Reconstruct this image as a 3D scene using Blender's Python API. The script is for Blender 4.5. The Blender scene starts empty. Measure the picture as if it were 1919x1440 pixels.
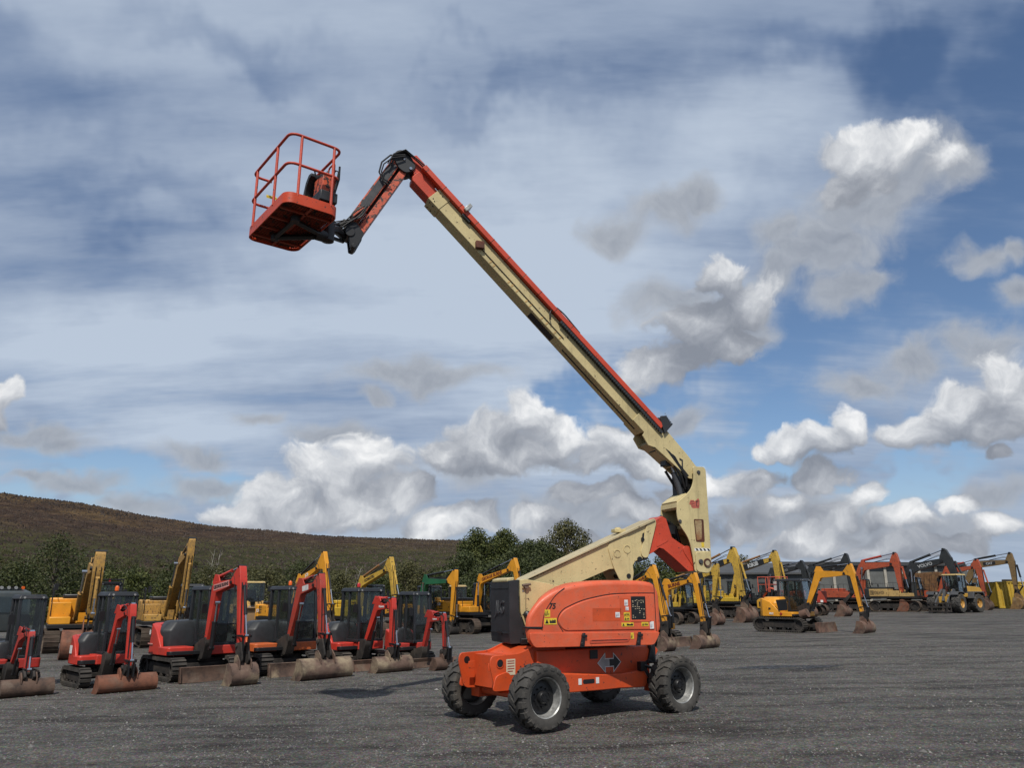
import bpy, bmesh, math, random
from mathutils import Vector, Matrix, noise
R = math.radians
PI = math.pi
rnd = random.Random(7)
S = bpy.context.scene
COL = S.collection

# ------------------------------------------------------------------ camera
cam = bpy.data.cameras.new('camera')
cam.sensor_width = 36.0
cam.lens = 36.0 * 1440.0 / 1919.0
cam.clip_start = 0.1
cam.clip_end = 6000
co = bpy.data.objects.new('camera', cam)
co.location = (0, 0, 2.1)
co.rotation_euler = (R(90 + 15.376), 0, 0)
COL.objects.link(co)
S.camera = co

# ------------------------------------------------------------------ light
SUN_EL, SUN_AZ = 54.0, 183.0          # azimuth clockwise from +Y
sl = bpy.data.lights.new('sun', 'SUN')
sl.energy = 3.8
sl.angle = R(0.6)
sl.color = (1.0, 0.95, 0.87)
so = bpy.data.objects.new('sun', sl)
sd = Vector((math.sin(R(SUN_AZ)) * math.cos(R(SUN_EL)), math.cos(R(SUN_AZ)) * math.cos(R(SUN_EL)), math.sin(R(SUN_EL))))
so.rotation_euler = sd.to_track_quat('Z', 'Y').to_euler()
so.location = (0, -20, 40)
COL.objects.link(so)
S.view_settings.view_transform = 'Standard'
S.view_settings.look = 'None'
S.view_settings.gamma = 1.0
S.view_settings.exposure = 0.0
S.view_settings.use_curve_mapping = False
W = bpy.data.worlds.new('World'); S.world = W; W.use_nodes = True
wn = W.node_tree
bg = wn.nodes['Background']; bg.inputs[1].default_value = .1
CUM = [(-10.3,9.5,2.9,2.1),(-13.6,8.3,3.2,2.3),(-16.9,6.6,2.9,1.9),(-19.3,5.8,2.0,1.2),(-11.7,6.2,4.6,1.9),(-15.4,5.5,4.1,1.3),(-8.3,7.0,2.7,1.5),(1.0,13.0,2.2,1.8),(-2.2,10.8,3.6,2.2),(3.5,11.9,2.2,1.4),(-5.4,9.8,2.6,1.6),(0.0,10.2,4.4,1.6),(7.6,10.6,3.1,2.2),(10.0,9.4,2.3,1.4),(6.0,9.6,2.0,1.0),(11.9,9.2,1.7,1.2),(26.7,29.4,2.3,1.8),(29.9,29.0,2.3,1.4,0.72),(32.2,27.5,1.9,1.3,0.6),(25.5,27.3,1.8,1.5,0.75),(27.9,27.2,2.0,1.3,0.55),(15.7,23.1,2.4,1.7),(17.9,20.9,2.8,1.9),(14.5,19.4,3.3,1.9),(10.9,16.9,3.0,1.6),(15.9,17.5,3.0,1.7),(9.0,15.6,1.8,1.0),(33.8,13.4,2.0,2.0),(31.0,12.0,2.5,1.9),(28.1,11.0,2.0,1.4),(32.6,10.7,3.1,1.7),(35.6,11.3,2.4,2.9),(24.5,11.1,1.4,1.3),(22.3,10.2,2.0,1.5),(20.0,9.8,2.1,1.3),(17.8,9.4,1.4,0.9),(14.6,7.4,2.0,1.1),(17.7,7.3,2.1,1.1),(22.1,7.2,2.1,1.2),(24.7,6.1,1.9,1.2),(19.7,5.8,2.1,0.9),(26.6,4.4,2.5,1.0),(20.2,3.7,3.7,0.8),(16.1,4.8,2.5,0.9),(32.5,4.2,1.6,1.0),(30.1,5.5,1.7,0.8),(29.5,3.1,2.3,0.6),(32.9,8.3,1.2,0.7),(25.1,2.6,4.0,0.8),(22.7,4.9,2.0,0.8),(-34.2,12.0,1.3,1.6),(-5.1,4.9,2.5,1.2),(-2.7,5.3,2.0,0.9),(-6.2,4.3,2.7,0.8),(2.0,5.3,2.4,1.0),(5.6,7.2,2.7,1.1),(9.0,5.8,2.3,1.1),(3.9,4.2,3.9,0.8),(12.1,6.9,1.9,1.1),(10.8,4.1,3.0,0.8)]
GREY = [(30.0,27.4,3.9,2.3),(26.9,25.6,3.7,2.4),(24.5,23.6,3.2,2.5),(33.0,27.0,1.8,1.9),(18.0,18.9,2.3,1.9),(-3.6,9.4,4.4,1.8),(2.0,11.0,2.8,1.6),(-10.9,6.2,4.2,1.9),(12.8,28.1,3.1,1.5),(8.3,26.4,3.0,1.4),(15.2,28.6,2.4,1.1),(23.3,23.0,3.9,2.0),(21.6,25.1,2.6,1.4),(25.5,20.5,2.7,1.4),(28.3,15.4,2.5,1.1),(24.8,14.2,2.3,1.0),(33.1,15.7,2.3,1.3),(32.9,20.6,1.8,0.9),(34.7,18.3,1.4,0.8),(34.8,20.8,1.3,0.8),(-12.7,11.1,3.1,1.2),(-6.6,16.1,5.8,1.2),(-18.5,12.7,1.9,0.7),(-10.5,14.3,1.6,0.6),(-32.1,7.5,1.8,0.3),(-30.3,9.5,1.8,0.7),(-22.5,9.6,2.8,0.8),(-25.8,6.0,3.0,0.8),(-21.3,7.5,3.2,0.9),(12.5,12.7,2.3,1.0),(26.9,3.9,5.9,1.4),(20.4,5.2,5.0,1.5),(5.5,5.7,6.2,1.7),(31.7,6.0,2.8,0.9),(-32.5,10.3,3.6,0.8),(12.2,21.3,3.6,1.5),(20.2,22.0,2.2,1.5),(-29.4,7.2,3.1,0.7)]
HOLES = [(9.0,13.6,4.3,1.6),(34.4,25.9,6.4,10.0),(39.4,32.4,4.9,5.4),(31.2,34.7,4.3,3.8),(23.7,17.1,7.3,3.3),(30.4,19.0,3.7,3.7),(19.3,13.0,4.3,2.6),(25.7,7.4,4.4,1.2),(-24.8,8.6,7.7,1.1,0.7),(-31.4,6.4,6.2,0.9,0.7),(-19.0,9.3,2.9,1.5),(13.6,12.6,2.7,1.5),(5.7,13.7,3.6,1.2),(29.0,8.3,3.8,0.9)]
LIGHT = [(1.7,20.1,20.0,10.0,1.0),(-25.6,15.4,14.9,6.4,0.8),(17.2,32.3,11.5,6.7,0.8),(1.8,30.5,15.1,5.1,0.6),(-11.1,24.4,12.8,6.0,0.5)]
DARK_ = [(-35.1,30.0,8.0,4.2,0.8),(-23.8,36.5,10.9,2.8,0.7),(24.0,37.5,8.1,2.5,0.5),(-28.5,24.3,7.2,2.0,0.4),(-2.7,36.6,13.7,2.0,0.4)]

def _m(nt, op, a, b=None, c=None, clamp=False):
    n = nt.nodes.new('ShaderNodeMath'); n.operation = op; n.use_clamp = clamp
    for i, v in enumerate((a, b, c)):
        if v is None: continue
        if isinstance(v, (int, float)): n.inputs[i].default_value = v
        else: nt.links.new(v, n.inputs[i])
    return n.outputs[0]
def _v(nt, op, a, b=None, scale=None):
    n = nt.nodes.new('ShaderNodeVectorMath'); n.operation = op
    for i, v in enumerate((a, b)):
        if v is None: continue
        if isinstance(v, tuple): n.inputs[i].default_value = v
        else: nt.links.new(v, n.inputs[i])
    if scale is not None: n.inputs['Scale'].default_value = scale
    return n
def _noise(nt, vec, scale, detail, rough, dim='3D', lac=2.0):
    n = nt.nodes.new('ShaderNodeTexNoise'); n.noise_dimensions = dim
    n.inputs['Scale'].default_value = scale; n.inputs['Detail'].default_value = detail; n.inputs['Roughness'].default_value = rough
    n.inputs['Lacunarity'].default_value = lac
    nt.links.new(vec, n.inputs['Vector']); return n
def _ss(nt, x, a, b):
    n = nt.nodes.new('ShaderNodeMapRange'); n.interpolation_type = 'SMOOTHSTEP'
    n.inputs[1].default_value = a; n.inputs[2].default_value = b; n.inputs[3].default_value = 0; n.inputs[4].default_value = 1
    nt.links.new(x, n.inputs[0]); return n.outputs[0]
def _blobs(nt, vec, tab, k=.30, grow=1.0):
    """1 at a blob's centre, 0 on its rim, melted together"""
    out = None
    for (a, e, ra, re, *w) in tab:
        q = (w[0] if w else 1.0)
        n = nt.nodes.new('ShaderNodeVectorMath'); n.operation = 'MULTIPLY_ADD'
        sx, sy = 1/(ra*grow), 1/(re*grow)
        n.inputs[1].default_value = (sx, sy, 0); n.inputs[2].default_value = (-a*sx, -e*sy, 1 - q)
        nt.links.new(vec, n.inputs[0])
        l = _v(nt, 'LENGTH', n.outputs[0]).outputs['Value']
        if out is None: out = l
        else:
            n = nt.nodes.new('ShaderNodeMath'); n.operation = 'SMOOTH_MIN'
            nt.links.new(out, n.inputs[0]); nt.links.new(l, n.inputs[1]); n.inputs[2].default_value = k
            out = n.outputs[0]
    return _m(nt, 'SUBTRACT', 1.0, out)
def cloud_group(name, tab, grow, field=False):
    """cloud thickness over (bearing, elevation) in degrees"""
    ng = bpy.data.node_groups.new(name, 'ShaderNodeTree')
    ng.interface.new_socket('P', in_out='INPUT', socket_type='NodeSocketVector')
    ng.interface.new_socket('D', in_out='OUTPUT', socket_type='NodeSocketFloat')
    gi = ng.nodes.new('NodeGroupInput'); go = ng.nodes.new('NodeGroupOutput')
    P = gi.outputs[0]
    B = _blobs(ng, P, tab, .35, grow)
    if field:
        # the same kind of fair-weather heaps all round the horizon outside the view
        sx = ng.nodes.new('ShaderNodeSeparateXYZ'); ng.links.new(P, sx.inputs[0])
        f = _noise(ng, _v(ng, 'MULTIPLY', P, (1, 1.7, 1)).outputs[0], .055, 2, .5)
        side = _ss(ng, _m(ng, 'ABSOLUTE', sx.outputs[0]), 36, 44)
        fv = _m(ng, 'ADD', _m(ng, 'MULTIPLY_ADD', f.outputs[0], 3.2, -1.72), _m(ng, 'MULTIPLY_ADD', side, 3.0, -3.0))
        B = _m(ng, 'MAXIMUM', B, fv)
    ng.links.new(B, go.inputs[0])
    return ng
def use(ng, P):
    n = wn.nodes.new('ShaderNodeGroup'); n.node_tree = ng; wn.links.new(P, n.inputs[0]); return n.outputs[0]
tcw = wn.nodes.new('ShaderNodeTexCoord')
sp = wn.nodes.new('ShaderNodeSeparateXYZ'); wn.links.new(tcw.outputs['Generated'], sp.inputs[0])
az = _m(wn, 'MULTIPLY', _m(wn, 'ARCTAN2', sp.outputs[0], sp.outputs[1]), 57.29578)
el = _m(wn, 'MULTIPLY', _m(wn, 'ARCSINE', sp.outputs[2]), 57.29578)
cb = wn.nodes.new('ShaderNodeCombineXYZ'); wn.links.new(az, cb.inputs[0]); wn.links.new(el, cb.inputs[1])
PP = cb.outputs[0]
def mixw(f, a, b):
    m = wn.nodes.new('ShaderNodeMix'); m.data_type = 'RGBA'
    for s_, v in ((m.inputs[0], f), (m.inputs[6], a), (m.inputs[7], b)):
        if isinstance(v, tuple): s_.default_value = (*v, 1)
        elif isinstance(v, (int, float)): s_.default_value = v
        else: wn.links.new(v, s_)
    return m.outputs[2]
def K(r, g, b): return (r*10, g*10, b*10)
# clear air
sky = wn.nodes.new('ShaderNodeTexSky'); sky.sky_type = 'NISHITA'; sky.sun_disc = False
sky.sun_elevation = R(SUN_EL); sky.sun_rotation = R(SUN_AZ); sky.air_density = 1.0; sky.dust_density = .3; sky.ozone_density = 4.5; sky.altitude = 200
base = sky.outputs[0]
# high veil, drawn out in streaks on a flat layer far overhead
zz = _m(wn, 'ADD', _m(wn, 'ABSOLUTE', sp.outputs[2]), .16)
cx = _m(wn, 'DIVIDE', sp.outputs[0], zz); cy = _m(wn, 'DIVIDE', sp.outputs[1], zz)
cv = wn.nodes.new('ShaderNodeCombineXYZ'); wn.links.new(cx, cv.inputs[0]); wn.links.new(cy, cv.inputs[1])
mpv = wn.nodes.new('ShaderNodeMapping'); mpv.inputs['Rotation'].default_value = (0, 0, R(52)); mpv.inputs['Scale'].default_value = (.75, 1.7, 1)
wn.links.new(cv.outputs[0], mpv.inputs[0])
v1 = _noise(wn, mpv.outputs[0], 1.05, 6, .56)
v2 = _noise(wn, cv.outputs[0], .55, 4, .5)
mp3 = wn.nodes.new('ShaderNodeMapping'); mp3.inputs['Rotation'].default_value = (0, 0, R(-72)); mp3.inputs['Scale'].default_value = (.8, 3.2, 1)
wn.links.new(cv.outputs[0], mp3.inputs[0])
v3 = _noise(wn, mp3.outputs[0], 1.5, 7, .6)
wv = _noise(wn, PP, .05, 5, .6)
Pv = _v(wn, 'ADD', PP, _v(wn, 'SCALE', _v(wn, 'SUBTRACT', wv.outputs['Color'], (.5,.5,.5)).outputs[0], scale=28).outputs[0]).outputs[0]
hole = _blobs(wn, Pv, HOLES); hole = _ss(wn, hole, -1.15, .95)
lite = _ss(wn, _blobs(wn, Pv, LIGHT), -.2, .9); drk = _ss(wn, _blobs(wn, Pv, DARK_), -.25, .9)
va = _m(wn, 'MULTIPLY_ADD', v1.outputs[0], 1.5, .30)
va = _m(wn, 'ADD', va, _m(wn, 'MULTIPLY_ADD', v2.outputs[0], .6, -.25))
va = _m(wn, 'ADD', va, _m(wn, 'MULTIPLY_ADD', v3.outputs[0], 1.9, -.88))
va = _m(wn, 'SUBTRACT', va, _m(wn, 'MULTIPLY', hole, 1.25))
va = _m(wn, 'MULTIPLY', _ss(wn, va, -.12, 1.15), .93)
vb = _m(wn, 'ADD', _m(wn, 'ADD', _m(wn, 'MULTIPLY_ADD', v1.outputs[0], 1.9, -.42), _m(wn, 'MULTIPLY_ADD', v3.outputs[0], .9, -.42)), _m(wn, 'MULTIPLY', lite, .42))
vb = _m(wn, 'SUBTRACT', vb, _m(wn, 'MULTIPLY', drk, .38), clamp=True)
veil = mixw(vb, K(.125, .195, .345), K(.52, .60, .715))
c = mixw(va, base, veil)
# pale air low down
lowf = _m(wn, 'MULTIPLY', _ss(wn, _m(wn, 'MULTIPLY', el, -1), -13, 2), .50)
c = mixw(lowf, c, K(.38, .46, .58))
# domain warp shared by all the low cloud
w1 = _noise(wn, PP, .16, 2, .5); w2 = _noise(wn, PP, .62, 3, .55)
Pw = _v(wn, 'ADD', PP, _v(wn, 'SCALE', _v(wn, 'SUBTRACT', w1.outputs['Color'], (.5,.5,.5)).outputs[0], scale=5.0).outputs[0]).outputs[0]
Pw = _v(wn, 'ADD', Pw, _v(wn, 'SCALE', _v(wn, 'SUBTRACT', w2.outputs['Color'], (.5,.5,.5)).outputs[0], scale=1.15).outputs[0]).outputs[0]
nz = _noise(wn, Pw, .40, 8, .53, lac=2.1)
nzu = _noise(wn, _v(wn, 'ADD', Pw, (-.12, .42, 0)).outputs[0], .40, 5, .53, lac=2.1)
nb = _noise(wn, PP, .075, 2, .5)
rel = _m(wn, 'MULTIPLY', _m(wn, 'SUBTRACT', nz.outputs[0], nzu.outputs[0]), 1.1)
# grey shaded scud
dg = use(cloud_group('grey_scud', GREY, 1.15), Pw)
dg = _m(wn, 'ADD', dg, _m(wn, 'MULTIPLY_ADD', nz.outputs[0], 1.2, -.52))
ag = _m(wn, 'MULTIPLY', _ss(wn, dg, -.15, .70), .90)
lg = _m(wn, 'ADD', _m(wn, 'MULTIPLY_ADD', dg, -.35, .55), rel, clamp=True)
c = mixw(ag, c, mixw(lg, K(.29, .32, .375), K(.57, .605, .655)))
# bright heaps: lit from behind the camera and above, grey underneath
g2 = cloud_group('cumulus', CUM, 1.10, True)
d0 = use(g2, Pw)
du = use(g2, _v(wn, 'ADD', Pw, (.5, 2.3, 0)).outputs[0])
dc = _m(wn, 'ADD', d0, _m(wn, 'MULTIPLY_ADD', nz.outputs[0], 1.25, -.70))
soft = _m(wn, 'MULTIPLY_ADD', nb.outputs[0], .5, .05)
ac = wn.nodes.new('ShaderNodeMapRange'); ac.interpolation_type = 'SMOOTHSTEP'
wn.links.new(dc, ac.inputs[0]); ac.inputs[1].default_value = -.06; wn.links.new(soft, ac.inputs[2])
lc = _m(wn, 'MULTIPLY_ADD', _m(wn, 'SUBTRACT', d0, du), .46, .34)
lc = _m(wn, 'ADD', lc, rel)
lc = _m(wn, 'ADD', lc, _m(wn, 'MULTIPLY_ADD', nb.outputs[0], 1.3, -.66), clamp=True)
cc = wn.nodes.new('ShaderNodeValToRGB'); wn.links.new(lc, cc.inputs[0])
els = cc.color_ramp.elements
for _ in range(3): els.new(.5)
for e_, (p_, k_) in zip(els, ((0, (.25,.275,.325)), (.28, (.335,.36,.41)), (.52, (.47,.495,.54)), (.76, (.68,.70,.73)), (1.0, (.93,.935,.94)))):
    e_.position = p_; e_.color = (*k_, 1)
ccs = wn.nodes.new('ShaderNodeVectorMath'); ccs.operation = 'SCALE'; ccs.inputs['Scale'].default_value = 10; wn.links.new(cc.outputs[0], ccs.inputs[0])
c = mixw(_m(wn, 'MULTIPLY', ac.outputs[0], .97), c, ccs.outputs[0])
wn.links.new(c, bg.inputs[0])
W.cycles.sampling_method = 'MANUAL'; W.cycles.sample_map_resolution = 512

S.cycles.max_bounces = 5; S.cycles.diffuse_bounces = 2; S.cycles.glossy_bounces = 3; S.cycles.transmission_bounces = 3; S.cycles.transparent_max_bounces = 12
S.cycles.caustics_reflective = False; S.cycles.caustics_refractive = False


# ------------------------------------------------------------------ helpers
def gz(x, y=0):
    """the yard falls gently to the left"""
    z = 0.016 * x
    return max(-0.75, min(1.6, z))

SPLIT = dict(axles='axle', bucket_side=0, doubler_plates='doubler_plate', turntable_upright=0, front_plates='front_plate', chassis_skirt=0, hole_rims='hole_rim',
    dark_openings='dark_opening', knuckle_plate=0, mast_plate=0, mast_foot_boss=0, boom_root_plate=0, cylinder_lug=0, boom_collar=0, raised_ring=0, jib_end_bracket=0,
    boom_bracket=0, bucket_ear=0, cable_clips='cable_clip', black_stripe=0, chain_guide=0, hose=0, hose_loop=0, pivot_pin=0, rail_joint=0, track_rollers='track_roller', boom_top_plate=0,
    grille_slots='grille_slot', blade_end_plate=0, blade_arm=0, rear_mudguard=0, front_mudguard=0, lift_arm=0, cab_steps='cab_step', hopper_side=0, steering_linkage=0, stick_pin='arm_pin', boom_pin='arm_pin', switch_marks='switch_mark', track_shoe_x=0, end_wall=0, gable_wall=0,
    upright=0, underside_blocks='underside_block', bolts='bolt', counterweight_rib=0, pivot_cap=0, knuckle_pin=0, console_guard=0, hose_bundle='hose', forks='fork', tank='side_box', underside_slot=0, knuckle_web=0, mast_web=0)
class Geo:
    def __init__(s):
        s.v = []; s.f = []; s.M = Matrix.Identity(4); s.fm = []; s.m = 0
    def add(s, vs, fs):
        b = len(s.v)
        s.v += [tuple(s.M @ Vector(v)) for v in vs]
        s.f += [tuple(b + i for i in f) for f in fs]
        s.fm += [s.m] * len(fs)
        return s
    def box(s, x0, x1, y0, y1, z0, z1):
        return s.add([(x0,y0,z0),(x1,y0,z0),(x1,y1,z0),(x0,y1,z0),(x0,y0,z1),(x1,y0,z1),(x1,y1,z1),(x0,y1,z1)],
                     [(0,3,2,1),(4,5,6,7),(0,1,5,4),(1,2,6,5),(2,3,7,6),(3,0,4,7)])
    def hexa(s, a, b):
        """8 corners: bottom ring a (4), top ring b (4)"""
        return s.add(list(a) + list(b), [(0,3,2,1),(4,5,6,7),(0,1,5,4),(1,2,6,5),(2,3,7,6),(3,0,4,7)])
    def prism(s, poly, y0, y1, y0b=None, y1b=None):
        """polygon in xz extruded along y"""
        n = len(poly)
        ar = sum(poly[i][0]*poly[(i+1)%n][1] - poly[(i+1)%n][0]*poly[i][1] for i in range(n))
        if ar < 0: poly = poly[::-1]
        vs = [(p[0], y0, p[1]) for p in poly] + [(p[0], y1, p[1]) for p in poly]
        fs = [tuple(range(n)), tuple(range(2*n-1, n-1, -1))]
        fs += [(i, i+n, (i+1) % n + n, (i+1) % n) for i in range(n)]
        return s.add(vs, fs)
    def prismz(s, poly, z0, z1):
        n = len(poly)
        ar = sum(poly[i][0]*poly[(i+1)%n][1] - poly[(i+1)%n][0]*poly[i][1] for i in range(n))
        if ar < 0: poly = poly[::-1]
        vs = [(p[0], p[1], z0) for p in poly] + [(p[0], p[1], z1) for p in poly]
        fs = [tuple(range(n-1, -1, -1)), tuple(range(n, 2*n))]
        fs += [(i, (i+1) % n, (i+1) % n + n, i+n) for i in range(n)]
        return s.add(vs, fs)
    def tube(s, pts, r, n=8, cap=True, r1=None):
        pts = [Vector(p) for p in pts]
        k = len(pts)
        prev = None; vs = []
        for i, p in enumerate(pts):
            t = (pts[min(i+1, k-1)] - pts[max(i-1, 0)]).normalized()
            if prev is None:
                a = Vector((0, 0, 1)) if abs(t.z) < .9 else Vector((1, 0, 0))
                u = t.cross(a).normalized()
            else:
                u = (prev - t * prev.dot(t)).normalized()
            prev = u
            w = t.cross(u)
            rr = r if r1 is None else r + (r1 - r) * i / (k - 1)
            for j in range(n):
                an = 2 * PI * j / n
                vs.append(p + (u * math.cos(an) + w * math.sin(an)) * rr)
        fs = []
        for i in range(k - 1):
            for j in range(n):
                a = i*n + j; b = i*n + (j+1) % n
                fs.append((a, b, b + n, a + n))
        if cap:
            fs.append(tuple(range(n-1, -1, -1)))
            fs.append(tuple(range((k-1)*n, k*n)))
        return s.add(vs, fs)
    def cyl(s, p0, p1, r, n=16, r1=None):
        return s.tube([p0, p1], r, n, True, r1)
    def lathe(s, prof, n=32, axis='y', cx=0, cz=0, cy=0):
        """prof: list of (r, a) around an axis through (cx,cy,cz)"""
        k = len(prof); vs = []
        for j in range(n):
            an = 2*PI*j/n; c = math.cos(an); q = math.sin(an)
            for (r, a) in prof:
                if axis == 'y': vs.append((cx + r*c, cy + a, cz + r*q))
                elif axis == 'z': vs.append((cx + r*c, cy + r*q, cz + a))
                else: vs.append((cx + a, cy + r*c, cz + r*q))
        fs = []
        for j in range(n):
            j2 = (j+1) % n
            for i in range(k-1):
                fs.append((j*k+i, j2*k+i, j2*k+i+1, j*k+i+1))
        return s.add(vs, fs)
    def islands(s):
        par = list(range(len(s.v)))
        def fd(a):
            while par[a] != a: par[a] = par[par[a]]; a = par[a]
            return a
        for f in s.f:
            r0 = fd(f[0])
            for i in f[1:]: par[fd(i)] = r0
        grp = {}
        for f, m in zip(s.f, s.fm): grp.setdefault(fd(f[0]), []).append((f, m))
        out = []
        for L in grp.values():
            g = Geo(); ix = {}
            for f, m in L:
                nf = []
                for i in f:
                    if i not in ix: ix[i] = len(g.v); g.v.append(s.v[i])
                    nf.append(ix[i])
                g.f.append(tuple(nf)); g.fm.append(m)
            out.append(g)
        return out
    def build(s, name, mat, parent=None, *a, **k):
        if name in SPLIT:
            return [g.build1(SPLIT[name] or name, mat, parent, *a, **k) for g in s.islands()][0]
        return s.build1(name, mat, parent, *a, **k)
    def build1(s, name, mat, parent=None, bevel=0.0, smooth=True, ang=32, label=None, seg=2, loc=None, rz=None):
        me = bpy.data.meshes.new(name)
        me.from_pydata(s.v, [], s.f)
        mats = mat if isinstance(mat, (list, tuple)) else [mat]
        for m in mats: me.materials.append(m)
        if len(mats) > 1:
            for p, i in zip(me.polygons, s.fm): p.material_index = i
        bm = bmesh.new(); bm.from_mesh(me)
        bmesh.ops.recalc_face_normals(bm, faces=bm.faces)
        bm.to_mesh(me); bm.free()
        if smooth:
            for p in me.polygons: p.use_smooth = True
            me.set_sharp_from_angle(angle=R(ang))
        me.update()
        o = bpy.data.objects.new(name, me)
        COL.objects.link(o)
        if parent is not None: o.parent = parent
        if loc is not None: o.location = loc
        if rz is not None: o.rotation_euler = (0, 0, rz)
        if bevel:
            b = o.modifiers.new('bevel', 'BEVEL')
            b.width = bevel; b.segments = seg; b.limit_method = 'ANGLE'; b.angle_limit = R(32)
            b.harden_normals = False
        if label: o['label'] = label
        return o

def thing(name, label, cat, loc, rz=0.0, group=None):
    o = bpy.data.objects.new(name, None)
    o.empty_display_size = .3
    COL.objects.link(o)
    o.location = loc; o.rotation_euler = (0, 0, rz)
    o['label'] = label; o['category'] = cat
    if group: o['group'] = group
    return o
def tag(o, label, cat, group=None, kind=None):
    o['label'] = label
    if cat: o['category'] = cat
    if group: o['group'] = group
    if kind: o['kind'] = kind
    return o

def text_mesh(name, body, size, mat, parent, loc, xdir, ydir, extrude=0.002, bold=0.0, shear=0.0, align='CENTER'):
    cu = bpy.data.curves.new(name, 'FONT')
    cu.body = body; cu.size = size; cu.extrude = extrude; cu.offset = bold; cu.shear = shear
    cu.align_x = align; cu.align_y = 'CENTER'
    cu.resolution_u = 3
    tmp = bpy.data.objects.new('tmp', cu)
    COL.objects.link(tmp)
    dg = bpy.context.evaluated_depsgraph_get()
    me = bpy.data.meshes.new_from_object(tmp.evaluated_get(dg))
    bpy.data.objects.remove(tmp); bpy.data.curves.remove(cu)
    me.materials.clear(); me.materials.append(mat)
    o = bpy.data.objects.new(name, me)
    COL.objects.link(o)
    o.parent = parent
    X = Vector(xdir).normalized(); Y = Vector(ydir).normalized(); Z = X.cross(Y)
    m = Matrix((X, Y, Z)).transposed().to_4x4(); m.translation = Vector(loc)
    o.matrix_local = m
    return o

# ------------------------------------------------------------------ materials
def _mat(name):
    m = bpy.data.materials.new(name); m.use_nodes = True
    nt = m.node_tree; nt.nodes.clear()
    out = nt.nodes.new('ShaderNodeOutputMaterial')
    b = nt.nodes.new('ShaderNodeBsdfPrincipled')
    nt.links.new(b.outputs[0], out.inputs[0])
    return m, nt, b, out
def nn(nt, t, **kw):
    n = nt.nodes.new(t)
    for k, v in kw.items():
        if k in ('op',): n.operation = v
        else: setattr(n, k, v)
    return n
def noise_n(nt, vec, scale, detail=4, rough=.55):
    n = nt.nodes.new('ShaderNodeTexNoise')
    n.inputs['Scale'].default_value = scale; n.inputs['Detail'].default_value = detail
    n.inputs['Roughness'].default_value = rough
    nt.links.new(vec, n.inputs['Vector'])
    return n
def ramp(nt, fac, stops):
    r = nt.nodes.new('ShaderNodeValToRGB')
    el = r.color_ramp.elements
    while len(el) < len(stops): el.new(.5)
    for e, (p, c) in zip(el, stops):
        e.position = p; e.color = (c[0], c[1], c[2], 1) if len(c) == 3 else c
    nt.links.new(fac, r.inputs[0])
    return r
def mixc(nt, fac, a, b, bt='MIX'):
    m = nt.nodes.new('ShaderNodeMix'); m.data_type = 'RGBA'; m.blend_type = bt
    for sck, val in ((m.inputs[0], fac), (m.inputs[6], a), (m.inputs[7], b)):
        if isinstance(val, (float, int)): sck.default_value = val
        elif isinstance(val, tuple): sck.default_value = (val[0], val[1], val[2], 1)
        else: nt.links.new(val, sck)
    return m.outputs[2]
_cache = {}
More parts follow.
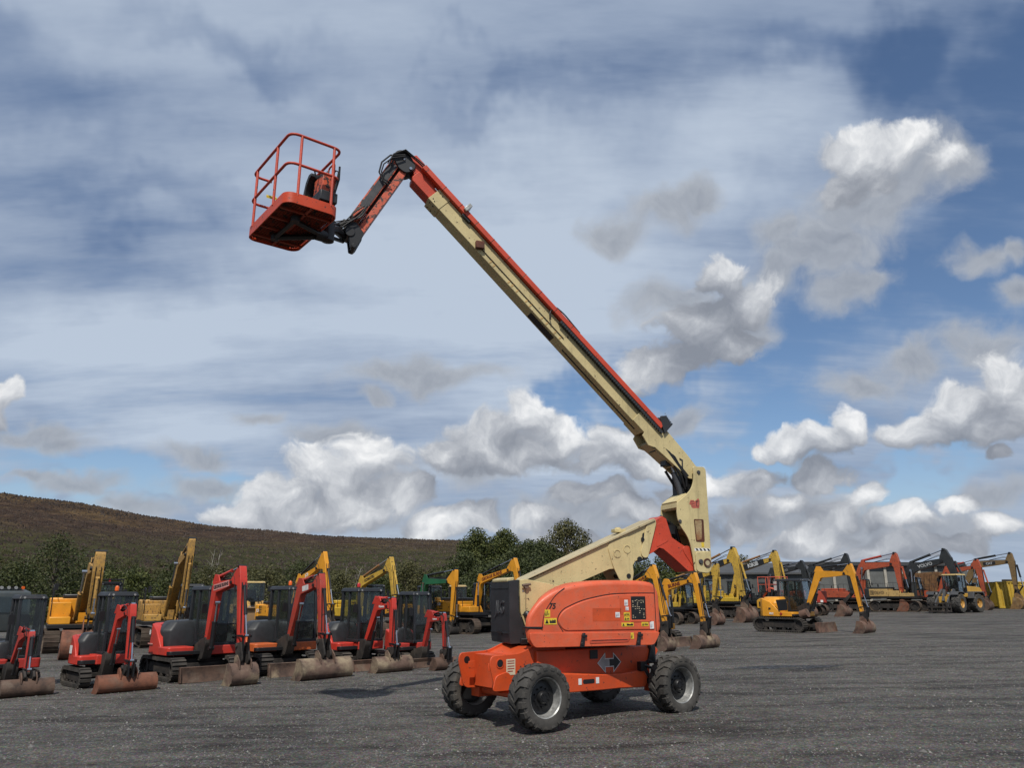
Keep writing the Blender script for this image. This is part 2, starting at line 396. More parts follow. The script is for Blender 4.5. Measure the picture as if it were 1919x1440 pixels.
def paint(col, rough=.38, dirt=.35, chips=.0, dirtc=(.10,.08,.06), metallic=0.0, scale=1.0, bump=.0, streak=0.0):
    """weathered paint: faded patches, dusty film, chips down to dark steel"""
    key = ('p', col, rough, dirt, chips, dirtc, metallic, scale, bump, streak)
    if key in _cache: return _cache[key]
    m, nt, b, out = _mat('paint')
    tc = nn(nt, 'ShaderNodeTexCoord'); geo = nn(nt, 'ShaderNodeNewGeometry')
    oi = nn(nt, 'ShaderNodeObjectInfo')
    add = nn(nt, 'ShaderNodeVectorMath', op='ADD')
    nt.links.new(tc.outputs['Object'], add.inputs[0])
    nt.links.new(oi.outputs['Location'], add.inputs[1])
    vec = add.outputs[0]
    n1 = noise_n(nt, vec, 1.3*scale, 5, .6)
    fade = ramp(nt, n1.outputs[0], [(.3, tuple(min(1, c*.78) for c in col)), (.55, col), (.75, tuple(min(1, c*1.08+.012) for c in col))])
    n2 = noise_n(nt, vec, 6.5*scale, 8, .68)
    dm = ramp(nt, n2.outputs[0], [(.52 - .16*dirt, (0,0,0)), (.78, (1,1,1))])
    mul = nn(nt, 'ShaderNodeMath', op='MULTIPLY'); nt.links.new(dm.outputs[0], mul.inputs[0]); mul.inputs[1].default_value = min(1, dirt*1.3)
    c1 = mixc(nt, mul.outputs[0], fade.outputs[0], dirtc)
    last = c1
    if streak:
        mp = nn(nt, 'ShaderNodeMapping'); mp.inputs['Scale'].default_value = (9, 9, .7)
        nt.links.new(vec, mp.inputs[0])
        n5 = noise_n(nt, mp.outputs[0], 1.0, 4, .6)
        st = ramp(nt, n5.outputs[0], [(.56, (0,0,0)), (.74, (1,1,1))])
        ms = nn(nt, 'ShaderNodeMath', op='MULTIPLY'); nt.links.new(st.outputs[0], ms.inputs[0]); ms.inputs[1].default_value = streak
        last = mixc(nt, ms.outputs[0], last, tuple(c*.6 for c in dirtc))
    if chips:
        n3 = noise_n(nt, vec, 11*scale, 6, .7)
        ch = ramp(nt, n3.outputs[0], [(.66 - .14*chips, (0,0,0)), (.69 - .14*chips, (1,1,1))])
        last = mixc(nt, ch.outputs[0], last, (.055, .035, .028))
    nt.links.new(last, b.inputs['Base Color'])
    rr = nn(nt, 'ShaderNodeMath', op='MULTIPLY_ADD'); nt.links.new(n2.outputs[0], rr.inputs[0]); rr.inputs[1].default_value = .35; rr.inputs[2].default_value = rough - .1
    nt.links.new(rr.outputs[0], b.inputs['Roughness'])
    b.inputs['Metallic'].default_value = metallic
    n4 = noise_n(nt, vec, 26*scale, 3, .6)
    bp = nn(nt, 'ShaderNodeBump'); bp.inputs['Strength'].default_value = .12 + bump; bp.inputs['Distance'].default_value = .02
    nt.links.new(n4.outputs[0], bp.inputs['Height']); nt.links.new(bp.outputs[0], b.inputs['Normal'])
    _cache[key] = m
    return m
def rusty(c1=(.16,.075,.045), c2=(.07,.045,.035), c3=(.22,.17,.13), rough=.8, mud=.4):
    """worn bucket steel: rust, dried mud and dark bare patches"""
    key = ('r', c1, c2, c3, rough, mud)
    if key in _cache: return _cache[key]
    m, nt, b, out = _mat('worn_steel')
    tc = nn(nt, 'ShaderNodeTexCoord'); oi = nn(nt, 'ShaderNodeObjectInfo')
    add = nn(nt, 'ShaderNodeVectorMath', op='ADD')
    nt.links.new(tc.outputs['Object'], add.inputs[0]); nt.links.new(oi.outputs['Location'], add.inputs[1])
    vec = add.outputs[0]
    n1 = noise_n(nt, vec, 3.2, 7, .65)
    r1 = ramp(nt, n1.outputs[0], [(.35, c2), (.5, c1), (.68, tuple(c*1.35 for c in c1))])
    n2 = noise_n(nt, vec, 1.7, 6, .6)
    r2 = ramp(nt, n2.outputs[0], [(.58 - .2*mud, (0,0,0)), (.68, (1,1,1))])
    n3 = noise_n(nt, vec, 30, 4, .6)
    mc = ramp(nt, n3.outputs[0], [(.3, tuple(c*.7 for c in c3)), (.7, c3)])
    nt.links.new(mixc(nt, r2.outputs[0], r1.outputs[0], mc.outputs[0]), b.inputs['Base Color'])
    b.inputs['Roughness'].default_value = rough
    b.inputs['Specular IOR Level'].default_value = .3
    bp = nn(nt, 'ShaderNodeBump'); bp.inputs['Strength'].default_value = .5; bp.inputs['Distance'].default_value = .015
    nt.links.new(n3.outputs[0], bp.inputs['Height']); nt.links.new(bp.outputs[0], b.inputs['Normal'])
    _cache[key] = m
    return m
def plain(name, col, rough=.5, metallic=0.0, var=.25, scale=5.0, spec=.5, emit=None):
    key = ('s', name)
    if key in _cache: return _cache[key]
    m, nt, b, out = _mat(name)
    tc = nn(nt, 'ShaderNodeTexCoord')
    n1 = noise_n(nt, tc.outputs['Object'], scale, 4, .6)
    r1 = ramp(nt, n1.outputs[0], [(.3, tuple(c*(1-var) for c in col)), (.7, tuple(min(1, c*(1+var)) for c in col))])
    nt.links.new(r1.outputs[0], b.inputs['Base Color'])
    b.inputs['Roughness'].default_value = rough; b.inputs['Metallic'].default_value = metallic
    b.inputs['Specular IOR Level'].default_value = spec
    _cache[key] = m
    return m
def glass_mat(name='window_glass', tint=(.86,.90,.89), grime=.08):
    key = ('g', name)
    if key in _cache: return _cache[key]
    m = bpy.data.materials.new(name); m.use_nodes = True
    nt = m.node_tree; nt.nodes.clear()
    out = nt.nodes.new('ShaderNodeOutputMaterial')
    tr = nn(nt, 'ShaderNodeBsdfTransparent'); tr.inputs[0].default_value = (*tint, 1)
    gl = nn(nt, 'ShaderNodeBsdfGlossy'); gl.inputs['Roughness'].default_value = .04; gl.inputs[0].default_value = (.9,.95,1,1)
    df = nn(nt, 'ShaderNodeBsdfDiffuse'); df.inputs[0].default_value = (.16,.165,.155,1)
    fr = nn(nt, 'ShaderNodeLayerWeight'); fr.inputs['Blend'].default_value = .22
    fm = nn(nt, 'ShaderNodeMath', op='MULTIPLY_ADD'); nt.links.new(fr.outputs['Fresnel'], fm.inputs[0]); fm.inputs[1].default_value = .6; fm.inputs[2].default_value = .018
    mx = nn(nt, 'ShaderNodeMixShader'); nt.links.new(fm.outputs[0], mx.inputs[0]); nt.links.new(tr.outputs[0], mx.inputs[1]); nt.links.new(gl.outputs[0], mx.inputs[2])
    tc = nn(nt, 'ShaderNodeTexCoord')
    n1 = noise_n(nt, tc.outputs['Object'], 2.2, 6, .65)
    r1 = ramp(nt, n1.outputs[0], [(.35, (grime*.2,)*3), (.75, (grime*1.3,)*3)])
    m2 = nn(nt, 'ShaderNodeMixShader'); nt.links.new(r1.outputs[0], m2.inputs[0]); nt.links.new(mx.outputs[0], m2.inputs[1]); nt.links.new(df.outputs[0], m2.inputs[2])
    nt.links.new(m2.outputs[0], out.inputs[0])
    _cache[key] = m
    return m

GLASS = glass_mat()
DARK = plain('dark_plastic', (.022,.024,.027), .5)
BLACK = plain('black_steel', (.012,.012,.013), .42)
CHAS = rusty((.035,.03,.027), (.018,.017,.016), (.075,.062,.05), .75, .35)
CHROME = plain('chrome_rod', (.55,.57,.6), .22, 1.0, .05)
HOSE = plain('rubber_hose', (.014,.014,.015), .55)
RUBBER = rusty((.062,.058,.053), (.042,.040,.037), (.105,.096,.082), .85, .35)
TRUBBER = rusty((.05,.045,.04), (.03,.028,.026), (.10,.085,.07), .9, .5)
TSTEEL = rusty((.085,.06,.045), (.05,.04,.035), (.15,.12,.09), .75, .5)
WHITE = plain('white_print', (.72,.72,.70), .5, 0, .06)
BLACKP = plain('black_print', (.015,.015,.016), .5, 0, .1)
YELP = plain('yellow_print', (.70,.50,.04), .5, 0, .15, 20)
REDP = plain('red_print', (.35,.03,.02), .5, 0, .1)
SEAT = plain('seat_cloth', (.03,.03,.034), .85)
LAMPG = plain('lamp_lens', (.30,.30,.29), .15, 0, .1)
AMBER = plain('amber_lens', (.75,.12,.01), .25, 0, .1)
GREENL = plain('green_lens', (.01,.22,.08), .25, 0, .1)
REDL = plain('red_lens', (.45,.02,.02), .25, 0, .1)
# ------------------------------------------------------------------ ground
def gravel_mat():
    m, nt, b, out = _mat('gravel_yard')
    tc = nn(nt, 'ShaderNodeTexCoord')
    v = tc.outputs['Object']
    big = noise_n(nt, v, .11, 5, .55)
    mp = nn(nt, 'ShaderNodeMapping'); mp.inputs['Scale'].default_value = (.30, 1.25, 1); mp.inputs['Rotation'].default_value = (0, 0, R(-10))
    nt.links.new(v, mp.inputs[0])
    streak = noise_n(nt, mp.outputs[0], .9, 9, .74)
    fine = noise_n(nt, v, 24, 8, .78)
    vo = nn(nt, 'ShaderNodeTexVoronoi'); vo.inputs['Scale'].default_value = 46; nt.links.new(v, vo.inputs['Vector'])
    mid = noise_n(nt, v, 4.5, 8, .78)
    base = ramp(nt, fine.outputs[0], [(.33, (.024,.024,.023)), (.5, (.092,.089,.085)), (.67, (.235,.228,.217))])
    stone = mixc(nt, .45, base.outputs[0], vo.outputs['Color'], 'SOFT_LIGHT')
    sk = ramp(nt, streak.outputs[0], [(.38, (.34,.32,.31)), (.49, (.86,.85,.84)), (.60, (1.14,1.13,1.11))])
    c = mixc(nt, 1.0, stone, sk.outputs[0], 'MULTIPLY')
    bg = ramp(nt, big.outputs[0], [(.3, (.82,.81,.80)), (.7, (1.16,1.13,1.08))])
    c = mixc(nt, 1.0, c, bg.outputs[0], 'MULTIPLY')
    md = ramp(nt, mid.outputs[0], [(.34, (.52,.51,.50)), (.64, (1.34,1.32,1.29))])
    c = mixc(nt, 1.0, c, md.outputs[0], 'MULTIPLY')
    nt.links.new(c, b.inputs['Base Color'])
    b.inputs['Roughness'].default_value = .85
    b.inputs['Specular IOR Level'].default_value = .25
    a1 = nn(nt, 'ShaderNodeMath', op='MULTIPLY_ADD'); nt.links.new(fine.outputs[0], a1.inputs[0]); a1.inputs[1].default_value = .5
    nt.links.new(mid.outputs[0], a1.inputs[2])
    bp = nn(nt, 'ShaderNodeBump'); bp.inputs['Strength'].default_value = .9; bp.inputs['Distance'].default_value = .05
    nt.links.new(a1.outputs[0], bp.inputs['Height']); nt.links.new(bp.outputs[0], b.inputs['Normal'])
    return m
GRAV = gravel_mat()
def yard_z(x, y):
    z = gz(x)
    p = Vector((x*.35, y*.5, 0))
    z += .030*noise.noise(p) + .012*noise.noise(p*4.1)
    return z - .006
def ground():
    vs = []; fs = []
    def grid(xs, ys):
        b = len(vs)
        for y in ys:
            for x in xs: vs.append((x, y, yard_z(x, y)))
        n = len(xs)
        for j in range(len(ys)-1):
            for i in range(n-1):
                a = b + j*n + i
                fs.append((a, a+1, a+1+n, a+n))
    xs = [-1500,-700,-400,-260,-180] + [-140 + 5*i for i in range(18)] + [-50 + 1.0*i for i in range(101)] + [55 + 5*i for i in range(20)] + [180,260,400,700,1500]
    ys = [-300,-120,-60,-30,-15,-8,-4] + [-2 + .5*i for i in range(84)] + [40 + 2*i for i in range(40)] + [122,130,145,170,210,270,360,500,750,1100,1700,3000]
    grid(xs, ys)
    me = bpy.data.meshes.new('ground'); me.from_pydata(vs, [], fs); me.update()
    for p in me.polygons: p.use_smooth = True
    me.materials.append(GRAV)
    o = bpy.data.objects.new('ground', me); COL.objects.link(o)
    tag(o, 'dark grey crushed gravel of the open yard', None, kind='structure')
ground()

def loose_gravel():
    """single loose stones and grit on the near part of the yard, joined"""
    vs = []; fs = []; fm = []
    rr = random.Random(3)
    def stone(x, y, s, m):
        b = len(vs)
        z = yard_z(x, y)
        a = rr.random()*6.28
        h = s*(.35 + .35*rr.random())
        k = 5
        for j in range(k):
            an = a + 2*PI*j/k; q = s*(.6 + .5*rr.random())
            vs.append((x + q*math.cos(an), y + q*math.sin(an), z - .003))
        vs.append((x + s*.25*(rr.random()-.5), y + s*.25*(rr.random()-.5), z + h))
        for j in range(k):
            fs.append((b+j, b+(j+1) % k, b+k)); fm.append(m)
    for i in range(80000):
        t = rr.random()
        y = 7.0 + 26*t**1.5
        x = (rr.random()*2-1)*(y*.72 + 1)
        s = .007 + .014*rr.random()**2.0
        if rr.random() < .012: s *= 2.1
        q = rr.random()
        stone(x, y, s*(1 + y*.02), 0 if q < .56 else (1 if q < .985 else 2))
    me = bpy.data.meshes.new('loose_gravel'); me.from_pydata(vs, [], fs)
    for c in (plain('stone_dark', (.075,.070,.066), .85, 0, .4, 40), plain('stone_grey', (.135,.13,.122), .85, 0, .4, 40), plain('stone_pale', (.26,.25,.235), .8, 0, .3, 40)):
        me.materials.append(c)
    me.polygons.foreach_set('material_index', fm)
    me.update()
    o = bpy.data.objects.new('loose_gravel', me); COL.objects.link(o)
    tag(o, 'loose grit and small stones scattered over the yard', None, kind='stuff')
loose_gravel()

def puddle(name, cx, cy, rx, ry, rot, seed, label):
    rr = random.Random(seed); vs = [(0, 0, 0)]; n = 40
    for j in range(n):
        an = 2*PI*j/n
        q = 1 + .38*noise.noise(Vector((math.cos(an)*1.9 + seed, math.sin(an)*1.9, 0))) + .15*noise.noise(Vector((math.cos(an)*5 + seed, math.sin(an)*5, 3)))
        x = rx*q*math.cos(an); y = ry*q*math.sin(an)
        vs.append((x*math.cos(rot)-y*math.sin(rot), x*math.sin(rot)+y*math.cos(rot), 0))
    z0 = max(yard_z(cx + v[0], cy + v[1]) for v in vs) + .002
    me = bpy.data.meshes.new(name)
    me.from_pydata([(v[0], v[1], yard_z(cx+v[0], cy+v[1]) - z0 + .006) for v in vs], [], [(0, 1+j, 1+(j+1) % n) for j in range(n)])
    m, nt, b, out = _mat('wet_ground')
    tc = nn(nt, 'ShaderNodeTexCoord'); n1 = noise_n(nt, tc.outputs['Object'], 9, 5, .7)
    r1 = ramp(nt, n1.outputs[0], [(.35, (.012,.012,.013)), (.7, (.035,.033,.03))])
    nt.links.new(r1.outputs[0], b.inputs['Base Color'])
    b.inputs['Specular IOR Level'].default_value = .12
    r2 = ramp(nt, n1.outputs[0], [(.45, (.35,)*3), (.6, (.8,)*3)])
    nt.links.new(r2.outputs[0], b.inputs['Roughness'])
    me.materials.append(m)
    o = bpy.data.objects.new(name, me); COL.objects.link(o); o.location = (cx, cy, z0)
    tag(o, label, None, kind='structure')
puddle('puddle', 7.9, 23.2, 1.35, .52, R(-4), 5, 'dark wet puddle patch in the gravel right of the boom lift')

# ------------------------------------------------------------------ moorland hill
F0, P0 = 1440.0, R(15.376)
def px_dir(px, py):
    """bearing and slope of a sight line, used to survey the ridge"""
    x = (px-959.5)/F0; y = -(py-720)/F0
    c, s = math.cos(P0), math.sin(P0)
    X, Y, Z = x, c - y*s, s + y*c
    h = math.hypot(X, Y)
    return math.atan2(X, Y), Z/h
RIDGE = [(-700, 800), (-300, 860), (0, 925), (140, 945), (260, 966), (400, 987), (560, 1001), (700, 1008), (860, 1014), (980, 1024), (1080, 1040), (1160, 1062), (1240, 1090), (1400, 1110)]
RS = [px_dir(*p) for p in RIDGE]
def ridge(a):
    if a <= RS[0][0]: return RS[0][1]
    for (a0, s0), (a1, s1) in zip(RS, RS[1:]):
        if a <= a1:
            t = (a-a0)/(a1-a0); return s0 + (s1-s0)*t
    return 0.0
D0, D1 = 92.0, 400.0
def hill_z(a, d):
    H = ridge(a) * D1 + 2.1
    t = (d - D0)/(D1 - D0)
    base = gz(d*math.sin(a))
    if t <= 0: return base - .05
    # concave foot, then a steady slope, then the top rolls over
    p = t if t < 1 else 1.0
    s = (.30*p + .70*p*p*(1.55 - .55*p)) if t < 1 else 1.0
    z = base*(1-p) + (H)*s*min(1, 1)
    if t > 1: z = H - (t-1)*14*max(.2, min(1, H/40))
    x, y = d*math.sin(a), d*math.cos(a)
    q = Vector((x*.018, y*.018, 0))
    z += (2.2*noise.noise(q) + .8*noise.noise(q*3.7) + .35*noise.noise(q*11))*min(1, p*2.2)*max(.0, 1 - p*.55)*min(1, H/20)
    z += .28*noise.noise(q*40)*min(1, p*3)
    return z
def hill():
    vs = []; fs = []
    aa = [R(-95) + R(.22)*i for i in range(int(118/.22))]
    dd = [D0-6 + 4*i for i in range(30)] + [D0+114 + 6*i for i in range(36)] + [D1 + 12 + 20*i for i in range(14)]
    n = len(aa)
    for d in dd:
        for a in aa: vs.append((d*math.sin(a), d*math.cos(a), hill_z(a, d)))
    for j in range(len(dd)-1):
        for i in range(n-1):
            k = j*n+i; fs.append((k, k+1, k+1+n, k+n))
    me = bpy.data.meshes.new('moorland_hill'); me.from_pydata(vs, [], fs)
    for p in me.polygons: p.use_smooth = True
    m, nt, b, out = _mat('moor')
    tc = nn(nt, 'ShaderNodeTexCoord'); v = tc.outputs['Object']
    mp = nn(nt, 'ShaderNodeMapping'); mp.inputs['Scale'].default_value = (1, .45, 1.6); nt.links.new(v, mp.inputs[0])
    n1 = noise_n(nt, mp.outputs[0], .022, 6, .62)
    n2 = noise_n(nt, v, .16, 8, .7)
    n3 = noise_n(nt, v, 1.3, 6, .7)
    heather = ramp(nt, n2.outputs[0], [(.32, (.024,.016,.013)), (.5, (.062,.040,.029)), (.66, (.12,.082,.050))])
    grass = ramp(nt, n2.outputs[0], [(.35, (.075,.050,.024)), (.65, (.19,.125,.058))])
    green = ramp(nt, n2.outputs[0], [(.35, (.028,.031,.012)), (.65, (.080,.080,.032))])
    gm = ramp(nt, n1.outputs[0], [(.47, (0,0,0)), (.60, (.85,.85,.85))])
    c = mixc(nt, gm.outputs[0], heather.outputs[0], grass.outputs[0])
    sep = nn(nt, 'ShaderNodeSeparateXYZ'); nt.links.new(v, sep.inputs[0])
    hz = nn(nt, 'ShaderNodeMath', op='MULTIPLY_ADD'); nt.links.new(n1.outputs[0], hz.inputs[0]); hz.inputs[1].default_value = -42; nt.links.new(sep.outputs[2], hz.inputs[2])
    gr = ramp(nt, hz.outputs[0], [(0, (1,1,1)), (1, (0,0,0))])
    mr = nn(nt, 'ShaderNodeMapRange'); nt.links.new(hz.outputs[0], mr.inputs[0]); mr.inputs[1].default_value = -8; mr.inputs[2].default_value = 7; mr.inputs[3].default_value = 1; mr.inputs[4].default_value = 0
    c = mixc(nt, mr.outputs[0], c, green.outputs[0])
    f3 = ramp(nt, n3.outputs[0], [(.3, (.5,.5,.5)), (.7, (1.45,1.4,1.35))])
    c = mixc(nt, 1.0, c, f3.outputs[0], 'MULTIPLY')
    nt.links.new(c, b.inputs['Base Color']); b.inputs['Roughness'].default_value = .95; b.inputs['Specular IOR Level'].default_value = .1
    bp = nn(nt, 'ShaderNodeBump'); bp.inputs['Strength'].default_value = 1.0; bp.inputs['Distance'].default_value = 1.2
    ad = nn(nt, 'ShaderNodeMath', op='ADD'); nt.links.new(n3.outputs[0], ad.inputs[0]); nt.links.new(n2.outputs[0], ad.inputs[1])
    nt.links.new(ad.outputs[0], bp.inputs['Height']); nt.links.new(bp.outputs[0], b.inputs['Normal'])
    me.materials.append(m); me.update()
    o = bpy.data.objects.new('moorland_hill', me); COL.objects.link(o)
    tag(o, 'brown heather moor hillside rising behind the yard', None, kind='structure')
hill()

# ------------------------------------------------------------------ vegetation
def leaf_mat(name, c0, c1, c2, rnd_amt=.45, nscale=.9):
    m, nt, b, out = _mat(name)
    geo = nn(nt, 'ShaderNodeNewGeometry')
    n1 = noise_n(nt, geo.outputs['Position'], nscale, 4, .6)
    n2 = nn(nt, 'ShaderNodeTexWhiteNoise'); n2.noise_dimensions = '1D'
    rp = nn(nt, 'ShaderNodeMath', op='MULTIPLY_ADD'); nt.links.new(geo.outputs['Random Per Island'], rp.inputs[0]); rp.inputs[1].default_value = rnd_amt
    nt.links.new(n1.outputs[0], rp.inputs[2])
    r1 = ramp(nt, rp.outputs[0], [(.38, c0), (.68, c1), (.98, c2)])
    nt.links.new(r1.outputs[0], b.inputs['Base Color']); b.inputs['Roughness'].default_value = .6
    b.inputs['Specular IOR Level'].default_value = .35
    tl = nn(nt, 'ShaderNodeBsdfTranslucent'); nt.links.new(r1.outputs[0], tl.inputs[0])
    mx = nn(nt, 'ShaderNodeMixShader'); mx.inputs[0].default_value = .25
    nt.links.new(b.outputs[0], mx.inputs[1]); nt.links.new(tl.outputs[0], mx.inputs[2]); nt.links.new(mx.outputs[0], out.inputs[0])
    return m
LEAF_D = leaf_mat('leaf_dark', (.014,.022,.007), (.042,.055,.015), (.088,.100,.030))
LEAF_G = leaf_mat('leaf_green', (.018,.028,.007), (.058,.074,.018), (.125,.135,.036))
LEAF_O = leaf_mat('leaf_olive', (.028,.031,.010), (.075,.075,.026), (.14,.13,.05))
BARK = plain('bark', (.09,.075,.06), .9, 0, .4, 8)
PALE = plain('pale_bark', (.32,.30,.26), .85, 0, .3, 8)

def leaves(vs, fs, c, rad, n, size, rr, squash=.8):
    """leaf-sized faces spread through one clump, denser to its shell"""
    for i in range(n):
        d = Vector((rr.gauss(0, 1), rr.gauss(0, 1), rr.gauss(0, 1)))
        if d.length < 1e-4: continue
        d.normalize()
        q = rad*(.45 + .62*rr.random()**.6)
        p = Vector(c) + Vector((d.x*q, d.y*q, d.z*q*squash))
        nrm = (d + Vector((rr.gauss(0, .6), rr.gauss(0, .6), rr.gauss(.25, .6)))).normalized()
        u = nrm.orthogonal().normalized(); w = nrm.cross(u)
        s = size*(.6 + .8*rr.random())
        a = rr.random()*6.28
        u2 = u*math.cos(a) + w*math.sin(a); w2 = nrm.cross(u2)
        b = len(vs)
        vs += [tuple(p - u2*s*.5), tuple(p + w2*s*.33 + nrm*s*.08), tuple(p + u2*s*.5), tuple(p - w2*s*.33 + nrm*s*.08)]
        fs.append((b, b+1, b+2, b+3))
def mesh_obj(name, vs, fs, mat, parent=None):
    me = bpy.data.meshes.new(name); me.from_pydata(vs, [], fs); me.materials.append(mat); me.update()
    o = bpy.data.objects.new(name, me); COL.objects.link(o)
    if parent: o.parent = parent
    return o
def tree(x, y, z, h, w, seed, mat, label, group, leafn=5200, trunk=.3, leaf=.34, bark=None):
    rr = random.Random(seed)
    t = thing('broadleaf_tree', label, 'tree', (x, y, z), 0, group)
    g = Geo()
    lean = Vector((rr.gauss(0, .04), rr.gauss(0, .04), 1))
    top = lean*h*.72
    g.tube([(0, 0, -.3), tuple(lean*h*.25), tuple(lean*h*.5 + Vector((rr.gauss(0,.2), 0, 0))), tuple(top)], .028*h, 7, True, .006*h)
    cl = []
    k = int(24 + h*1.6)
    for i in range(k):
        a = 6.283*i*.618 + rr.random()*.6
        f = (i + .5)/k
        hh = h*(trunk*.55 + (1-trunk*.55)*f*.93)
        env = math.sin(PI*min(1, (.18 + .84*f)))**.6
        r = w*.5*env*(.35 + .6*rr.random())
        c = lean*hh + Vector((r*math.cos(a), r*math.sin(a), 0))
        rad = w*(.13 + .10*rr.random())*(1.1 - .35*f)
        cl.append((c, rad))
        s = lean*(hh*.72)
        g.tube([tuple(s), tuple(s.lerp(c, .55) + Vector((0, 0, .03*h))), tuple(c)], .008*h, 4, True, .003*h)
    g.build('trunk', bark or BARK, t)
    vs = []; fs = []
    tot = sum(r**2 for _, r in cl)
    for c, r in cl:
        leaves(vs, fs, c, r, int(leafn*r*r/tot), leaf, rr)
    mesh_obj('crown', vs, fs, mat, t)
    return t
def at_px(px, d):
    """ground point on a bearing at a distance"""
    a, _ = px_dir(px, 1116)
    return d*math.sin(a), d*math.cos(a)
# the clump of trees behind the boom lift
trees = [
 (903, 104, 10.2, 6.6, 'G', 'tallest rounded tree at the left of the wood behind the boom lift'),
 (948, 108, 10.6, 5.6, 'G', 'narrower green tree next to the tallest one behind the lift'),
 (872, 98, 7.0, 6.2, 'D', 'lower dark tree at the left edge of the wood by the moor'),
 (985, 100, 8.6, 7.0, 'D', 'dark spreading tree in the middle of the wood behind the lift'),
 (1022, 104, 8.8, 6.0, 'D', 'dark tree between the spreading tree and the olive one'),
 (1066, 108, 11.4, 7.6, 'O', 'tall olive tree above the cream lower boom'),
 (1098, 102, 8.0, 5.0, 'O', 'small olive tree at the right end of the wood'),
 (930, 92, 5.6, 7.2, 'D', 'low bushy tree in front of the wood, above the yellow excavators'),
 (1000, 92, 5.8, 7.6, 'D', 'low wide bush tree behind the black end of the lift'),
 (1150, 112, 6.5, 8.0, 'D', 'low tree hidden mostly behind the cream lower boom'),
 (1205, 112, 6.0, 8.0, 'D', 'low tree behind the orange arm of the lift'),
 (1262, 108, 7.2, 6.8, 'D', 'dark tree seen under the orange arm of the lift'),
 (1285, 104, 5.4, 5.6, 'G', 'green bush tree right of the dark one under the orange arm'),
 (1325, 112, 5.2, 8.0, 'D', 'low tree behind the mast foot of the lift'),
 (1392, 118, 6.4, 7.4, 'O', 'olive tree seen under the lettered yellow booms'),
 (1428, 120, 5.6, 6.6, 'D', 'dark low tree left of the grey shed roof'),
]
MM = {'G': LEAF_G, 'D': LEAF_D, 'O': LEAF_O}
for i, (px, d, h, w, k, lab) in enumerate(trees):
    x, y = at_px(px, d)
    tree(x, y, gz(x) - .1, h*1.06, w*1.28, 40 + i, MM[k], lab, 'trees behind the yard', 17000 if h > 8 else 10000, .12, .27)
# single bushes and small trees at the foot of the moor
bush = [
 (95, 100, 9.2, 9.0, 'D', 'big dark bush tree on the slope at the far left'),
 (20, 96, 6.2, 8.0, 'D', 'dark bush at the left edge under the moor'),
 (215, 98, 5.4, 6.5, 'G', 'green bush behind the dark guarded cab'),
 (250, 94, 5.4, 6.0, 'G', 'light green bush right of the dark guarded cab'),
 (400, 104, 6.0, 8.0, 'O', 'olive bush behind the large red digger'),
 (500, 100, 5.6, 8.0, 'O', 'olive bush left of the two raised yellow and orange arms'),
 (640, 100, 5.0, 7.0, 'O', 'olive bush right of the two raised yellow and orange arms'),
 (706, 98, 5.0, 5.2, 'G', 'bright green bush below the yellow lettered boom'),
 (765, 104, 6.4, 7.0, 'O', 'pale olive bush left of the green painted boom'),
 (820, 106, 5.4, 7.0, 'D', 'dark bush behind the green painted boom'),
 (560, 112, 6.5, 8.5, 'D', 'dark bush on the slope behind the orange digger'),
 (330, 108, 6.2, 8.0, 'D', 'dark bush on the slope behind the old yellow excavator'),
 (160, 106, 6.0, 8.5, 'D', 'dark bush on the slope behind the big yellow bucket machine'),
]
for i, (px, d, h, w, k, lab) in enumerate(bush):
    x, y = at_px(px, d)
    a = math.atan2(x, y)
    tree(x, y, hill_z(a, d) - .2, h, w, 90 + i, MM[k], lab, 'bushes at the foot of the moor', 7000, .06, .23)
# pale saplings on the slope
for i, (px, d, h) in enumerate([(165, 128, 7.0), (388, 132, 8.0), (378, 120, 6.0), (398, 138, 7.5), (640, 128, 5.5), (662, 130, 5.0), (552, 128, 5.5), (33, 128, 5.5), (228, 132, 4.5)]):
    x, y = at_px(px, d); a = math.atan2(x, y)
    lab = ['bare pale sapling above the big yellow bucket machine', 'tallest bare pale sapling left of the large red digger arm', 'bare pale sapling just behind the old yellow arm', 'third bare sapling by the large red digger arm',
           'bare pale sapling right of the raised orange arm', 'second bare sapling right of the raised orange arm', 'thin bare sapling left of the raised orange arm', 'bare pale sapling at the far left of the slope', 'thin sapling left of the old yellow arm'][i]
    t = thing('sapling', lab, 'sapling', (x, y, hill_z(a, d) - .2), 0, 'bare saplings on the slope')
    g = Geo(); rr = random.Random(i)
    tipx = rr.uniform(.4, 1.4)
    g.tube([(0, 0, 0), (tipx*.3, 0, h*.5), (tipx, 0, h)], .07, 5, True, .02)
    g.build('trunk', PALE, t)
    g = Geo()
    for j in range(14):
        f = .35 + .6*rr.random(); p = Vector((tipx*f*f, 0, h*f)); q = p + Vector((rr.uniform(-.9, .9), rr.uniform(-.6, .6), rr.uniform(.4, 1.1)))
        g.tube([tuple(p), tuple(q)], .022, 3, False, .008)
    g.build('branches', PALE, t)['kind'] = 'stuff'
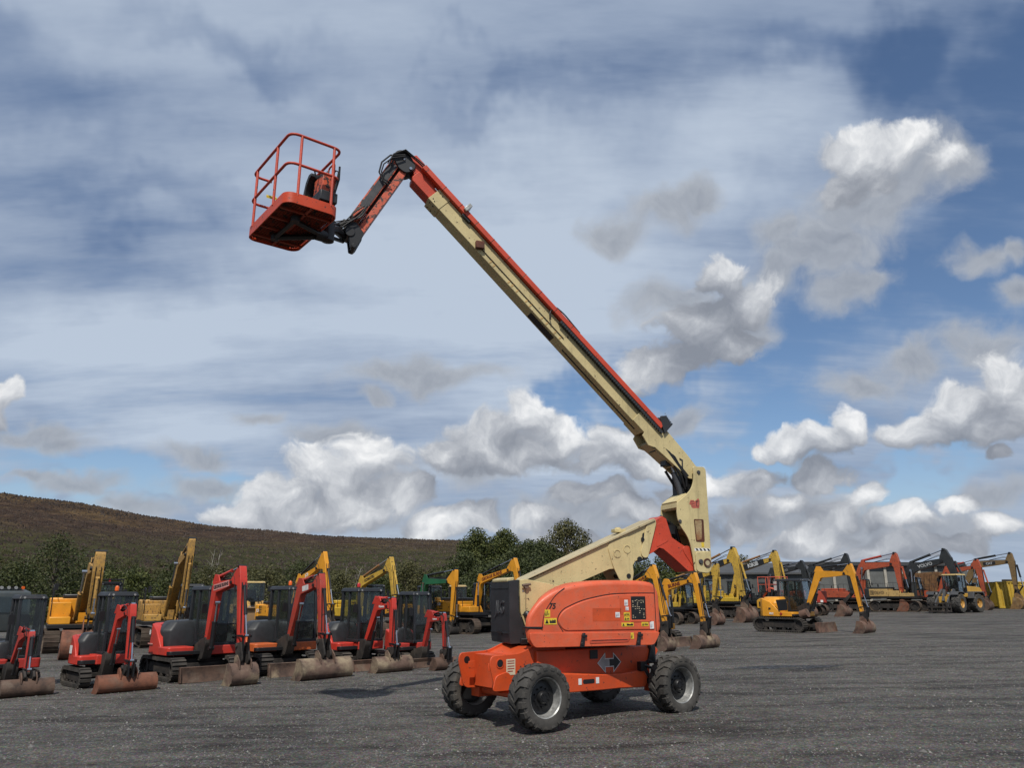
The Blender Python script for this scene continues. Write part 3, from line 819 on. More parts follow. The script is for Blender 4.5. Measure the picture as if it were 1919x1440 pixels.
def scrub():
    rr = random.Random(12)
    for name, mat, n, band, lab in (('hillside_scrub', LEAF_O, 520, (93, 215), 'olive scrub and small birches covering the lower slope'),
                               ('dark_scrub', LEAF_D, 300, (93, 190), 'dark gorse and bramble growing through the lower slope')):
        vs = []; fs = []
        for i in range(n):
            a = R(rr.uniform(-40, 2)); t = rr.random()**1.25
            d = band[0] + (band[1]-band[0])*t
            c = Vector((d*math.sin(a), d*math.cos(a), hill_z(a, d)))
            s = rr.uniform(1.1, 2.6)*(1 - .35*t)
            for j in range(5):
                cc = c + Vector((rr.gauss(0, s*.6), rr.gauss(0, s*.6), s*rr.uniform(.1, .9)))
                leaves(vs, fs, cc, s*rr.uniform(.35, .6), 60, .24, rr)
        o = mesh_obj(name, vs, fs, mat)
        tag(o, lab, None, kind='stuff')
    # heather tussocks higher up, which roughen the skyline
    vs = []; fs = []
    for i in range(26000):
        a = R(rr.uniform(-38, 6)); d = rr.uniform(110, 408)
        if rr.random() < .25: d = rr.uniform(370, 404)
        x, y = d*math.sin(a), d*math.cos(a); z = hill_z(a, d)
        b = len(vs); s = rr.uniform(.22, .62); h = s*rr.uniform(.5, 1.1)
        for j in range(4):
            an = 1.57*j + rr.random(); vs.append((x + s*math.cos(an), y + s*math.sin(an), z - .2))
        vs.append((x + rr.gauss(0, .2), y, z + h))
        for j in range(4): fs.append((b+j, b+(j+1) % 4, b+4))
    m = leaf_mat('heather', (.026,.018,.013), (.060,.040,.027), (.12,.085,.05), .18, .05)
    tag(mesh_obj('heather_tussocks', vs, fs, m), 'brown heather and bracken tussocks all over the moor', None, kind='stuff')
scrub()
# ------------------------------------------------------------------ shape helpers
def rc(poly, r, n=4, closed=True):
    """round the corners of a polygon; r is one radius or a list"""
    out = []
    k = len(poly)
    for i, p in enumerate(poly):
        rad = r[i] if isinstance(r, (list, tuple)) else r
        if not closed and i in (0, k-1) or rad <= 0:
            out.append(tuple(p)); continue
        a = Vector(poly[i-1]); b = Vector(p); c = Vector(poly[(i+1) % k])
        d0 = (a-b); d1 = (c-b)
        l = min(rad, d0.length*.48, d1.length*.48)
        q0 = b + d0.normalized()*l; q1 = b + d1.normalized()*l
        for j in range(n+1):
            t = j/n
            out.append(tuple(q0*(1-t)**2 + b*2*t*(1-t) + q1*t*t))
    return out
def beam(center, hw):
    """outline of a box beam from its centreline points and half heights"""
    up = []; dn = []
    k = len(center)
    for i, (p, h) in enumerate(zip(center, hw)):
        a = Vector(center[max(0, i-1)]); b = Vector(center[min(k-1, i+1)])
        t = (b-a).normalized(); nrm = Vector((-t.y, t.x))
        p = Vector(p)
        up.append(tuple(p + nrm*h)); dn.append(tuple(p - nrm*h))
    return up + dn[::-1]
def rot(deg, x=0, y=0, z=0):
    return Matrix.Translation((x, y, z)) @ Matrix.Rotation(R(deg), 4, 'Z')

# ------------------------------------------------------------------ the articulated boom lift
OR_HOOD = paint((.66,.112,.045), .38, .30, .10, dirtc=(.34,.18,.12), scale=1.3)
OR_CHAS = paint((.62,.080,.018), .42, .22, .25, dirtc=(.22,.09,.05))
OR_RED = paint((.56,.062,.026), .42, .14, .25, dirtc=(.16,.06,.04))
OR_CHIP = paint((.62,.11,.05), .45, .3, 1.0, dirtc=(.12,.07,.05))
OR_BASK = paint((.58,.060,.014), .40, .16, .25, dirtc=(.16,.06,.04))
CREAM = paint((.60,.495,.25), .45, .24, .22, dirtc=(.30,.24,.13), streak=.35)
CREAMD = paint((.50,.42,.25), .55, .40, .15, dirtc=(.28,.23,.15), streak=.3)

LX, LY = 1.1, 15.2
LZ = gz(LX)
lift = thing('boom_lift', 'large orange and cream articulated boom lift with raised basket in the middle of the yard', 'boom lift', (LX, LY, LZ))
def TG(deg=20, dx=0, dy=0):
    g = Geo(); g.M = rot(deg, dx, dy); return g
CH = 35.5; CDX, CDY = -.02, -.20
def CG(): return TG(CH, CDX, CDY)

# --- wheels
WR = .51; WW = .21
def tyre_geo(g, R0, hw, N, depth, rim, M=None):
    pr = [(rim, -hw*.80), (rim+.03, -hw*.93), (R0*.80, -hw*1.0), (R0*.93, -hw*.94), (R0-depth, -hw*.80), (R0-depth*.8, -hw*.3), (R0-depth*.8, hw*.3),
          (R0-depth, hw*.80), (R0*.93, hw*.94), (R0*.80, hw*1.0), (rim+.03, hw*.93), (rim, hw*.80)]
    g.lathe(pr, 56, 'y')
    def P(r, th, y): return (r*math.cos(th), y, r*math.sin(th))
    st = 2*PI/N
    for side in (-1, 1):
        for k in range(N):
            th = st*(k + (.5 if side > 0 else 0))
            w = st*.30
            segs = [(0.0, th + st*.62, w), (hw*.42, th + st*.18, w*.95), (hw*.52, th, w*1.05), (hw*.88, th - st*.02, w*1.1), (hw*1.04, th - st*.02, w*.95)]
            rr_ = [R0, R0, R0, R0-.012, R0*.905]
            rb = [R0-depth*1.4]*3 + [R0-depth*1.6, R0*.82]
            for i in range(4):
                (ya, ta, wa), (yb, tb, wb) = segs[i], segs[i+1]
                ya *= side; yb *= side
                a = [P(rb[i], ta-wa, ya), P(rb[i+1], tb-wb, yb), P(rb[i+1], tb+wb, yb), P(rb[i], ta+wa, ya)]
                b = [P(rr_[i], ta-wa*.86, ya), P(rr_[i+1], tb-wb*.86, yb), P(rr_[i+1], tb+wb*.86, yb), P(rr_[i], ta+wa*.86, ya)]
                g.hexa(a, b)
SILVER = plain('rim_silver', (.36,.36,.345), .42, .5, .35, 14)
for (wx, wy, face) in ((-1.51, -1.02, -1), (-1.53, 1.02, 1), (1.63, -1.02, -1), (1.60, 1.02, 1)):
    M = rot(CH, CDX, CDY) @ Matrix.Translation((wx, wy, WR - .012)) @ Matrix.Rotation(rnd.uniform(0, 1), 4, 'Y')
    g = Geo(); g.M = M
    g.lathe([(.245, face*.0), (.268, face*.03), (.282, face*.10), (.296, face*.165), (.312, face*.18), (.315, face*.15), (.29, -face*.02), (.305, -face*.17), (.315, -face*.19)], 40, 'y')
    w = g.build('wheel', SILVER, lift)
    w.name = 'wheel'
    g = Geo(); g.M = M; tyre_geo(g, WR, WW, 19, .035, .305); g.build('tyre', RUBBER, w, ang=38)
    g = Geo(); g.M = M
    g.lathe([(0, face*.13), (.075, face*.13), (.09, face*.11), (.10, face*.055), (.19, face*.05), (.225, face*.04), (.250, face*.045), (.262, face*.0), (.262, -face*.05), (0, -face*.05)], 28, 'y')
    for k in range(10):
        an = 2*PI*k/10
        g.cyl((.15*math.cos(an), face*.04, .15*math.sin(an)), (.15*math.cos(an), face*.085, .15*math.sin(an)), .014, 6)
    for k in range(8):
        an = 2*PI*k/8
        g.cyl((.055*math.cos(an), face*.12, .055*math.sin(an)), (.055*math.cos(an), face*.145, .055*math.sin(an)), .010, 6)
    g.build('hub', BLACK, w)

# --- chassis
g = CG()
g.prism([(-1.2,1.16), (1.42,1.16), (1.5,1.05), (1.46,.62), (1.2,.55), (-.9,.55), (-1.2,.7)], -.56, .56)
g.build('chassis_hull', OR_CHAS, lift, .02)
g = CG()
pl = [(-.95,.49), (-.6,.475), (.1,.47), (.5,.475), (.95,.46), (1.12,.46), (1.19,.52), (1.19,.66), (1.12,.74), (.95,.745), (.6,.72), (.1,.73), (-.6,.78), (-.95,.8)]
for s in (-1, 1):
    g.prism(pl, *(sorted((s*.56, s*.76))))
g.build('chassis_skirt', OR_CHAS, lift, .015)
g = CG()
plate = rc([(-2.13,.98), (-2.10,1.11), (-1.52,1.13), (-1.2,1.245), (-.58,1.245), (-.32,.9), (-.32,.56), (-1.1,.50), (-1.95,.53), (-2.02,.58)], [.1,.1,.1,.05,.05,.05,.05,.03,.08,.05])
for s in (-1, 1):
    g.prism(plate, *(sorted((s*.47, s*.50))))
g.build('front_plates', OR_CHAS, lift, .006)
g = CG()
g.box(-1.80, -.9, -.47, .47, .56, 1.09)
g.prism([(-1.5,1.10), (-1.18,1.215), (-.6,1.215), (-.6,1.0), (-1.5,1.0)], -.47, .47)
g.build('front_box', OR_CHAS, lift, .008)
g = CG()
for s in (-1, 1):
    p = rc([(-2.09,.56), (-2.03,.80), (-1.80,.86), (-1.72,.80), (-1.72,.56)], .07)
    g.prism(p, *(sorted((s*.50, s*.53))))
    g.prism([(-2.03,.98), (-1.90,.98), (-1.9,.86), (-2.03,.86)], *(sorted((s*.30, s*.31))))
g.build('doubler_plates', OR_CHAS, lift, .008)
g = CG()
for s in (-1, 1):
    for (u, z, r_) in ((-1.93, .99, .062),):
        g.lathe([(r_, -.006), (r_+.014, -.006), (r_+.014, .006), (r_, .006)], 20, 'y', u, z, s*.505)
g.build('hole_rims', OR_CHAS, lift)
g = CG()
for s in (-1, 1):
    g.cyl((-1.93, s*.502, .99), (-1.93, s*.504, .99), .061, 18)
g.cyl((-1.96, .469, .99), (-1.96, .467, .99), .06, 18)
g.box(-.02, .16, -.575, -.5, .98, 1.13)
g.build('dark_openings', BLACK, lift)
g = CG()
g.cyl((-1.53, -.86, .50), (-1.53, .86, .50), .10, 12)
g.cyl((1.53, -.86, .50), (1.53, .86, .50), .10, 12)
g.box(-1.68, -1.38, -.75, -.5, .36, .66); g.box(-1.68, -1.38, .5, .75, .36, .66)
g.box(1.35, 1.7, -.78, -.5, .36, .64); g.box(1.35, 1.7, .5, .78, .36, .64)
g.build('axles', OR_CHAS, lift, .01)
g = CG()
g.box(1.0, 1.16, -.80, -.70, .74, .90)
g.cyl((1.1, -.78, .84), (1.45, -.84, .72), .026, 8)
g.cyl((1.1, -.78, .80), (1.24, -.8, .58), .03, 8)
g.cyl((1.2, -.76, .56), (1.52, -.86, .56), .05, 8)
g.cyl((1.2, .5, .56), (1.6, .8, .56), .05, 8)
g.tube([(1.1,-.74,.86), (1.2,-.80,.93), (1.35,-.84,.84), (1.42,-.86,.66)], .012, 6)
g.build('steering_linkage', BLACK, lift)
g = CG()
g.prism(rc([(1.42,1.2), (1.62,1.20), (1.78,1.06), (1.62,.86), (1.42,.86)], .04), -.5, .5)
g.build('rear_box', OR_CHAS, lift, .01)
g = CG()
g.prism(rc([(1.38,.84), (1.52,1.22), (1.60,1.22), (1.60,.84)], .02), -.60, -.50)
g.build('rear_guard', BLACK, lift, .01)
# the two-way travel arrow, lettering plates, tow slot
g = CG(); y = -.5665
A = [(.17,.90), (.33,1.04), (.33,.96), (.44,.96), (.44,.84), (.33,.84), (.33,.76)]
B = [(.44,.96), (.55,.96), (.55,1.04), (.71,.90), (.55,.76), (.55,.84), (.44,.84)]
def scale_poly(P, k, c): return [(c[0]+(p[0]-c[0])*k, c[1]+(p[1]-c[1])*k) for p in P]
out_ = [(.15,.90), (.345,1.075), (.345,.975), (.535,.975), (.535,1.075), (.73,.90), (.535,.725), (.535,.825), (.345,.825), (.345,.725)]
g.prism(out_, y-.001, y); g.build('arrow_outline', WHITE, lift, smooth=False)
g = CG(); g.prism([(p[0], p[1]) for p in A], y-.004, y-.0012); g.build('arrow_half', plain('grey_print', (.38,.38,.37), .5), lift, smooth=False, label='grey left half of the travel arrow')
g = CG(); g.prism(B, y-.004, y-.0012); g.build('arrow_half', BLACKP, lift, smooth=False, label='black right half of the travel arrow')
g = CG(); g.prism(rc([(-.36,.60), (-.10,.60), (-.10,.67), (-.36,.67)], .03), -.765, -.755); g.build('tow_slot', BLACK, lift)
for u in (-.43, -.03):
    g = CG(); g.box(u-.035, u+.035, -.766, -.755, .59, .69); g.build('label_plate', WHITE, lift, smooth=False)
g = CG(); g.box(-1.80, -1.62, -.506, -.499, .80, 1.05); g.build('label_plate', plain('cream_print', (.62,.56,.40), .5, 0, .1), lift, smooth=False)
g = CG()
for z in (1.02, .985, .94, .90, .86): g.box(-1.78, -1.64 - (.03 if z < .9 else 0), -.5085, -.507, z-.008, z+.006)
g.build('label_print', REDP, lift, smooth=False)['kind'] = 'stuff'

# --- turntable
g = TG(); g.lathe([(0, 1.13), (.60, 1.13), (.60, 1.2), (.52, 1.21), (.52, 1.27), (0, 1.27)], 40, 'z'); g.build('slew_ring', BLACK, lift)
g = TG(); g.box(-1.2, 1.15, -.56, .56, 1.24, 1.34); g.build('turntable_deck', BLACK, lift, .01)
g = TG()
side = rc([(-1.74,2.33), (-1.22,2.35), (-1.22,1.80), (-1.09,1.45), (-1.09,1.26), (-1.55,1.25), (-1.66,1.36)], [.03,.02,.02,.02,.02,.04,.06])
side = [(-1.36 + (u+1.36)*.14 if u < -1.36 else u, z) for u, z in side]
g.prism(side, -.515, .515); g.build('counterweight', DARK, lift, .02)
g = TG()
g.box(-1.420, -1.405, -.48, .48, 1.42, 1.44); g.box(-1.420, -1.405, -.48, .48, 2.2, 2.22)
g.build('counterweight_rib', DARK, lift)
g = TG(); g.prism(rc([(-1.42,2.30), (-1.28,2.34), (-1.28,2.40), (-1.42,2.37)], .03), -.42, .42); g.build('cream_cap', CREAM, lift, .01)
ct, st_ = math.cos(R(20)), math.sin(R(20))
def TP(u, y, z): return (u*ct - y*st_, u*st_ + y*ct, z)
TXn = (ct, st_, 0)
text_mesh('embossed_lettering', 'JLG', .32, plain('embossed_plastic', (.05,.052,.057), .4), lift, TP(-1.415, -.0, 1.86), (st_, -ct, 0), (0, 0, 1), .008, .006, .1)
g = TG(); g.prism([(-1.41, 1.40), (-1.41, 1.45), (-1.425,1.45), (-1.425,1.40)], -.12, .12); g.build('tow_recess', BLACK, lift)
g = TG()
fr = [(-1.335,2.335), (-1.14,2.36), (-.28,2.22), (-.28,1.4), (-1.07,1.27), (-1.075,1.44), (-1.21,1.80), (-1.21,2.335)]
fr = [(-1.225,2.345), (-1.12,2.36), (-.28,2.22), (-.28,1.36), (-1.0,1.265), (-1.08,1.27), (-1.08,1.45), (-1.215,1.80)]
for s in (-1, 1): g.prism(fr, *(sorted((s*.52, s*.565))))
g.build('turntable_upright', CREAM, lift, .006)
g = TG(); g.box(-1.08, -.35, -.52, .52, 1.27, 1.7); g.build('turntable_core', CREAMD, lift)
g = TG()
for z in (2.15, 1.75, 1.5): g.cyl((-1.17, -.565, z), (-1.17, -.575, z), .012, 8)
g.build('bolts', CHROME, lift)
g = TG()
g.cyl((-1.12, -.57, 2.24), (-1.12, -.63, 2.24), .045, 10); g.cyl((-1.2, -.62, 2.25), (-1.04, -.62, 2.27), .022, 8)
g.tube([(-1.12,-.585,2.22), (-1.12,-.58,1.75)], .005, 5); g.build('lock_pin', rusty((.12,.08,.06)), lift)
g = TG()
g.lathe([(0,-.10), (.035,-.10), (.06,-.08), (.065,-.01), (.05,0)], 16, 'y', -1.10, 1.75, -.565); g.build('socket', BLACK, lift)
g = TG(); g.cyl((-1.10,-.667,1.75), (-1.10,-.672,1.75), .032, 12); g.build('socket_face', plain('grey_cap', (.30,.30,.29), .4), lift)
g = TG(); g.tube([(-1.04,-.60,1.72), (-.98,-.61,1.66), (-.97,-.60,1.55), (-1.02,-.60,1.46), (-1.0,-.59,1.40)], .009, 6); g.build('safety_cord', CREAMD, lift)

hood = rc([(-1.33,1.50), (-1.32,1.72), (-1.14,1.96), (-.82,2.17), (-.41,2.27), (.11,2.325), (.92,2.325), (1.16,2.29), (1.26,2.12), (1.275,1.52), (1.22,1.40), (1.10,1.215), (-1.19,1.215), (-1.30,1.34)],
          [.05,.15,.2,.25,.3,.3,.2,.14,.1,.05,.06,.08,.10,.1], 5)
for s in (-1, 1):
    g = TG(); vs = []; k = len(hood)
    secs = [(1.17, 0, 0, 0), (1.10, .0, 0, .01), (.86, .10, .05, .02), (.575, .34, .16, .02)]
    for (yy, sl, sr, tp) in secs:
        for (u, z) in hood:
            uu = u + (sl if s < 0 else .50 + sl*.4)*max(0, min(1, (-.35-u)/.9)) - sr*max(0, min(1, (u-.7)/.5))
            vs.append((uu, s*yy, z + (tp if z > 2 else 0)))
    fs = [tuple(range(k)), tuple(range(4*k-1, 3*k-1, -1))]
    for q in range(3):
        for i in range(k): j = (i+1) % k; fs.append((q*k+i, q*k+j, (q+1)*k+j, (q+1)*k+i))
    g.add(vs, fs)
    h = g.build('hood', OR_HOOD, lift, .070, seg=4, ang=50)
# proud lower band, door and seams on the near hood
g = TG(); g.prism(rc([(-1.28,1.36), (-1.20,1.225), (1.10,1.225), (1.20,1.385), (1.22,1.44), (-1.28,1.46)], [.03,.06,.06,.03,.02,.02]), -1.195, -1.15); g.build('hood_sill', OR_HOOD, lift, .018, seg=3)
door = rc([(-.66,1.49), (-.77,1.66), (-.66,1.82), (-.30,1.975), (.25,2.085), (.75,2.10), (1.13,2.10), (1.13,1.49)], [.10,.12,.15,.25,.25,.1,.03,.03], 5)
g = TG(); g.prism(door, -1.186, -1.15); dr = g.build('hood_door', OR_HOOD, lift, .010, seg=3)
g = TG()
dl = [(-.66,1.47), (-.79,1.66), (-.68,1.84), (-.30,2.0), (.25,2.105), (.75,2.118), (1.15,2.118)]
g.tube([(p[0], -1.168, p[1]) for p in rc(dl, .2, 5, closed=False)], .009, 5); g.tube([(1.16,-1.168,2.26), (1.165,-1.168,1.46)], .008, 5)
g.tube([(p[0], -1.168, p[1]) for p in rc([(-1.05,1.50), (-1.02,1.78), (-.80,2.08), (-.62,2.20)], .3, 6, closed=False)], .008, 5)
g.build('panel_gap', BLACK, lift)
g = TG(); g.prism([(-1.34,1.535), (-1.05,1.52), (-1.03,1.56), (-1.34,1.565)], -1.18, -1.0); g.build('hood_slot', BLACK, lift, .005)
g = TG(); g.prism(rc([(-.17,1.335), (.62,1.345), (.57,1.285), (-.17,1.27)], .012), -1.203, -1.19); g.build('pull_handle', paint((.50,.07,.03), .5, .2), lift, .006)
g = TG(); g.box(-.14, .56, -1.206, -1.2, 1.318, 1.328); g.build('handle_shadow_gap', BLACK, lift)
for u in (-.31, .78):
    g = TG()
    g.hexa([(u-.06,-1.235,1.22), (u+.02,-1.235,1.22), (u+.02,-1.19,1.22), (u-.06,-1.19,1.22)], [(u,-1.225,1.45), (u+.05,-1.225,1.45), (u+.05,-1.19,1.45), (u,-1.19,1.45)])
    g.box(u-.02, u+.075, -1.24, -1.19, 1.38, 1.42); g.cyl((u-.02,-1.245,1.27), (u-.02,-1.195,1.27), .03, 8)
    g.build('hood_latch', BLACK, lift, .005)
# control recess with switches
g = TG(); g.prism(rc([(.665,1.66), (.955,1.66), (.955,2.06), (.665,2.06)], .015), -1.196, -1.18); cp = g.build('control_panel', BLACK, lift, .004)
g = TG()
rr = random.Random(4)
for i in range(9):
    for j in range(6):
        if rr.random() < .45:
            u = .70 + .042*j + rr.uniform(-.008, .008); z = 1.70 + .036*i + rr.uniform(-.008, .008)
            g.box(u-.011, u+.010, -1.203, -1.195, z-.006, z+.007)
g.build('switch_marks', plain('panel_print', (.42,.36,.25), .5, 0, .3, 30), cp, smooth=False)
g = TG(); g.prism([(.965,2.07), (1.06,2.04), (1.06,1.63), (.965,1.65)], -1.195, -1.186); g.prism([(.65,1.62), (1.06,1.62), (1.0,1.655), (.65,1.655)], -1.195, -1.186)
g.build('recess_bevel', OR_HOOD, lift, .004)
# faded patches where signs were taken off
g = TG(); g.box(-.10, .46, -1.1885, -1.186, 1.64, 1.86); g.build('removed_sign_patch', paint((.60,.085,.022), .35, .25, .2, dirtc=(.12,.05,.03)), lift, smooth=False)
g = TG(); g.box(.44, .64, -1.1885, -1.186, 1.75, 2.03); g.build('removed_sign_patch', paint((.58,.09,.03), .38, .15), lift, smooth=False)
# warning labels (u0,u1,z0,z1,colour)
def sticker(u0, u1, z0, z1, mat, y=-1.1905, marks=3, seed=0):
    g = TG(); g.box(u0, u1, y, y+.0035, z0, z1)
    o = g.build('warning_label', mat, lift, smooth=False)
    g = TG(); rr = random.Random(seed); w = u1-u0; h = z1-z0
    g.prism([(u0+.06*w+.0, z0+.15*h), (u0+.06*w+min(w*.3, h*.7), z0+.15*h), (u0+.06*w+min(w*.15, h*.35), z0+.85*h)], y-.0015, y-.0003)
    for i in range(marks):
        a = u0 + w*(.42 + .5*i/marks); g.prism([(a, z0+.2*h), (a+w*.13, z0+.2*h), (a+w*.13, z0+h*rr.uniform(.5,.85)), (a+w*.02, z0+h*rr.uniform(.5,.85))], y-.0015, y-.0003)
    g.build('label_print', BLACKP if mat is not WHITE else plain('grey_ink', (.25,.25,.3), .5), o, smooth=False)
sticker(-1.01, -.78, 1.595, 1.70, YELP, -1.1755, 4, 1)
sticker(-1.0, -.90, 1.72, 1.84, YELP, -1.1755, 2, 2)
sticker(.53, .60, 1.90, 2.0, WHITE, -1.1935, 2, 3); sticker(.55, .61, 1.82, 1.88, WHITE, -1.1935, 2, 4)
sticker(.345, .43, 1.70, 1.79, WHITE, -1.1935, 2, 5)
sticker(.51, .63, 1.725, 1.785, YELP, -1.1935, 3, 6); sticker(.515, .625, 1.645, 1.715, YELP, -1.1935, 3, 7)
sticker(.46, .70, 1.545, 1.61, YELP, -1.19, 5, 8); sticker(.86, 1.00, 1.545, 1.615, YELP, -1.19, 3, 9)
sticker(1.03, 1.11, 1.50, 1.625, WHITE, -1.19, 1, 10); sticker(.63, .69, 1.335, 1.44, YELP, -1.2, 1, 11)
text_mesh('fleet_number', '75', .13, BLACKP, lift, TP(-.86, -1.174, 1.895), TXn, (0, 0, 1), .001, .004, .15)

# --- lower (tower) boom
g = TG()
g.prism([(-1.05,2.20), (-.95,2.345), (1.75,3.52), (1.80,3.47), (1.57,2.80), (1.30,2.72), (1.22,2.6), (.73,2.56), (-.2,2.20)], -.26, .26)
tb = g.build('lower_boom', CREAM, lift, .008)
g = TG(); g.prism([(-1.0,2.35), (-.95,2.395), (1.74,3.56), (1.77,3.52)], -.31, .30); g.build('boom_top_plate', CREAMD, lift, .006)
ear = rc([(.70,2.98), (.76,3.08), (1.19,3.20), (1.24,2.98), (1.22,2.75), (1.25,2.5), (1.21,2.33), (.95,2.33), (.80,2.62)], [.08,.06,.06,.04,.04,.06,.06,.06,.1])
g = TG()
for s in (-1, 1): g.prism(ear, *(sorted((s*.26, s*.278))))
g.build('cylinder_lug', CREAM, lift, .006)
g = TG()
for (u, z) in ((.90,2.86), (1.12,2.95)): g.lathe([(.062,-.006), (.08,-.006), (.08,.006), (.062,.006)], 20, 'y', u, z, -.282)
g.build('raised_ring', CREAM, lift)
g = TG(); g.cyl((1.13,-.29,2.44), (1.13,.29,2.44), .045, 14); g.cyl((1.39,-.29,2.76), (1.39,.29,2.76), .05, 12); g.cyl((1.52,-.28,2.80), (1.52,.28,2.80), .055, 12); g.build('pivot_pin', BLACK, lift)
g = TG()
col = rc([(1.42,2.9), (1.58,3.44), (1.68,3.52), (1.78,3.56), (1.80,3.47), (1.58,2.80), (1.50,2.78), (1.44,2.82)], .04)
for s in (-1, 1): g.prism(col, *(sorted((s*.26, s*.285))))
g.build('boom_collar', CREAM, lift, .008)
g = TG(); g.lathe([(.0,-.004), (.035,-.004), (.035,.01)], 12, 'y', 1.47, 3.15, -.287); g.prism(rc([(1.44,3.08), (1.49,3.10), (1.51,3.28), (1.47,3.26)], .02), -.292, -.286); g.build('collar_slot', BLACK, lift)
g = TG(); g.cyl((1.05,-.05,3.30), (1.05,-.05,3.38), .06, 10); g.box(.95,1.2,-.12,.05,3.28,3.35); g.build('hose_clamp', CREAM, lift, .01)
# red knuckle section
red = [(1.58,2.84), (1.62,3.18), (1.78,3.52), (1.96,3.62), (2.05,3.57), (2.16,3.20), (2.38,3.07), (2.68,2.92), (2.78,2.80), (2.74,2.56), (2.50,2.54), (2.18,2.80), (1.95,2.97), (1.86,2.99), (1.72,2.90)]
g = TG()
for s in (-1, 1): g.prism(red, *(sorted((s*.20, s*.245))))
g.build('knuckle_plate', OR_RED, lift, .006)
g = TG()
g.prism([(1.62,3.18), (1.78,3.52), (1.96,3.62), (2.05,3.57), (2.0,3.5), (1.8,3.42), (1.66,3.16)], -.2, .2)
g.prism([(2.74,2.56), (2.50,2.54), (2.18,2.80), (1.95,2.97), (1.97,3.0), (2.2,2.84), (2.5,2.58), (2.72,2.6)], -.2, .2)
g.build('knuckle_web', OR_RED, lift)
g = TG(); g.prism(rc([(1.84,3.46), (1.96,3.50), (2.08,3.14), (2.02,3.10), (1.80,3.0)], .03), -.252, -.245); g.build('doubler', OR_RED, lift, .006)
g = TG(); g.prism(rc([(2.38,3.0), (2.42,2.90), (2.62,2.62), (2.74,2.56), (2.78,2.80), (2.62,3.0), (2.48,3.05)], .05), -.257, -.245); g.build('doubler', OR_RED, lift, .006)
g = TG(); g.tube([(1.9,.05,3.5), (2.1,.02,3.62), (2.3,.05,3.5), (2.42,.02,3.2)], .05, 8); g.tube([(1.9,-.08,3.48), (2.12,-.1,3.56), (2.34,-.1,3.42), (2.45,-.05,3.1)], .035, 8); g.box(2.05,2.3,-.15,.15,3.28,3.46); g.build('hose_bundle', BLACK, lift)

# --- upright mast
mast = rc([(2.70,4.66), (2.97,4.66), (3.01,4.60), (3.0,2.60), (2.91,2.50), (2.60,2.53), (2.58,2.80), (2.51,3.18), (2.33,3.42), (2.27,3.56), (2.26,3.70), (2.28,3.90), (2.50,4.06), (2.64,4.20), (2.71,4.40)],
          [.05,.06,.03,.03,.06,.05,.2,.3,.15,.05,.02,.03,.12,.15,.15], 5)
g = TG()
for s in (-1, 1): g.prism(mast, *(sorted((s*.295, s*.325))))
g.build('mast_plate', CREAM, lift, .006)
g = TG(); g.box(2.93, 2.985, -.295, .295, 2.62, 4.6); g.build('mast_spine', CREAM, lift)
g = TG(); g.prism([(2.28,3.90), (2.34,3.80), (2.33,3.76), (2.27,3.80)], -.295, .295); g.prism([(2.28,3.93), (2.52,4.10), (2.54,4.07), (2.30,3.89)], -.295, .295)
g.prism([(2.40,3.44), (2.9,3.30), (2.9,3.24), (2.42,3.38)], -.295, .295)
g.build('mast_web', CREAM, lift, .004)
g = TG(); g.prism(rc([(2.645,3.575), (2.875,3.575), (2.87,3.12), (2.665,3.12)], .03), -.329, -.325); g.build('rusted_window_frame', rusty((.09,.03,.018), (.06,.02,.015), (.11,.05,.03)), lift)
g = TG(); g.prism(rc([(2.665,3.555), (2.825,3.555), (2.80,3.17), (2.685,3.15)], .03), -.332, -.3285); g.build('window_cover', rusty((.22,.11,.05), (.42,.33,.17), (.48,.39,.22), .6, .6), lift)
g = TG()
boss = rc([(2.62,2.92), (2.97,2.93), (2.985,2.58), (2.90,2.50), (2.63,2.53)], .07)
for s in (-1, 1): g.prism(boss, *(sorted((s*.325, s*.35))))
g.build('mast_foot_boss', CREAM, lift, .01)
g = TG(); g.lathe([(0,-.03), (.04,-.03), (.05,-.015), (.05,0)], 16, 'y', 2.73, 2.73, -.35); g.lathe([(0,-.02), (.03,-.02), (.04,0)], 14, 'y', 2.32, 3.52, -.325); g.lathe([(0,-.02), (.035,-.02), (.045,0)], 14, 'y', 2.83, 4.54, -.325); g.build('pivot_cap', plain('pin_grey', (.10,.10,.10), .4, .6), lift)
g = TG(); g.lathe([(.055,-.02), (.085,-.02), (.085,0), (.055,0)], 20, 'y', 2.88, 2.71, -.35); g.build('pin_ring', rusty((.08,.03,.02)), lift)
g = TG(); g.lathe([(0,-.012), (.055,-.012)], 18, 'y', 2.88, 2.71, -.35); g.build('pin_face', CREAMD, lift)
g = TG()
for i in range(4): u = 2.64 + i*.09; g.prism([(u,2.99), (u+.045,2.99), (u+.075,2.945), (u+.03,2.945)], -.3275, -.3255)
g.build('black_stripe', BLACKP, lift, smooth=False)
g = TG(); g.box(2.62, 2.985, -.3262, -.3245, 2.94, 2.995); g.build('white_stripe', WHITE, lift, smooth=False)
g = TG(); g.box(2.79, 2.85, -.3275, -.325, 3.02, 3.11); g.build('warning_label', YELP, lift, smooth=False)
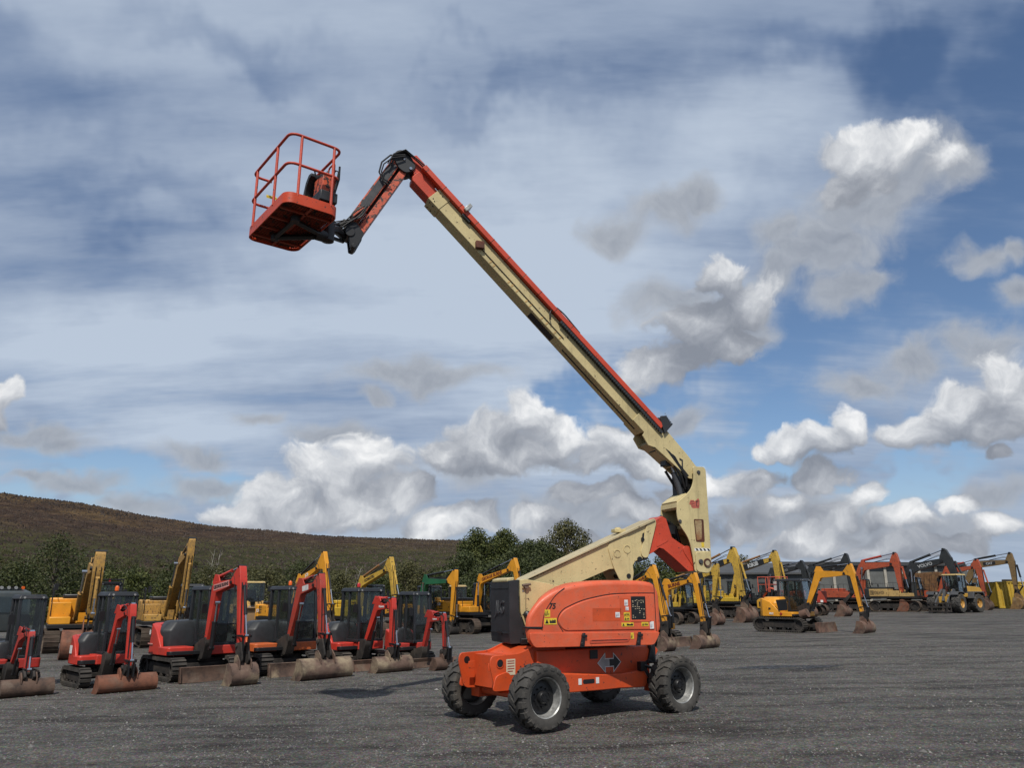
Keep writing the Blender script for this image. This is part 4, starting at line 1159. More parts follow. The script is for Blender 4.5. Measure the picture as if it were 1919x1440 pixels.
# weathered red sticker emblem
g = TG()
em = [(2.57,3.90), (2.60,3.97), (2.63,3.95), (2.66,3.97), (2.68,3.94), (2.72,3.95), (2.76,3.99), (2.79,4.0), (2.81,3.94), (2.80,3.85), (2.79,3.80), (2.70,3.80), (2.66,3.79), (2.61,3.81), (2.60,3.86), (2.56,3.87)]
g.prism(rc(em, .012, 3), -.3275, -.325); g.build('sticker', paint((.50,.12,.08), .5, .3, .6, dirtc=(.30,.16,.12), scale=4), lift, smooth=False, label='worn red sticker')
g = TG()
for (u0, z0, u1, z1) in ((2.60,3.925,2.68,3.935), (2.61,3.88,2.69,3.885), (2.61,3.83,2.70,3.835), (2.72,3.83,2.735,3.94), (2.735,3.93,2.78,3.95), (2.735,3.83,2.78,3.84)):
    g.prism([(u0, z0), (u1, z0+.004), (u1, z1+.006), (u0, z1)], -.3295, -.3277)
g.build('sticker_line', paint((.10,.03,.03), .5, .1), lift, smooth=False)

# --- main boom
dU = Vector((-.7205, .6935)); dN = Vector((.6935, .7205))     # along, and up-normal, in the boom plane
B0 = Vector((1.66, 5.33))                                      # lower edge where the base box starts
def bp(s, h): p = B0 + dU*s + dN*h; return (p.x, p.y)
LB = 6.50
HWB = .175
root = [(2.86,4.62), (2.80,4.30), (2.62,4.30), (2.30,4.58), (2.0,4.86), (1.88,4.96), (1.80,4.95), (1.70,5.10), (1.72,5.18), (1.50,5.45)]
root2 = [bp(.3,.33), (1.74,5.74), (2.18,5.44), (2.64,4.94)]
g = TG()
for s in (-1, 1): g.prism([(2.88,4.66), (2.84,4.40), (2.66,4.42), (1.90,5.02), (1.74,5.06), (1.62,5.26), bp(.0,.0), bp(.35,.0), bp(.35,.36), (1.80,5.70), (2.20,5.40), (2.66,4.92)], *(sorted((s*.175, s*.215))))
g.build('boom_root_plate', CREAM, lift, .008)
g = TG(); g.prism([(2.80,4.72), (2.66,4.90), (2.20,5.38), (1.80,5.68), bp(.35,.34), bp(.35,.30), (1.8,5.6), (2.16,5.32), (2.6,4.84)], -.175, .175)
g.build('boom_root_web', CREAM, lift, .006)
g = TG(); g.prism([(1.75,5.10), (1.80,5.16), (2.40,4.68), (2.36,4.66)], -.175, .175); g.build('root_underside', CREAMD, lift)
g = TG(); g.prism([bp(0,0), bp(LB,0), bp(LB,.31), bp(0,.31)], -HWB, HWB); g.build('base_boom', CREAM, lift, .012)
g = TG(); g.prism([bp(-.1,.31), bp(LB*.98,.312), bp(LB*.98,.345), bp(-.1,.345)], -.06, HWB-.02); g.build('boom_spine', CREAM, lift, .006)
# wear plates and slots on the underside, extension cable and rusty clips
g = TG()
for (a, b) in ((2.7, 3.4),): g.prism([bp(a,-.003), bp(b,-.003), bp(b,.0), bp(a,.0)], -.10, .13)
g.prism([bp(.15,-.004), bp(2.4,-.004), bp(2.4,0), bp(.15,0)], -.02, .03)
g.build('underside_slot', BLACK, lift)
g = TG(); g.prism([bp(LB-.30,-.012), bp(LB+.01,-.012), bp(LB+.01,.36), bp(LB-.30,.36)], -HWB-.012, HWB+.012); g.build('boom_nose_collar', CREAM, lift, .006)
g = TG()
for (a, h) in ((LB-.06,.06), (LB-.12,.04), (LB-.06,.26), (LB-.14,.25)): 
    p = bp(a, h); g.cyl((p[0], -HWB-.02, p[1]), (p[0], -HWB-.01, p[1]), .012, 6)
for (a, y_) in ((LB-.06,-.1), (LB-.06,.1), (LB-.16,-.1), (LB-.16,.1)):
    p = bp(a, -.015); q = bp(a, -.03); g.cyl((p[0], y_, p[1]), (q[0], y_, q[1]), .012, 6)
g.build('bolts', BLACK, lift)
g = TG(); p0 = bp(2.55,.10); p1 = bp(5.05,.10); g.tube([(p0[0],-HWB-.012,p0[1]), (p1[0],-HWB-.012,p1[1])], .008, 6); g.build('cable', BLACK, lift)
g = TG()
for s_ in (2.6,2.75,3.0,3.15,3.5,3.62,3.9,4.05,4.15,4.6,4.7):
    a = bp(s_, .03); b = bp(s_+.02, .12); g.prism([bp(s_,.02), bp(s_+.03,.02), bp(s_+.03,.12), bp(s_,.12)], -HWB-.006, -HWB)
g.build('cable_clips', paint((.55,.36,.14), .6, .3), lift)
g = TG(); a = bp(5.12,.12); g.box(a[0]-.09, a[0]+.09, -HWB-.09, -HWB, a[1]-.09, a[1]+.07); g.build('junction_box', rusty((.12,.045,.03)), lift, .012)
# orange hose carrier rail on top
g = TG(); g.prism([bp(-.20,.318), bp(LB+.55,.318), bp(LB+.55,.428), bp(-.20,.428)], -.275, -.08)
g.build('hose_rail', OR_RED, lift, .008)
g = TG()
for k in range(9):
    s_ = 2.6 + k*.48; g.prism([bp(s_,.316), bp(s_+.012,.316), bp(s_+.012,.431), bp(s_,.431)], -.277, -.078)
g.build('rail_joint', rusty((.09,.03,.02)), lift)
g = TG(); g.prism([bp(5.80,.36), bp(5.88,.36), bp(5.88,.54), bp(5.80,.54)], -.34, -.08); g.build('rail_bracket', plain('zinc', (.45,.44,.40), .4, .7), lift, .006)
g = TG(); g.prism([bp(5.60,.27), bp(5.82,.27), bp(5.82,.33), bp(5.60,.33)], -.25, -HWB); g.build('bracket_arm', BLACK, lift, .004)
# energy chain links along the lower half
link_me = None
nl = 52
for k in range(nl):
    s_ = -.25 + k*(3.15/nl)
    a = bp(s_, .355); 
    g = Geo(); g.M = rot(20)
    if link_me is None:
        g2 = Geo(); g2.prism([(-.026,-.028), (.026,-.028), (.030,.028), (-.022,.028)], -.045, -.034); g2.prism([(-.026,-.028), (.026,-.028), (.030,.028), (-.022,.028)], .034, .045); g2.box(-.02,.02,-.034,.034,.02,.026); g2.box(-.012,.012,-.034,.034,-.026,-.02)
        o = g2.build('chain_link', DARK, lift, 0); link_me = o.data
    else:
        o = bpy.data.objects.new('chain_link', link_me); COL.objects.link(o); o.parent = lift
    an = math.atan2(dU.y, dU.x)
    o.matrix_local = rot(20) @ Matrix.Translation((a[0]-.045, -.228, a[1]-.062)) @ Matrix.Rotation(-an, 4, 'Y')
g = TG(); g.prism([bp(-.33,.30), bp(-.33,.60), bp(-.10,.62), bp(-.02,.52), bp(-.10,.44), bp(-.22,.36)], -.28, -.24)
g.prism([bp(-.33,.30), bp(-.33,.60), bp(-.10,.62), bp(-.02,.52), bp(-.10,.44), bp(-.22,.36)], -.10, -.06); g.build('chain_guide', DARK, lift, .006)
g = TG()
for k in range(6):
    a = Vector(bp(-.28 + k*.045, .58 + .01*k)); g.cyl((a.x, -.29, a.y), (a.x, -.28, a.y), .014, 6)
g.build('guide_rivets', CHROME, lift)
g = TG(); pts = [bp(3.0,.36), bp(3.10,.42), bp(3.16,.34), bp(3.12,.22), bp(3.02,.16)]
g.tube([(p[0], -.225, p[1]) for p in rc(pts, .06, 4, closed=False)], .016, 6); g.tube([(p[0]+.03, -.24, p[1]+.03) for p in rc([bp(2.4,.40), bp(2.9,.43), bp(3.14,.40), bp(3.15,.25)], .06, 4, closed=False)], .014, 6)
g.build('hose_loop', HOSE, lift)
# red fly section and tip
g = TG(); g.prism([bp(LB,.02), bp(LB+.50,.02), bp(LB+.56,.08), bp(LB+.56,.28), bp(LB,.28)], -.145, .145); g.build('fly_boom', OR_RED, lift, .012)
g = TG(); g.prism([bp(LB+.50,.10), bp(LB+.75,.24), bp(LB+.92,.36), bp(LB+.86,.50), bp(LB+.62,.50), bp(LB+.3,.40), bp(LB+.1,.30)], -.13, .13); g.build('boom_tip', OR_RED, lift, .012)
PV = Vector((-3.58, 10.60))
g = TG(); g.prism(rc([(-3.78,10.62), (-3.74,10.78), (-3.60,10.84), (-3.42,10.72), (-3.30,10.50), (-3.38,10.38), (-3.52,10.32), (-3.66,10.40)], .07), -.165, .165); g.build('knuckle', DARK, lift, .01)
g = TG(); g.lathe([(0,-.03), (.03,-.03), (.035,0)], 12, 'y', -3.42, 10.43, -.165); g.lathe([(0,-.02), (.02,-.02), (.03,0)], 12, 'y', -3.56, 10.62, -.165); g.build('knuckle_pin', CHROME, lift)
g = TG(); g.cyl((-3.52,-.03,10.40), (-3.22,-.03,10.14), .022, 10); g.cyl((-3.60,.0,10.36), (-3.50,.0,10.44), .06, 10); g.build('level_cylinder', BLACK, lift)
rr = random.Random(9)
g = TG()
for k in range(6):
    o_ = rr.uniform(-.03, .03); yy = -.17 - .012*k
    P = [(-3.02 + o_, yy, 10.42+o_), (-3.28, yy, 10.62 + o_), (-3.55, yy-.01, 10.80 + o_*.6), (-3.74 - .01*k, yy, 10.66), (-3.80 - .02*k, yy, 10.42 + o_)]
    g.tube(P, .012, 6)
def arc3(c, r, a0, a1, y, n=12): return [(c[0] + r*math.cos(R(a0+(a1-a0)*i/n)), y, c[1] + r*math.sin(R(a0+(a1-a0)*i/n))) for i in range(n+1)]
g.tube([(-3.55,-.2,10.70), (-3.85,-.22,10.62), (-4.02,-.23,10.42), (-4.06,-.22,10.20), (-3.96,-.2,10.02), (-3.86,-.18,9.98)], .018, 7)
g.tube([(-3.55,-.22,10.66), (-3.82,-.25,10.55), (-3.98,-.24,10.38), (-4.02,-.24,10.20), (-3.95,-.21,10.06), (-3.80,-.19,10.02)], .014, 7)
g.build('hose', HOSE, lift)
# --- jib
jU = Vector((-.4746, -.880)); jN = Vector((-.880, .4746))
J0 = Vector((-3.62, 10.52))
def jp(s, h): p = J0 + jU*s + jN*h; return (p.x, p.y)
g = TG(); g.prism([jp(-.02,.0), jp(1.55,.0), jp(1.62,.06), jp(1.60,.20), jp(-.05,.20)], -.13, .13); jb = g.build('jib_upper_beam', OR_CHIP, lift, .008)
g = TG(); g.prism([jp(.10,.02), jp(1.30,.02), jp(1.30,.17), jp(.10,.17)], -.1365, -.13); g.build('jib_cover', paint((.035,.037,.042), .55, .5, dirtc=(.10,.10,.10)), lift, .004)
g = TG(); g.prism([jp(.12,-.20), jp(2.0,-.20), jp(2.02,-.10), jp(1.95,-.06), jp(.1,-.06), jp(.04,-.13)], -.12, .12); g.build('jib_lower_beam', OR_CHIP, lift, .006)
g = TG(); g.cyl((jp(.2,-.03)[0], 0, jp(.2,-.03)[1]), (jp(1.3,-.03)[0], 0, jp(1.3,-.03)[1]), .045, 10); g.build('jib_cylinder', BLACK, lift)
g = TG(); g.cyl((jp(1.3,-.03)[0], 0, jp(1.3,-.03)[1]), (jp(1.8,-.03)[0], 0, jp(1.8,-.03)[1]), .022, 10); g.build('cylinder_rod', CHROME, lift)
g = TG(); g.prism(rc([jp(1.78,-.22), jp(2.12,-.25), jp(2.20,-.16), jp(2.02,-.02), jp(1.88,.20), jp(1.76,.16), jp(1.66,.04)], .04), -.15, -.09); g.prism(rc([jp(1.78,-.22), jp(2.12,-.25), jp(2.20,-.16), jp(2.02,-.02), jp(1.88,.20), jp(1.76,.16), jp(1.66,.04)], .04), .09, .15)
g.cyl((jp(1.92,.02)[0], -.17, jp(1.92,.02)[1]), (jp(1.92,.02)[0], .17, jp(1.92,.02)[1]), .10, 14); g.cyl((jp(2.12,-.19)[0], -.17, jp(2.12,-.19)[1]), (jp(2.12,-.19)[0], .17, jp(2.12,-.19)[1]), .05, 10); g.cyl((jp(1.7,.22)[0], .0, jp(1.7,.22)[1]), (jp(2.1,.30)[0], .0, jp(2.1,.30)[1]), .06, 10)
g.build('jib_end_bracket', BLACK, lift, .01)
g = TG()
rr = random.Random(11)
for k in range(9):
    a = rr.uniform(-.12, .16); b = rr.uniform(-.1, .2)
    P = [(*jp(1.28 + rr.uniform(0,.1), .06 + a*.3),), (*jp(1.55, .10 + a),), (*jp(1.85, .16 + b*.5),), (*jp(2.02, .22 + b),), (*jp(1.95, .40 + b*.6),)]
    g.tube([(p[0], -.16 - .01*k, p[1]) for p in rc(P, .12, 4, closed=False)], .012, 6)
g.build('hose', HOSE, lift)
# rotator between jib and basket
cR, sR = math.cos(R(20)), math.sin(R(20))
def TL(u, y, z): return Vector((u*ct - y*st_, u*st_ + y*ct, z))
PC = Vector((-3.96 - LX, 12.54 - LY, 8.43)); PAng = 127.7
PM = rot(PAng, PC.x, PC.y, PC.z)
def PG(): g = Geo(); g.M = PM; return g
rotc = PM @ Vector((-.10, -.66, .06))
je = TL(*(Vector((jp(2.0, .10)[0], 0, jp(2.0, .10)[1]))))
g = Geo()
g.lathe([(0,-.16), (.10,-.16), (.12,-.12), (.12,.12), (.10,.16), (0,.16)], 18, 'z', rotc.x, 0, 0) if False else None
g.cyl(tuple(rotc + Vector((0, 0, -.16))), tuple(rotc + Vector((0, 0, .20))), .115, 18)
g.cyl(tuple(rotc + Vector((0, 0, .20))), tuple(rotc + Vector((0, 0, .26))), .08, 14)
g.tube([tuple(je), tuple(je.lerp(rotc, .5) + Vector((0, 0, .10))), tuple(rotc + Vector((0, 0, .10)))], .085, 10)
g.tube([tuple(je + Vector((0, 0, -.12))), tuple(rotc + Vector((0, 0, -.06)))], .04, 8)
g.tube([tuple(je + Vector((.0, 0, .1))), tuple(je.lerp(rotc, .4) + Vector((0, 0, .22))), tuple(rotc + Vector((0, 0, .18)))], .03, 8)
g.build('platform_rotator', BLACK, lift)
g = PG()
for (a, b, r_) in (((-.10,-.60,-.03), (-.40,.10,-.05), .045), ((-.10,-.60,-.03), (.42,.12,-.05), .05), ((-.48,.10,-.05), (.50,.12,-.05), .042)): g.cyl(a, b, r_, 12)
g.lathe([(0,-.09), (.08,-.09), (.09,0)], 14, 'z', -.44, 0, .10); g.lathe([(0,-.09), (.07,-.09), (.08,0)], 14, 'z', .46, 0, .12)
g.cyl((-.1,-.72,-.02), (-.1,-.42,-.02), .11, 12)
g.build('basket_support', BLACK, lift)
# --- basket
HL, HS = .93, .485
def rrect(hx, hy, r, n=6):
    P = []
    for (sx, sy, a0) in ((1,1,0), (-1,1,90), (-1,-1,180), (1,-1,270)):
        for i in range(n+1):
            a = R(a0 + 90*i/n); P.append((sx*(hx-r) + r*math.cos(a), sy*(hy-r) + r*math.sin(a)))
    return P
g = PG()
o1 = rrect(HL, HS, .17, 8); o2 = rrect(HL-.02, HS-.02, .155, 8); n_ = len(o1)
vs = [(x, y, 0) for x, y in o1] + [(x, y, .19) for x, y in o1] + [(x, y, .19) for x, y in o2] + [(x, y, 0) for x, y in o2]
fs = []
for i in range(n_):
    j = (i+1) % n_
    for k in range(4): a = k*n_; b = ((k+1) % 4)*n_; fs.append((a+i, a+j, b+j, b+i))
g.add(vs, fs); g.build('basket_rim', OR_BASK, lift, ang=50)
g = PG()
gi = rrect(HL-.03, HS-.03, .145, 6)
for k in range(-17, 18):
    x = k*.052
    ymax = HS-.035 if abs(x) < HL-.19 else HS-.035-.14*((abs(x)-(HL-.19))/.15)**2
    g.box(x-.004, x+.004, -ymax, ymax, .035, .065)
for k in range(-8, 9):
    y = k*.052; g.box(-HL+.03 + (.06 if abs(y) > .38 else 0), HL-.03 - (.06 if abs(y) > .38 else 0), y-.006, y+.006, .045, .062)
g.build('floor_grating', paint((.40,.06,.025), .6, .8, .9, dirtc=(.05,.035,.03)), lift, smooth=False)
g = PG(); g.prismz(rrect(HL-.035, HS-.035, .14, 6), .066, .072); g.build('floor_plate', paint((.20,.07,.05), .7, .9, .9, dirtc=(.05,.045,.045), scale=2), lift)
g = PG()
for x in (-.62, -.2, .25, .66): g.box(x-.018, x+.018, -HS+.03, HS-.03, .0, .036)
g.box(-HL+.03, HL-.03, -.02, .02, .0, .03)
g.build('floor_cross_bar', paint((.38,.05,.02), .5, .5, .5), lift)
def rail_path(z, x_end, jx):
    P = [(HL-.02, -HS+.38*0 - .0, z)]
    c = .16
    pts2 = [(HL-.02, .12), (HL-.02, HS-.01), (-HL+.02, HS-.01), (-HL+.02, -HS+.01), (jx, -HS+.01)]
    return [(p[0], p[1], z) for p in rc(pts2, .17, 7, closed=False)]
for z, jx in ((1.30, .45), (.74, .80)):
    g = PG(); g.tube(rail_path(z, 0, jx), .025, 9); g.build('guard_rail', OR_RED, lift, ang=60)
for (x, y) in ((.66, HS-.01), (-.34, HS-.01), (-HL+.02, .27), (-HL+.02, -.33), (.45, -HS+.01)):
    g = PG(); g.cyl((x, y, .15), (x, y, 1.30), .025, 9); g.build('rail_post', OR_RED, lift)
g = PG(); g.tube(rc([Vector((HL-.02,.18,.60)), Vector((HL-.02,-.10,.62)), Vector((HL-.02,-.40,.60))], .05, 3, closed=False), .017, 8)
g.tube([(HL-.02,.26,.20), (HL-.02,.24,.5), (HL-.02,.12,.62)], .017, 8); g.build('gate_bar', OR_RED, lift)
g = PG(); g.tube([(HL-.02,.30,.28), (HL-.02,.27,.5)], .028, 8); g.build('gate_grip', plain('grey_tape', (.35,.35,.34), .5, 0, .5, 30), lift)
g = PG(); g.hexa([(.10,HS-.03,.50), (.12,HS-.22,.52), (.14,HS-.22,.54), (.12,HS-.03,.52)], [(.10,HS-.03,.55), (.12,HS-.22,.57), (.14,HS-.22,.59), (.12,HS-.03,.57)]); g.build('yellow_tag', YELP, lift)
# control console on the jib side
g = PG(); g.box(-.80, -.42, -.46, -.20, .48, .80); g.build('console_box', OR_CHIP, lift, .012)
g = PG(); g.box(-.84, -.40, -.48, -.16, .28, .475); g.box(-.38,-.30,-.47,-.2,.2,.5); g.build('console_base', DARK, lift, .015)
g = PG(); pts = [(-.40,.20), (-.34,.36), (-.20,.62), (-.08,.80), (-.02,.84), (-.05,.90), (-.24,.80), (-.42,.50), (-.48,.24)]
g = PG()
cov = [(-.50,.92), (-.38,.93), (-.26,.82), (-.18,.62), (-.15,.36), (-.15,.22), (-.22,.22), (-.24,.5), (-.30,.72), (-.42,.84), (-.50,.86)]
g.prism(cov, -.46, -.10); g.build('console_shield', DARK, lift, .01)
g = PG(); g.box(-.36, -.30, -.09, -.085, .25, .45); g.box(-.40,-.2,-.10,-.09,.2,.5); g.build('warning_label', YELP, lift, smooth=False)
g = PG(); g.tube(rc([Vector((-.55,-.40,.85)), Vector((-.55,-.40,1.08)), Vector((-.80,-.40,1.08)), Vector((-.80,-.40,.8))], .07, 4, closed=False), .016, 8); g.tube(rc([Vector((-.12,-.40,.2)), Vector((-.12,-.40,.62)), Vector((-.3,-.40,.70))], .09, 4, closed=False), .016, 8); g.build('console_guard', OR_RED, lift)
g = PG(); g.cyl((-.62,-.30,.80), (-.62,-.30,.90), .035, 10); g.cyl((-.72,-.32,.80), (-.70,-.32,.92), .022, 8); g.box(-.76,-.5,-.42,-.2,.80,.84); g.cyl((-.5,-.2,.84), (-.49,-.16,.98), .016, 6)
g.build('joystick', BLACK, lift)
g = PG(); g.tube([(-.78,-.44,.5), (-.86,-.47,.75), (-.86,-.47,1.0)], .02, 6); g.tube([(-.5,-.45,.9), (-.7,-.47,1.0), (-.85,-.46,.9), (-.88,-.4,.5)], .014, 6); g.build('console_cable', HOSE, lift)
# lift cylinder and hoses inside the mast head
g = TG(); g.cyl((2.58,-.06,3.98), (2.40,-.06,4.56), .062, 12); g.build('lift_cylinder', paint((.05,.055,.065), .35, .2), lift)
g = TG(); g.cyl((2.40,-.06,4.56), (2.33,-.06,4.80), .032, 10); g.build('cylinder_rod', CHROME, lift)
g = TG(); g.box(2.55,2.9,-.14,.26,4.05,4.5)
g.tube([(2.20,-.18,4.98), (2.35,-.2,4.85), (2.60,-.2,4.42), (2.62,-.18,4.25)], .03, 7); g.tube([(2.12,-.16,5.02), (2.28,-.19,4.8), (2.5,-.19,4.45), (2.6,-.16,4.2)], .025, 7)
g.tube([(2.3,.1,4.6), (2.5,.1,4.3), (2.62,.05,4.1)], .03, 7)
g.build('hose_bundle', BLACK, lift)
g = TG(); g.box(1.92,2.05,-.17,.1,4.96,5.08); g.box(2.18,2.34,-.13,.1,4.68,4.86); g.build('underside_blocks', BLACK, lift, .01)
g = TG(); g.prism([(2.14,5.02), (2.24,4.96), (2.66,4.48), (2.60,4.44)], -.222, -.216); g.build('black_guard_strip', BLACK, lift)
g = TG(); g.prism([(2.46,4.84), (2.54,4.80), (2.53,4.6), (2.50,4.6), (2.51,4.78), (2.46,4.80)], -.222, -.216); g.build('bracket', DARK, lift)
# ------------------------------------------------------------------ tracked excavators
def stadium(L, r, n):
    """points and tangent angles around a track loop of overall length L and end radius r"""
    s = L - 2*r; per = 2*s + 2*PI*r; out = []
    for i in range(n):
        d = per*i/n
        if d < s: out.append((-s/2 + d, 0, 0.0)); continue
        d -= s
        if d < PI*r: a = d/r; out.append((s/2 + r*math.sin(a), r - r*math.cos(a), a)); continue
        d -= PI*r
        if d < s: out.append((s/2 - d, 2*r, PI)); continue
        d -= s
        a = d/r; out.append((-s/2 - r*math.sin(a), r + r*math.cos(a), PI + a))
    return out, per

def tracks(root, L, r, w, gauge, steel, shoes, ang=0.0, mat=None, slack=.0):
    M0 = rot(ang)
    n = int((2*(L-2*r) + 2*PI*r)/(.17 if steel else .12))
    th = .035 if steel else .05
    P, per = stadium(L, r, n)
    step = per/n
    for s in (-1, 1):
        yc = s*gauge/2
        # inner belt / chain
        g = Geo(); g.M = M0
        m = 40
        Q, _ = stadium(L - 2*th, r - th, m)
        vs = []; fs = []
        hw = w*.30 if steel else w*.5
        for (x, z, a) in Q:
            nx, nz = math.sin(a), -math.cos(a)
            for (yy, k) in ((-hw, 0), (hw, 0), (hw, -.045), (-hw, -.045)):
                vs.append((x + nx*k, yc + yy, z + th + nz*k))
        for i in range(m):
            j = (i+1) % m
            for k in range(4): fs.append((i*4+k, j*4+k, j*4+(k+1) % 4, i*4+(k+1) % 4))
        g.add(vs, fs)
        tm = mat or (TSTEEL if steel else TRUBBER)
        if not shoes:
            for (x, z, a) in P:
                q = Matrix.Translation((x, yc, z)) @ Matrix.Rotation(-a, 4, 'Y')
                g.M = M0 @ q
                if steel:
                    g.box(-step*.46, step*.46, -w/2, w/2, 0, th*.7); g.box(-step*.1, step*.05, -w/2, w/2, -.018, 0)
                else:
                    g.box(-step*.30, step*.30, -w/2, w/2, 0, th)
            g.M = M0
        tr = g.build('track', tm, root, smooth=False)
        if shoes:
            me = None
            for (x, z, a) in P:
                if me is None:
                    g = Geo(); g.box(-step*.46, step*.46, -w/2, w/2, 0, th*.8); g.box(-step*.40, -step*.28, -w/2, w/2, -.03, 0); g.box(-step*.04, step*.08, -w/2, w/2, -.022, 0); g.box(step*.30, step*.40, -w/2, w/2, -.022, 0)
                    o = g.build('track_shoe', tm, tr, smooth=False); me = o.data
                else:
                    o = bpy.data.objects.new('track_shoe', me); COL.objects.link(o); o.parent = tr
                o.matrix_local = M0 @ Matrix.Translation((x, yc, z)) @ Matrix.Rotation(-a, 4, 'Y')
        ri = r - th - .045
        out = s*w*.34
        for (nm, cx) in (('sprocket', -(L/2 - r)), ('idler', L/2 - r)):
            g = Geo(); g.M = M0
            g.lathe([(0, -w*.2), (ri*.55, -w*.2), (ri*.6, -w*.3), (ri, -w*.3), (ri, w*.3), (ri*.6, w*.3), (ri*.55, w*.2), (0, w*.2)], 20, 'y', cx, r, yc)
            g.build(nm, CHAS, tr)
        g = Geo(); g.M = M0
        g.prism(rc([(-(L/2-r)*.80, r*.62), (-(L/2-r)*.74, r*1.45), ((L/2-r)*.74, r*1.40), ((L/2-r)*.84, r*.9), ((L/2-r)*.70, r*.55)], r*.12), yc - w*.27, yc + w*.27)
        g.build('track_frame', CHAS, tr, .01)
        g = Geo(); g.M = M0
        k = 5 if steel else 4
        for i in range(k):
            x = -(L/2-r)*.72 + (L/2-r)*1.44*i/(k-1)
            g.cyl((x, yc - w*.33, r*.38), (x, yc + w*.33, r*.38), r*.24, 10)
        for x in (-.3*(L/2-r), .35*(L/2-r)): g.cyl((x, yc - w*.28, r*1.72), (x, yc + w*.28, r*1.72), r*.14, 8)
        g.build('track_rollers', CHAS, tr)
    g = Geo(); g.M = M0
    g.box(-L*.24, L*.24, -gauge*.42, gauge*.42, r*.8, r*1.8)
    g.box(-L*.30, L*.30, -gauge*.5, gauge*.5, r*1.0, r*1.45)
    g.lathe([(0, r*1.7), (gauge*.30, r*1.7), (gauge*.30, r*2.25), (0, r*2.25)], 24, 'z')
    g.build('undercarriage', CHAS, root, .01)

def blade(root, x, w, h, mat, r, gauge, ang=0.0, z0=.01):
    g = Geo(); g.M = rot(ang)
    P = [(x-.02, z0), (x+.07, z0+.0), (x+.03, z0+h*.3), (x+.0, z0+h*.6), (x+.035, z0+h*.97), (x-.0, z0+h), (x-.05, z0+h*.65), (x-.03, z0+h*.3)]
    g.prism(P, -w/2, w/2)
    b = g.build('dozer_blade', mat, root, .006)
    g = Geo(); g.M = rot(ang)
    for s in (-1, 1): g.prism([(x+.0, z0+.0), (x+.14, z0+.02), (x+.10, z0+h*.6), (x+.04, z0+h), (x-.05, z0+h)], *(sorted((s*w/2, s*(w/2-.018)))))
    g.build('blade_end_plate', mat, b)
    g = Geo(); g.M = rot(ang)
    for s in (-1, 1): g.hexa([(x-.9, s*gauge*.25-.05, r*.9), (x, s*w*.28-.05, h*.35), (x, s*w*.28+.05, h*.35), (x-.9, s*gauge*.25+.05, r*.9)], [(x-.9, s*gauge*.25-.05, r*1.2), (x, s*w*.28-.05, h*.65), (x, s*w*.28+.05, h*.65), (x-.9, s*gauge*.25+.05, r*1.2)])
    g.build('blade_arm', CHAS, root, .006)

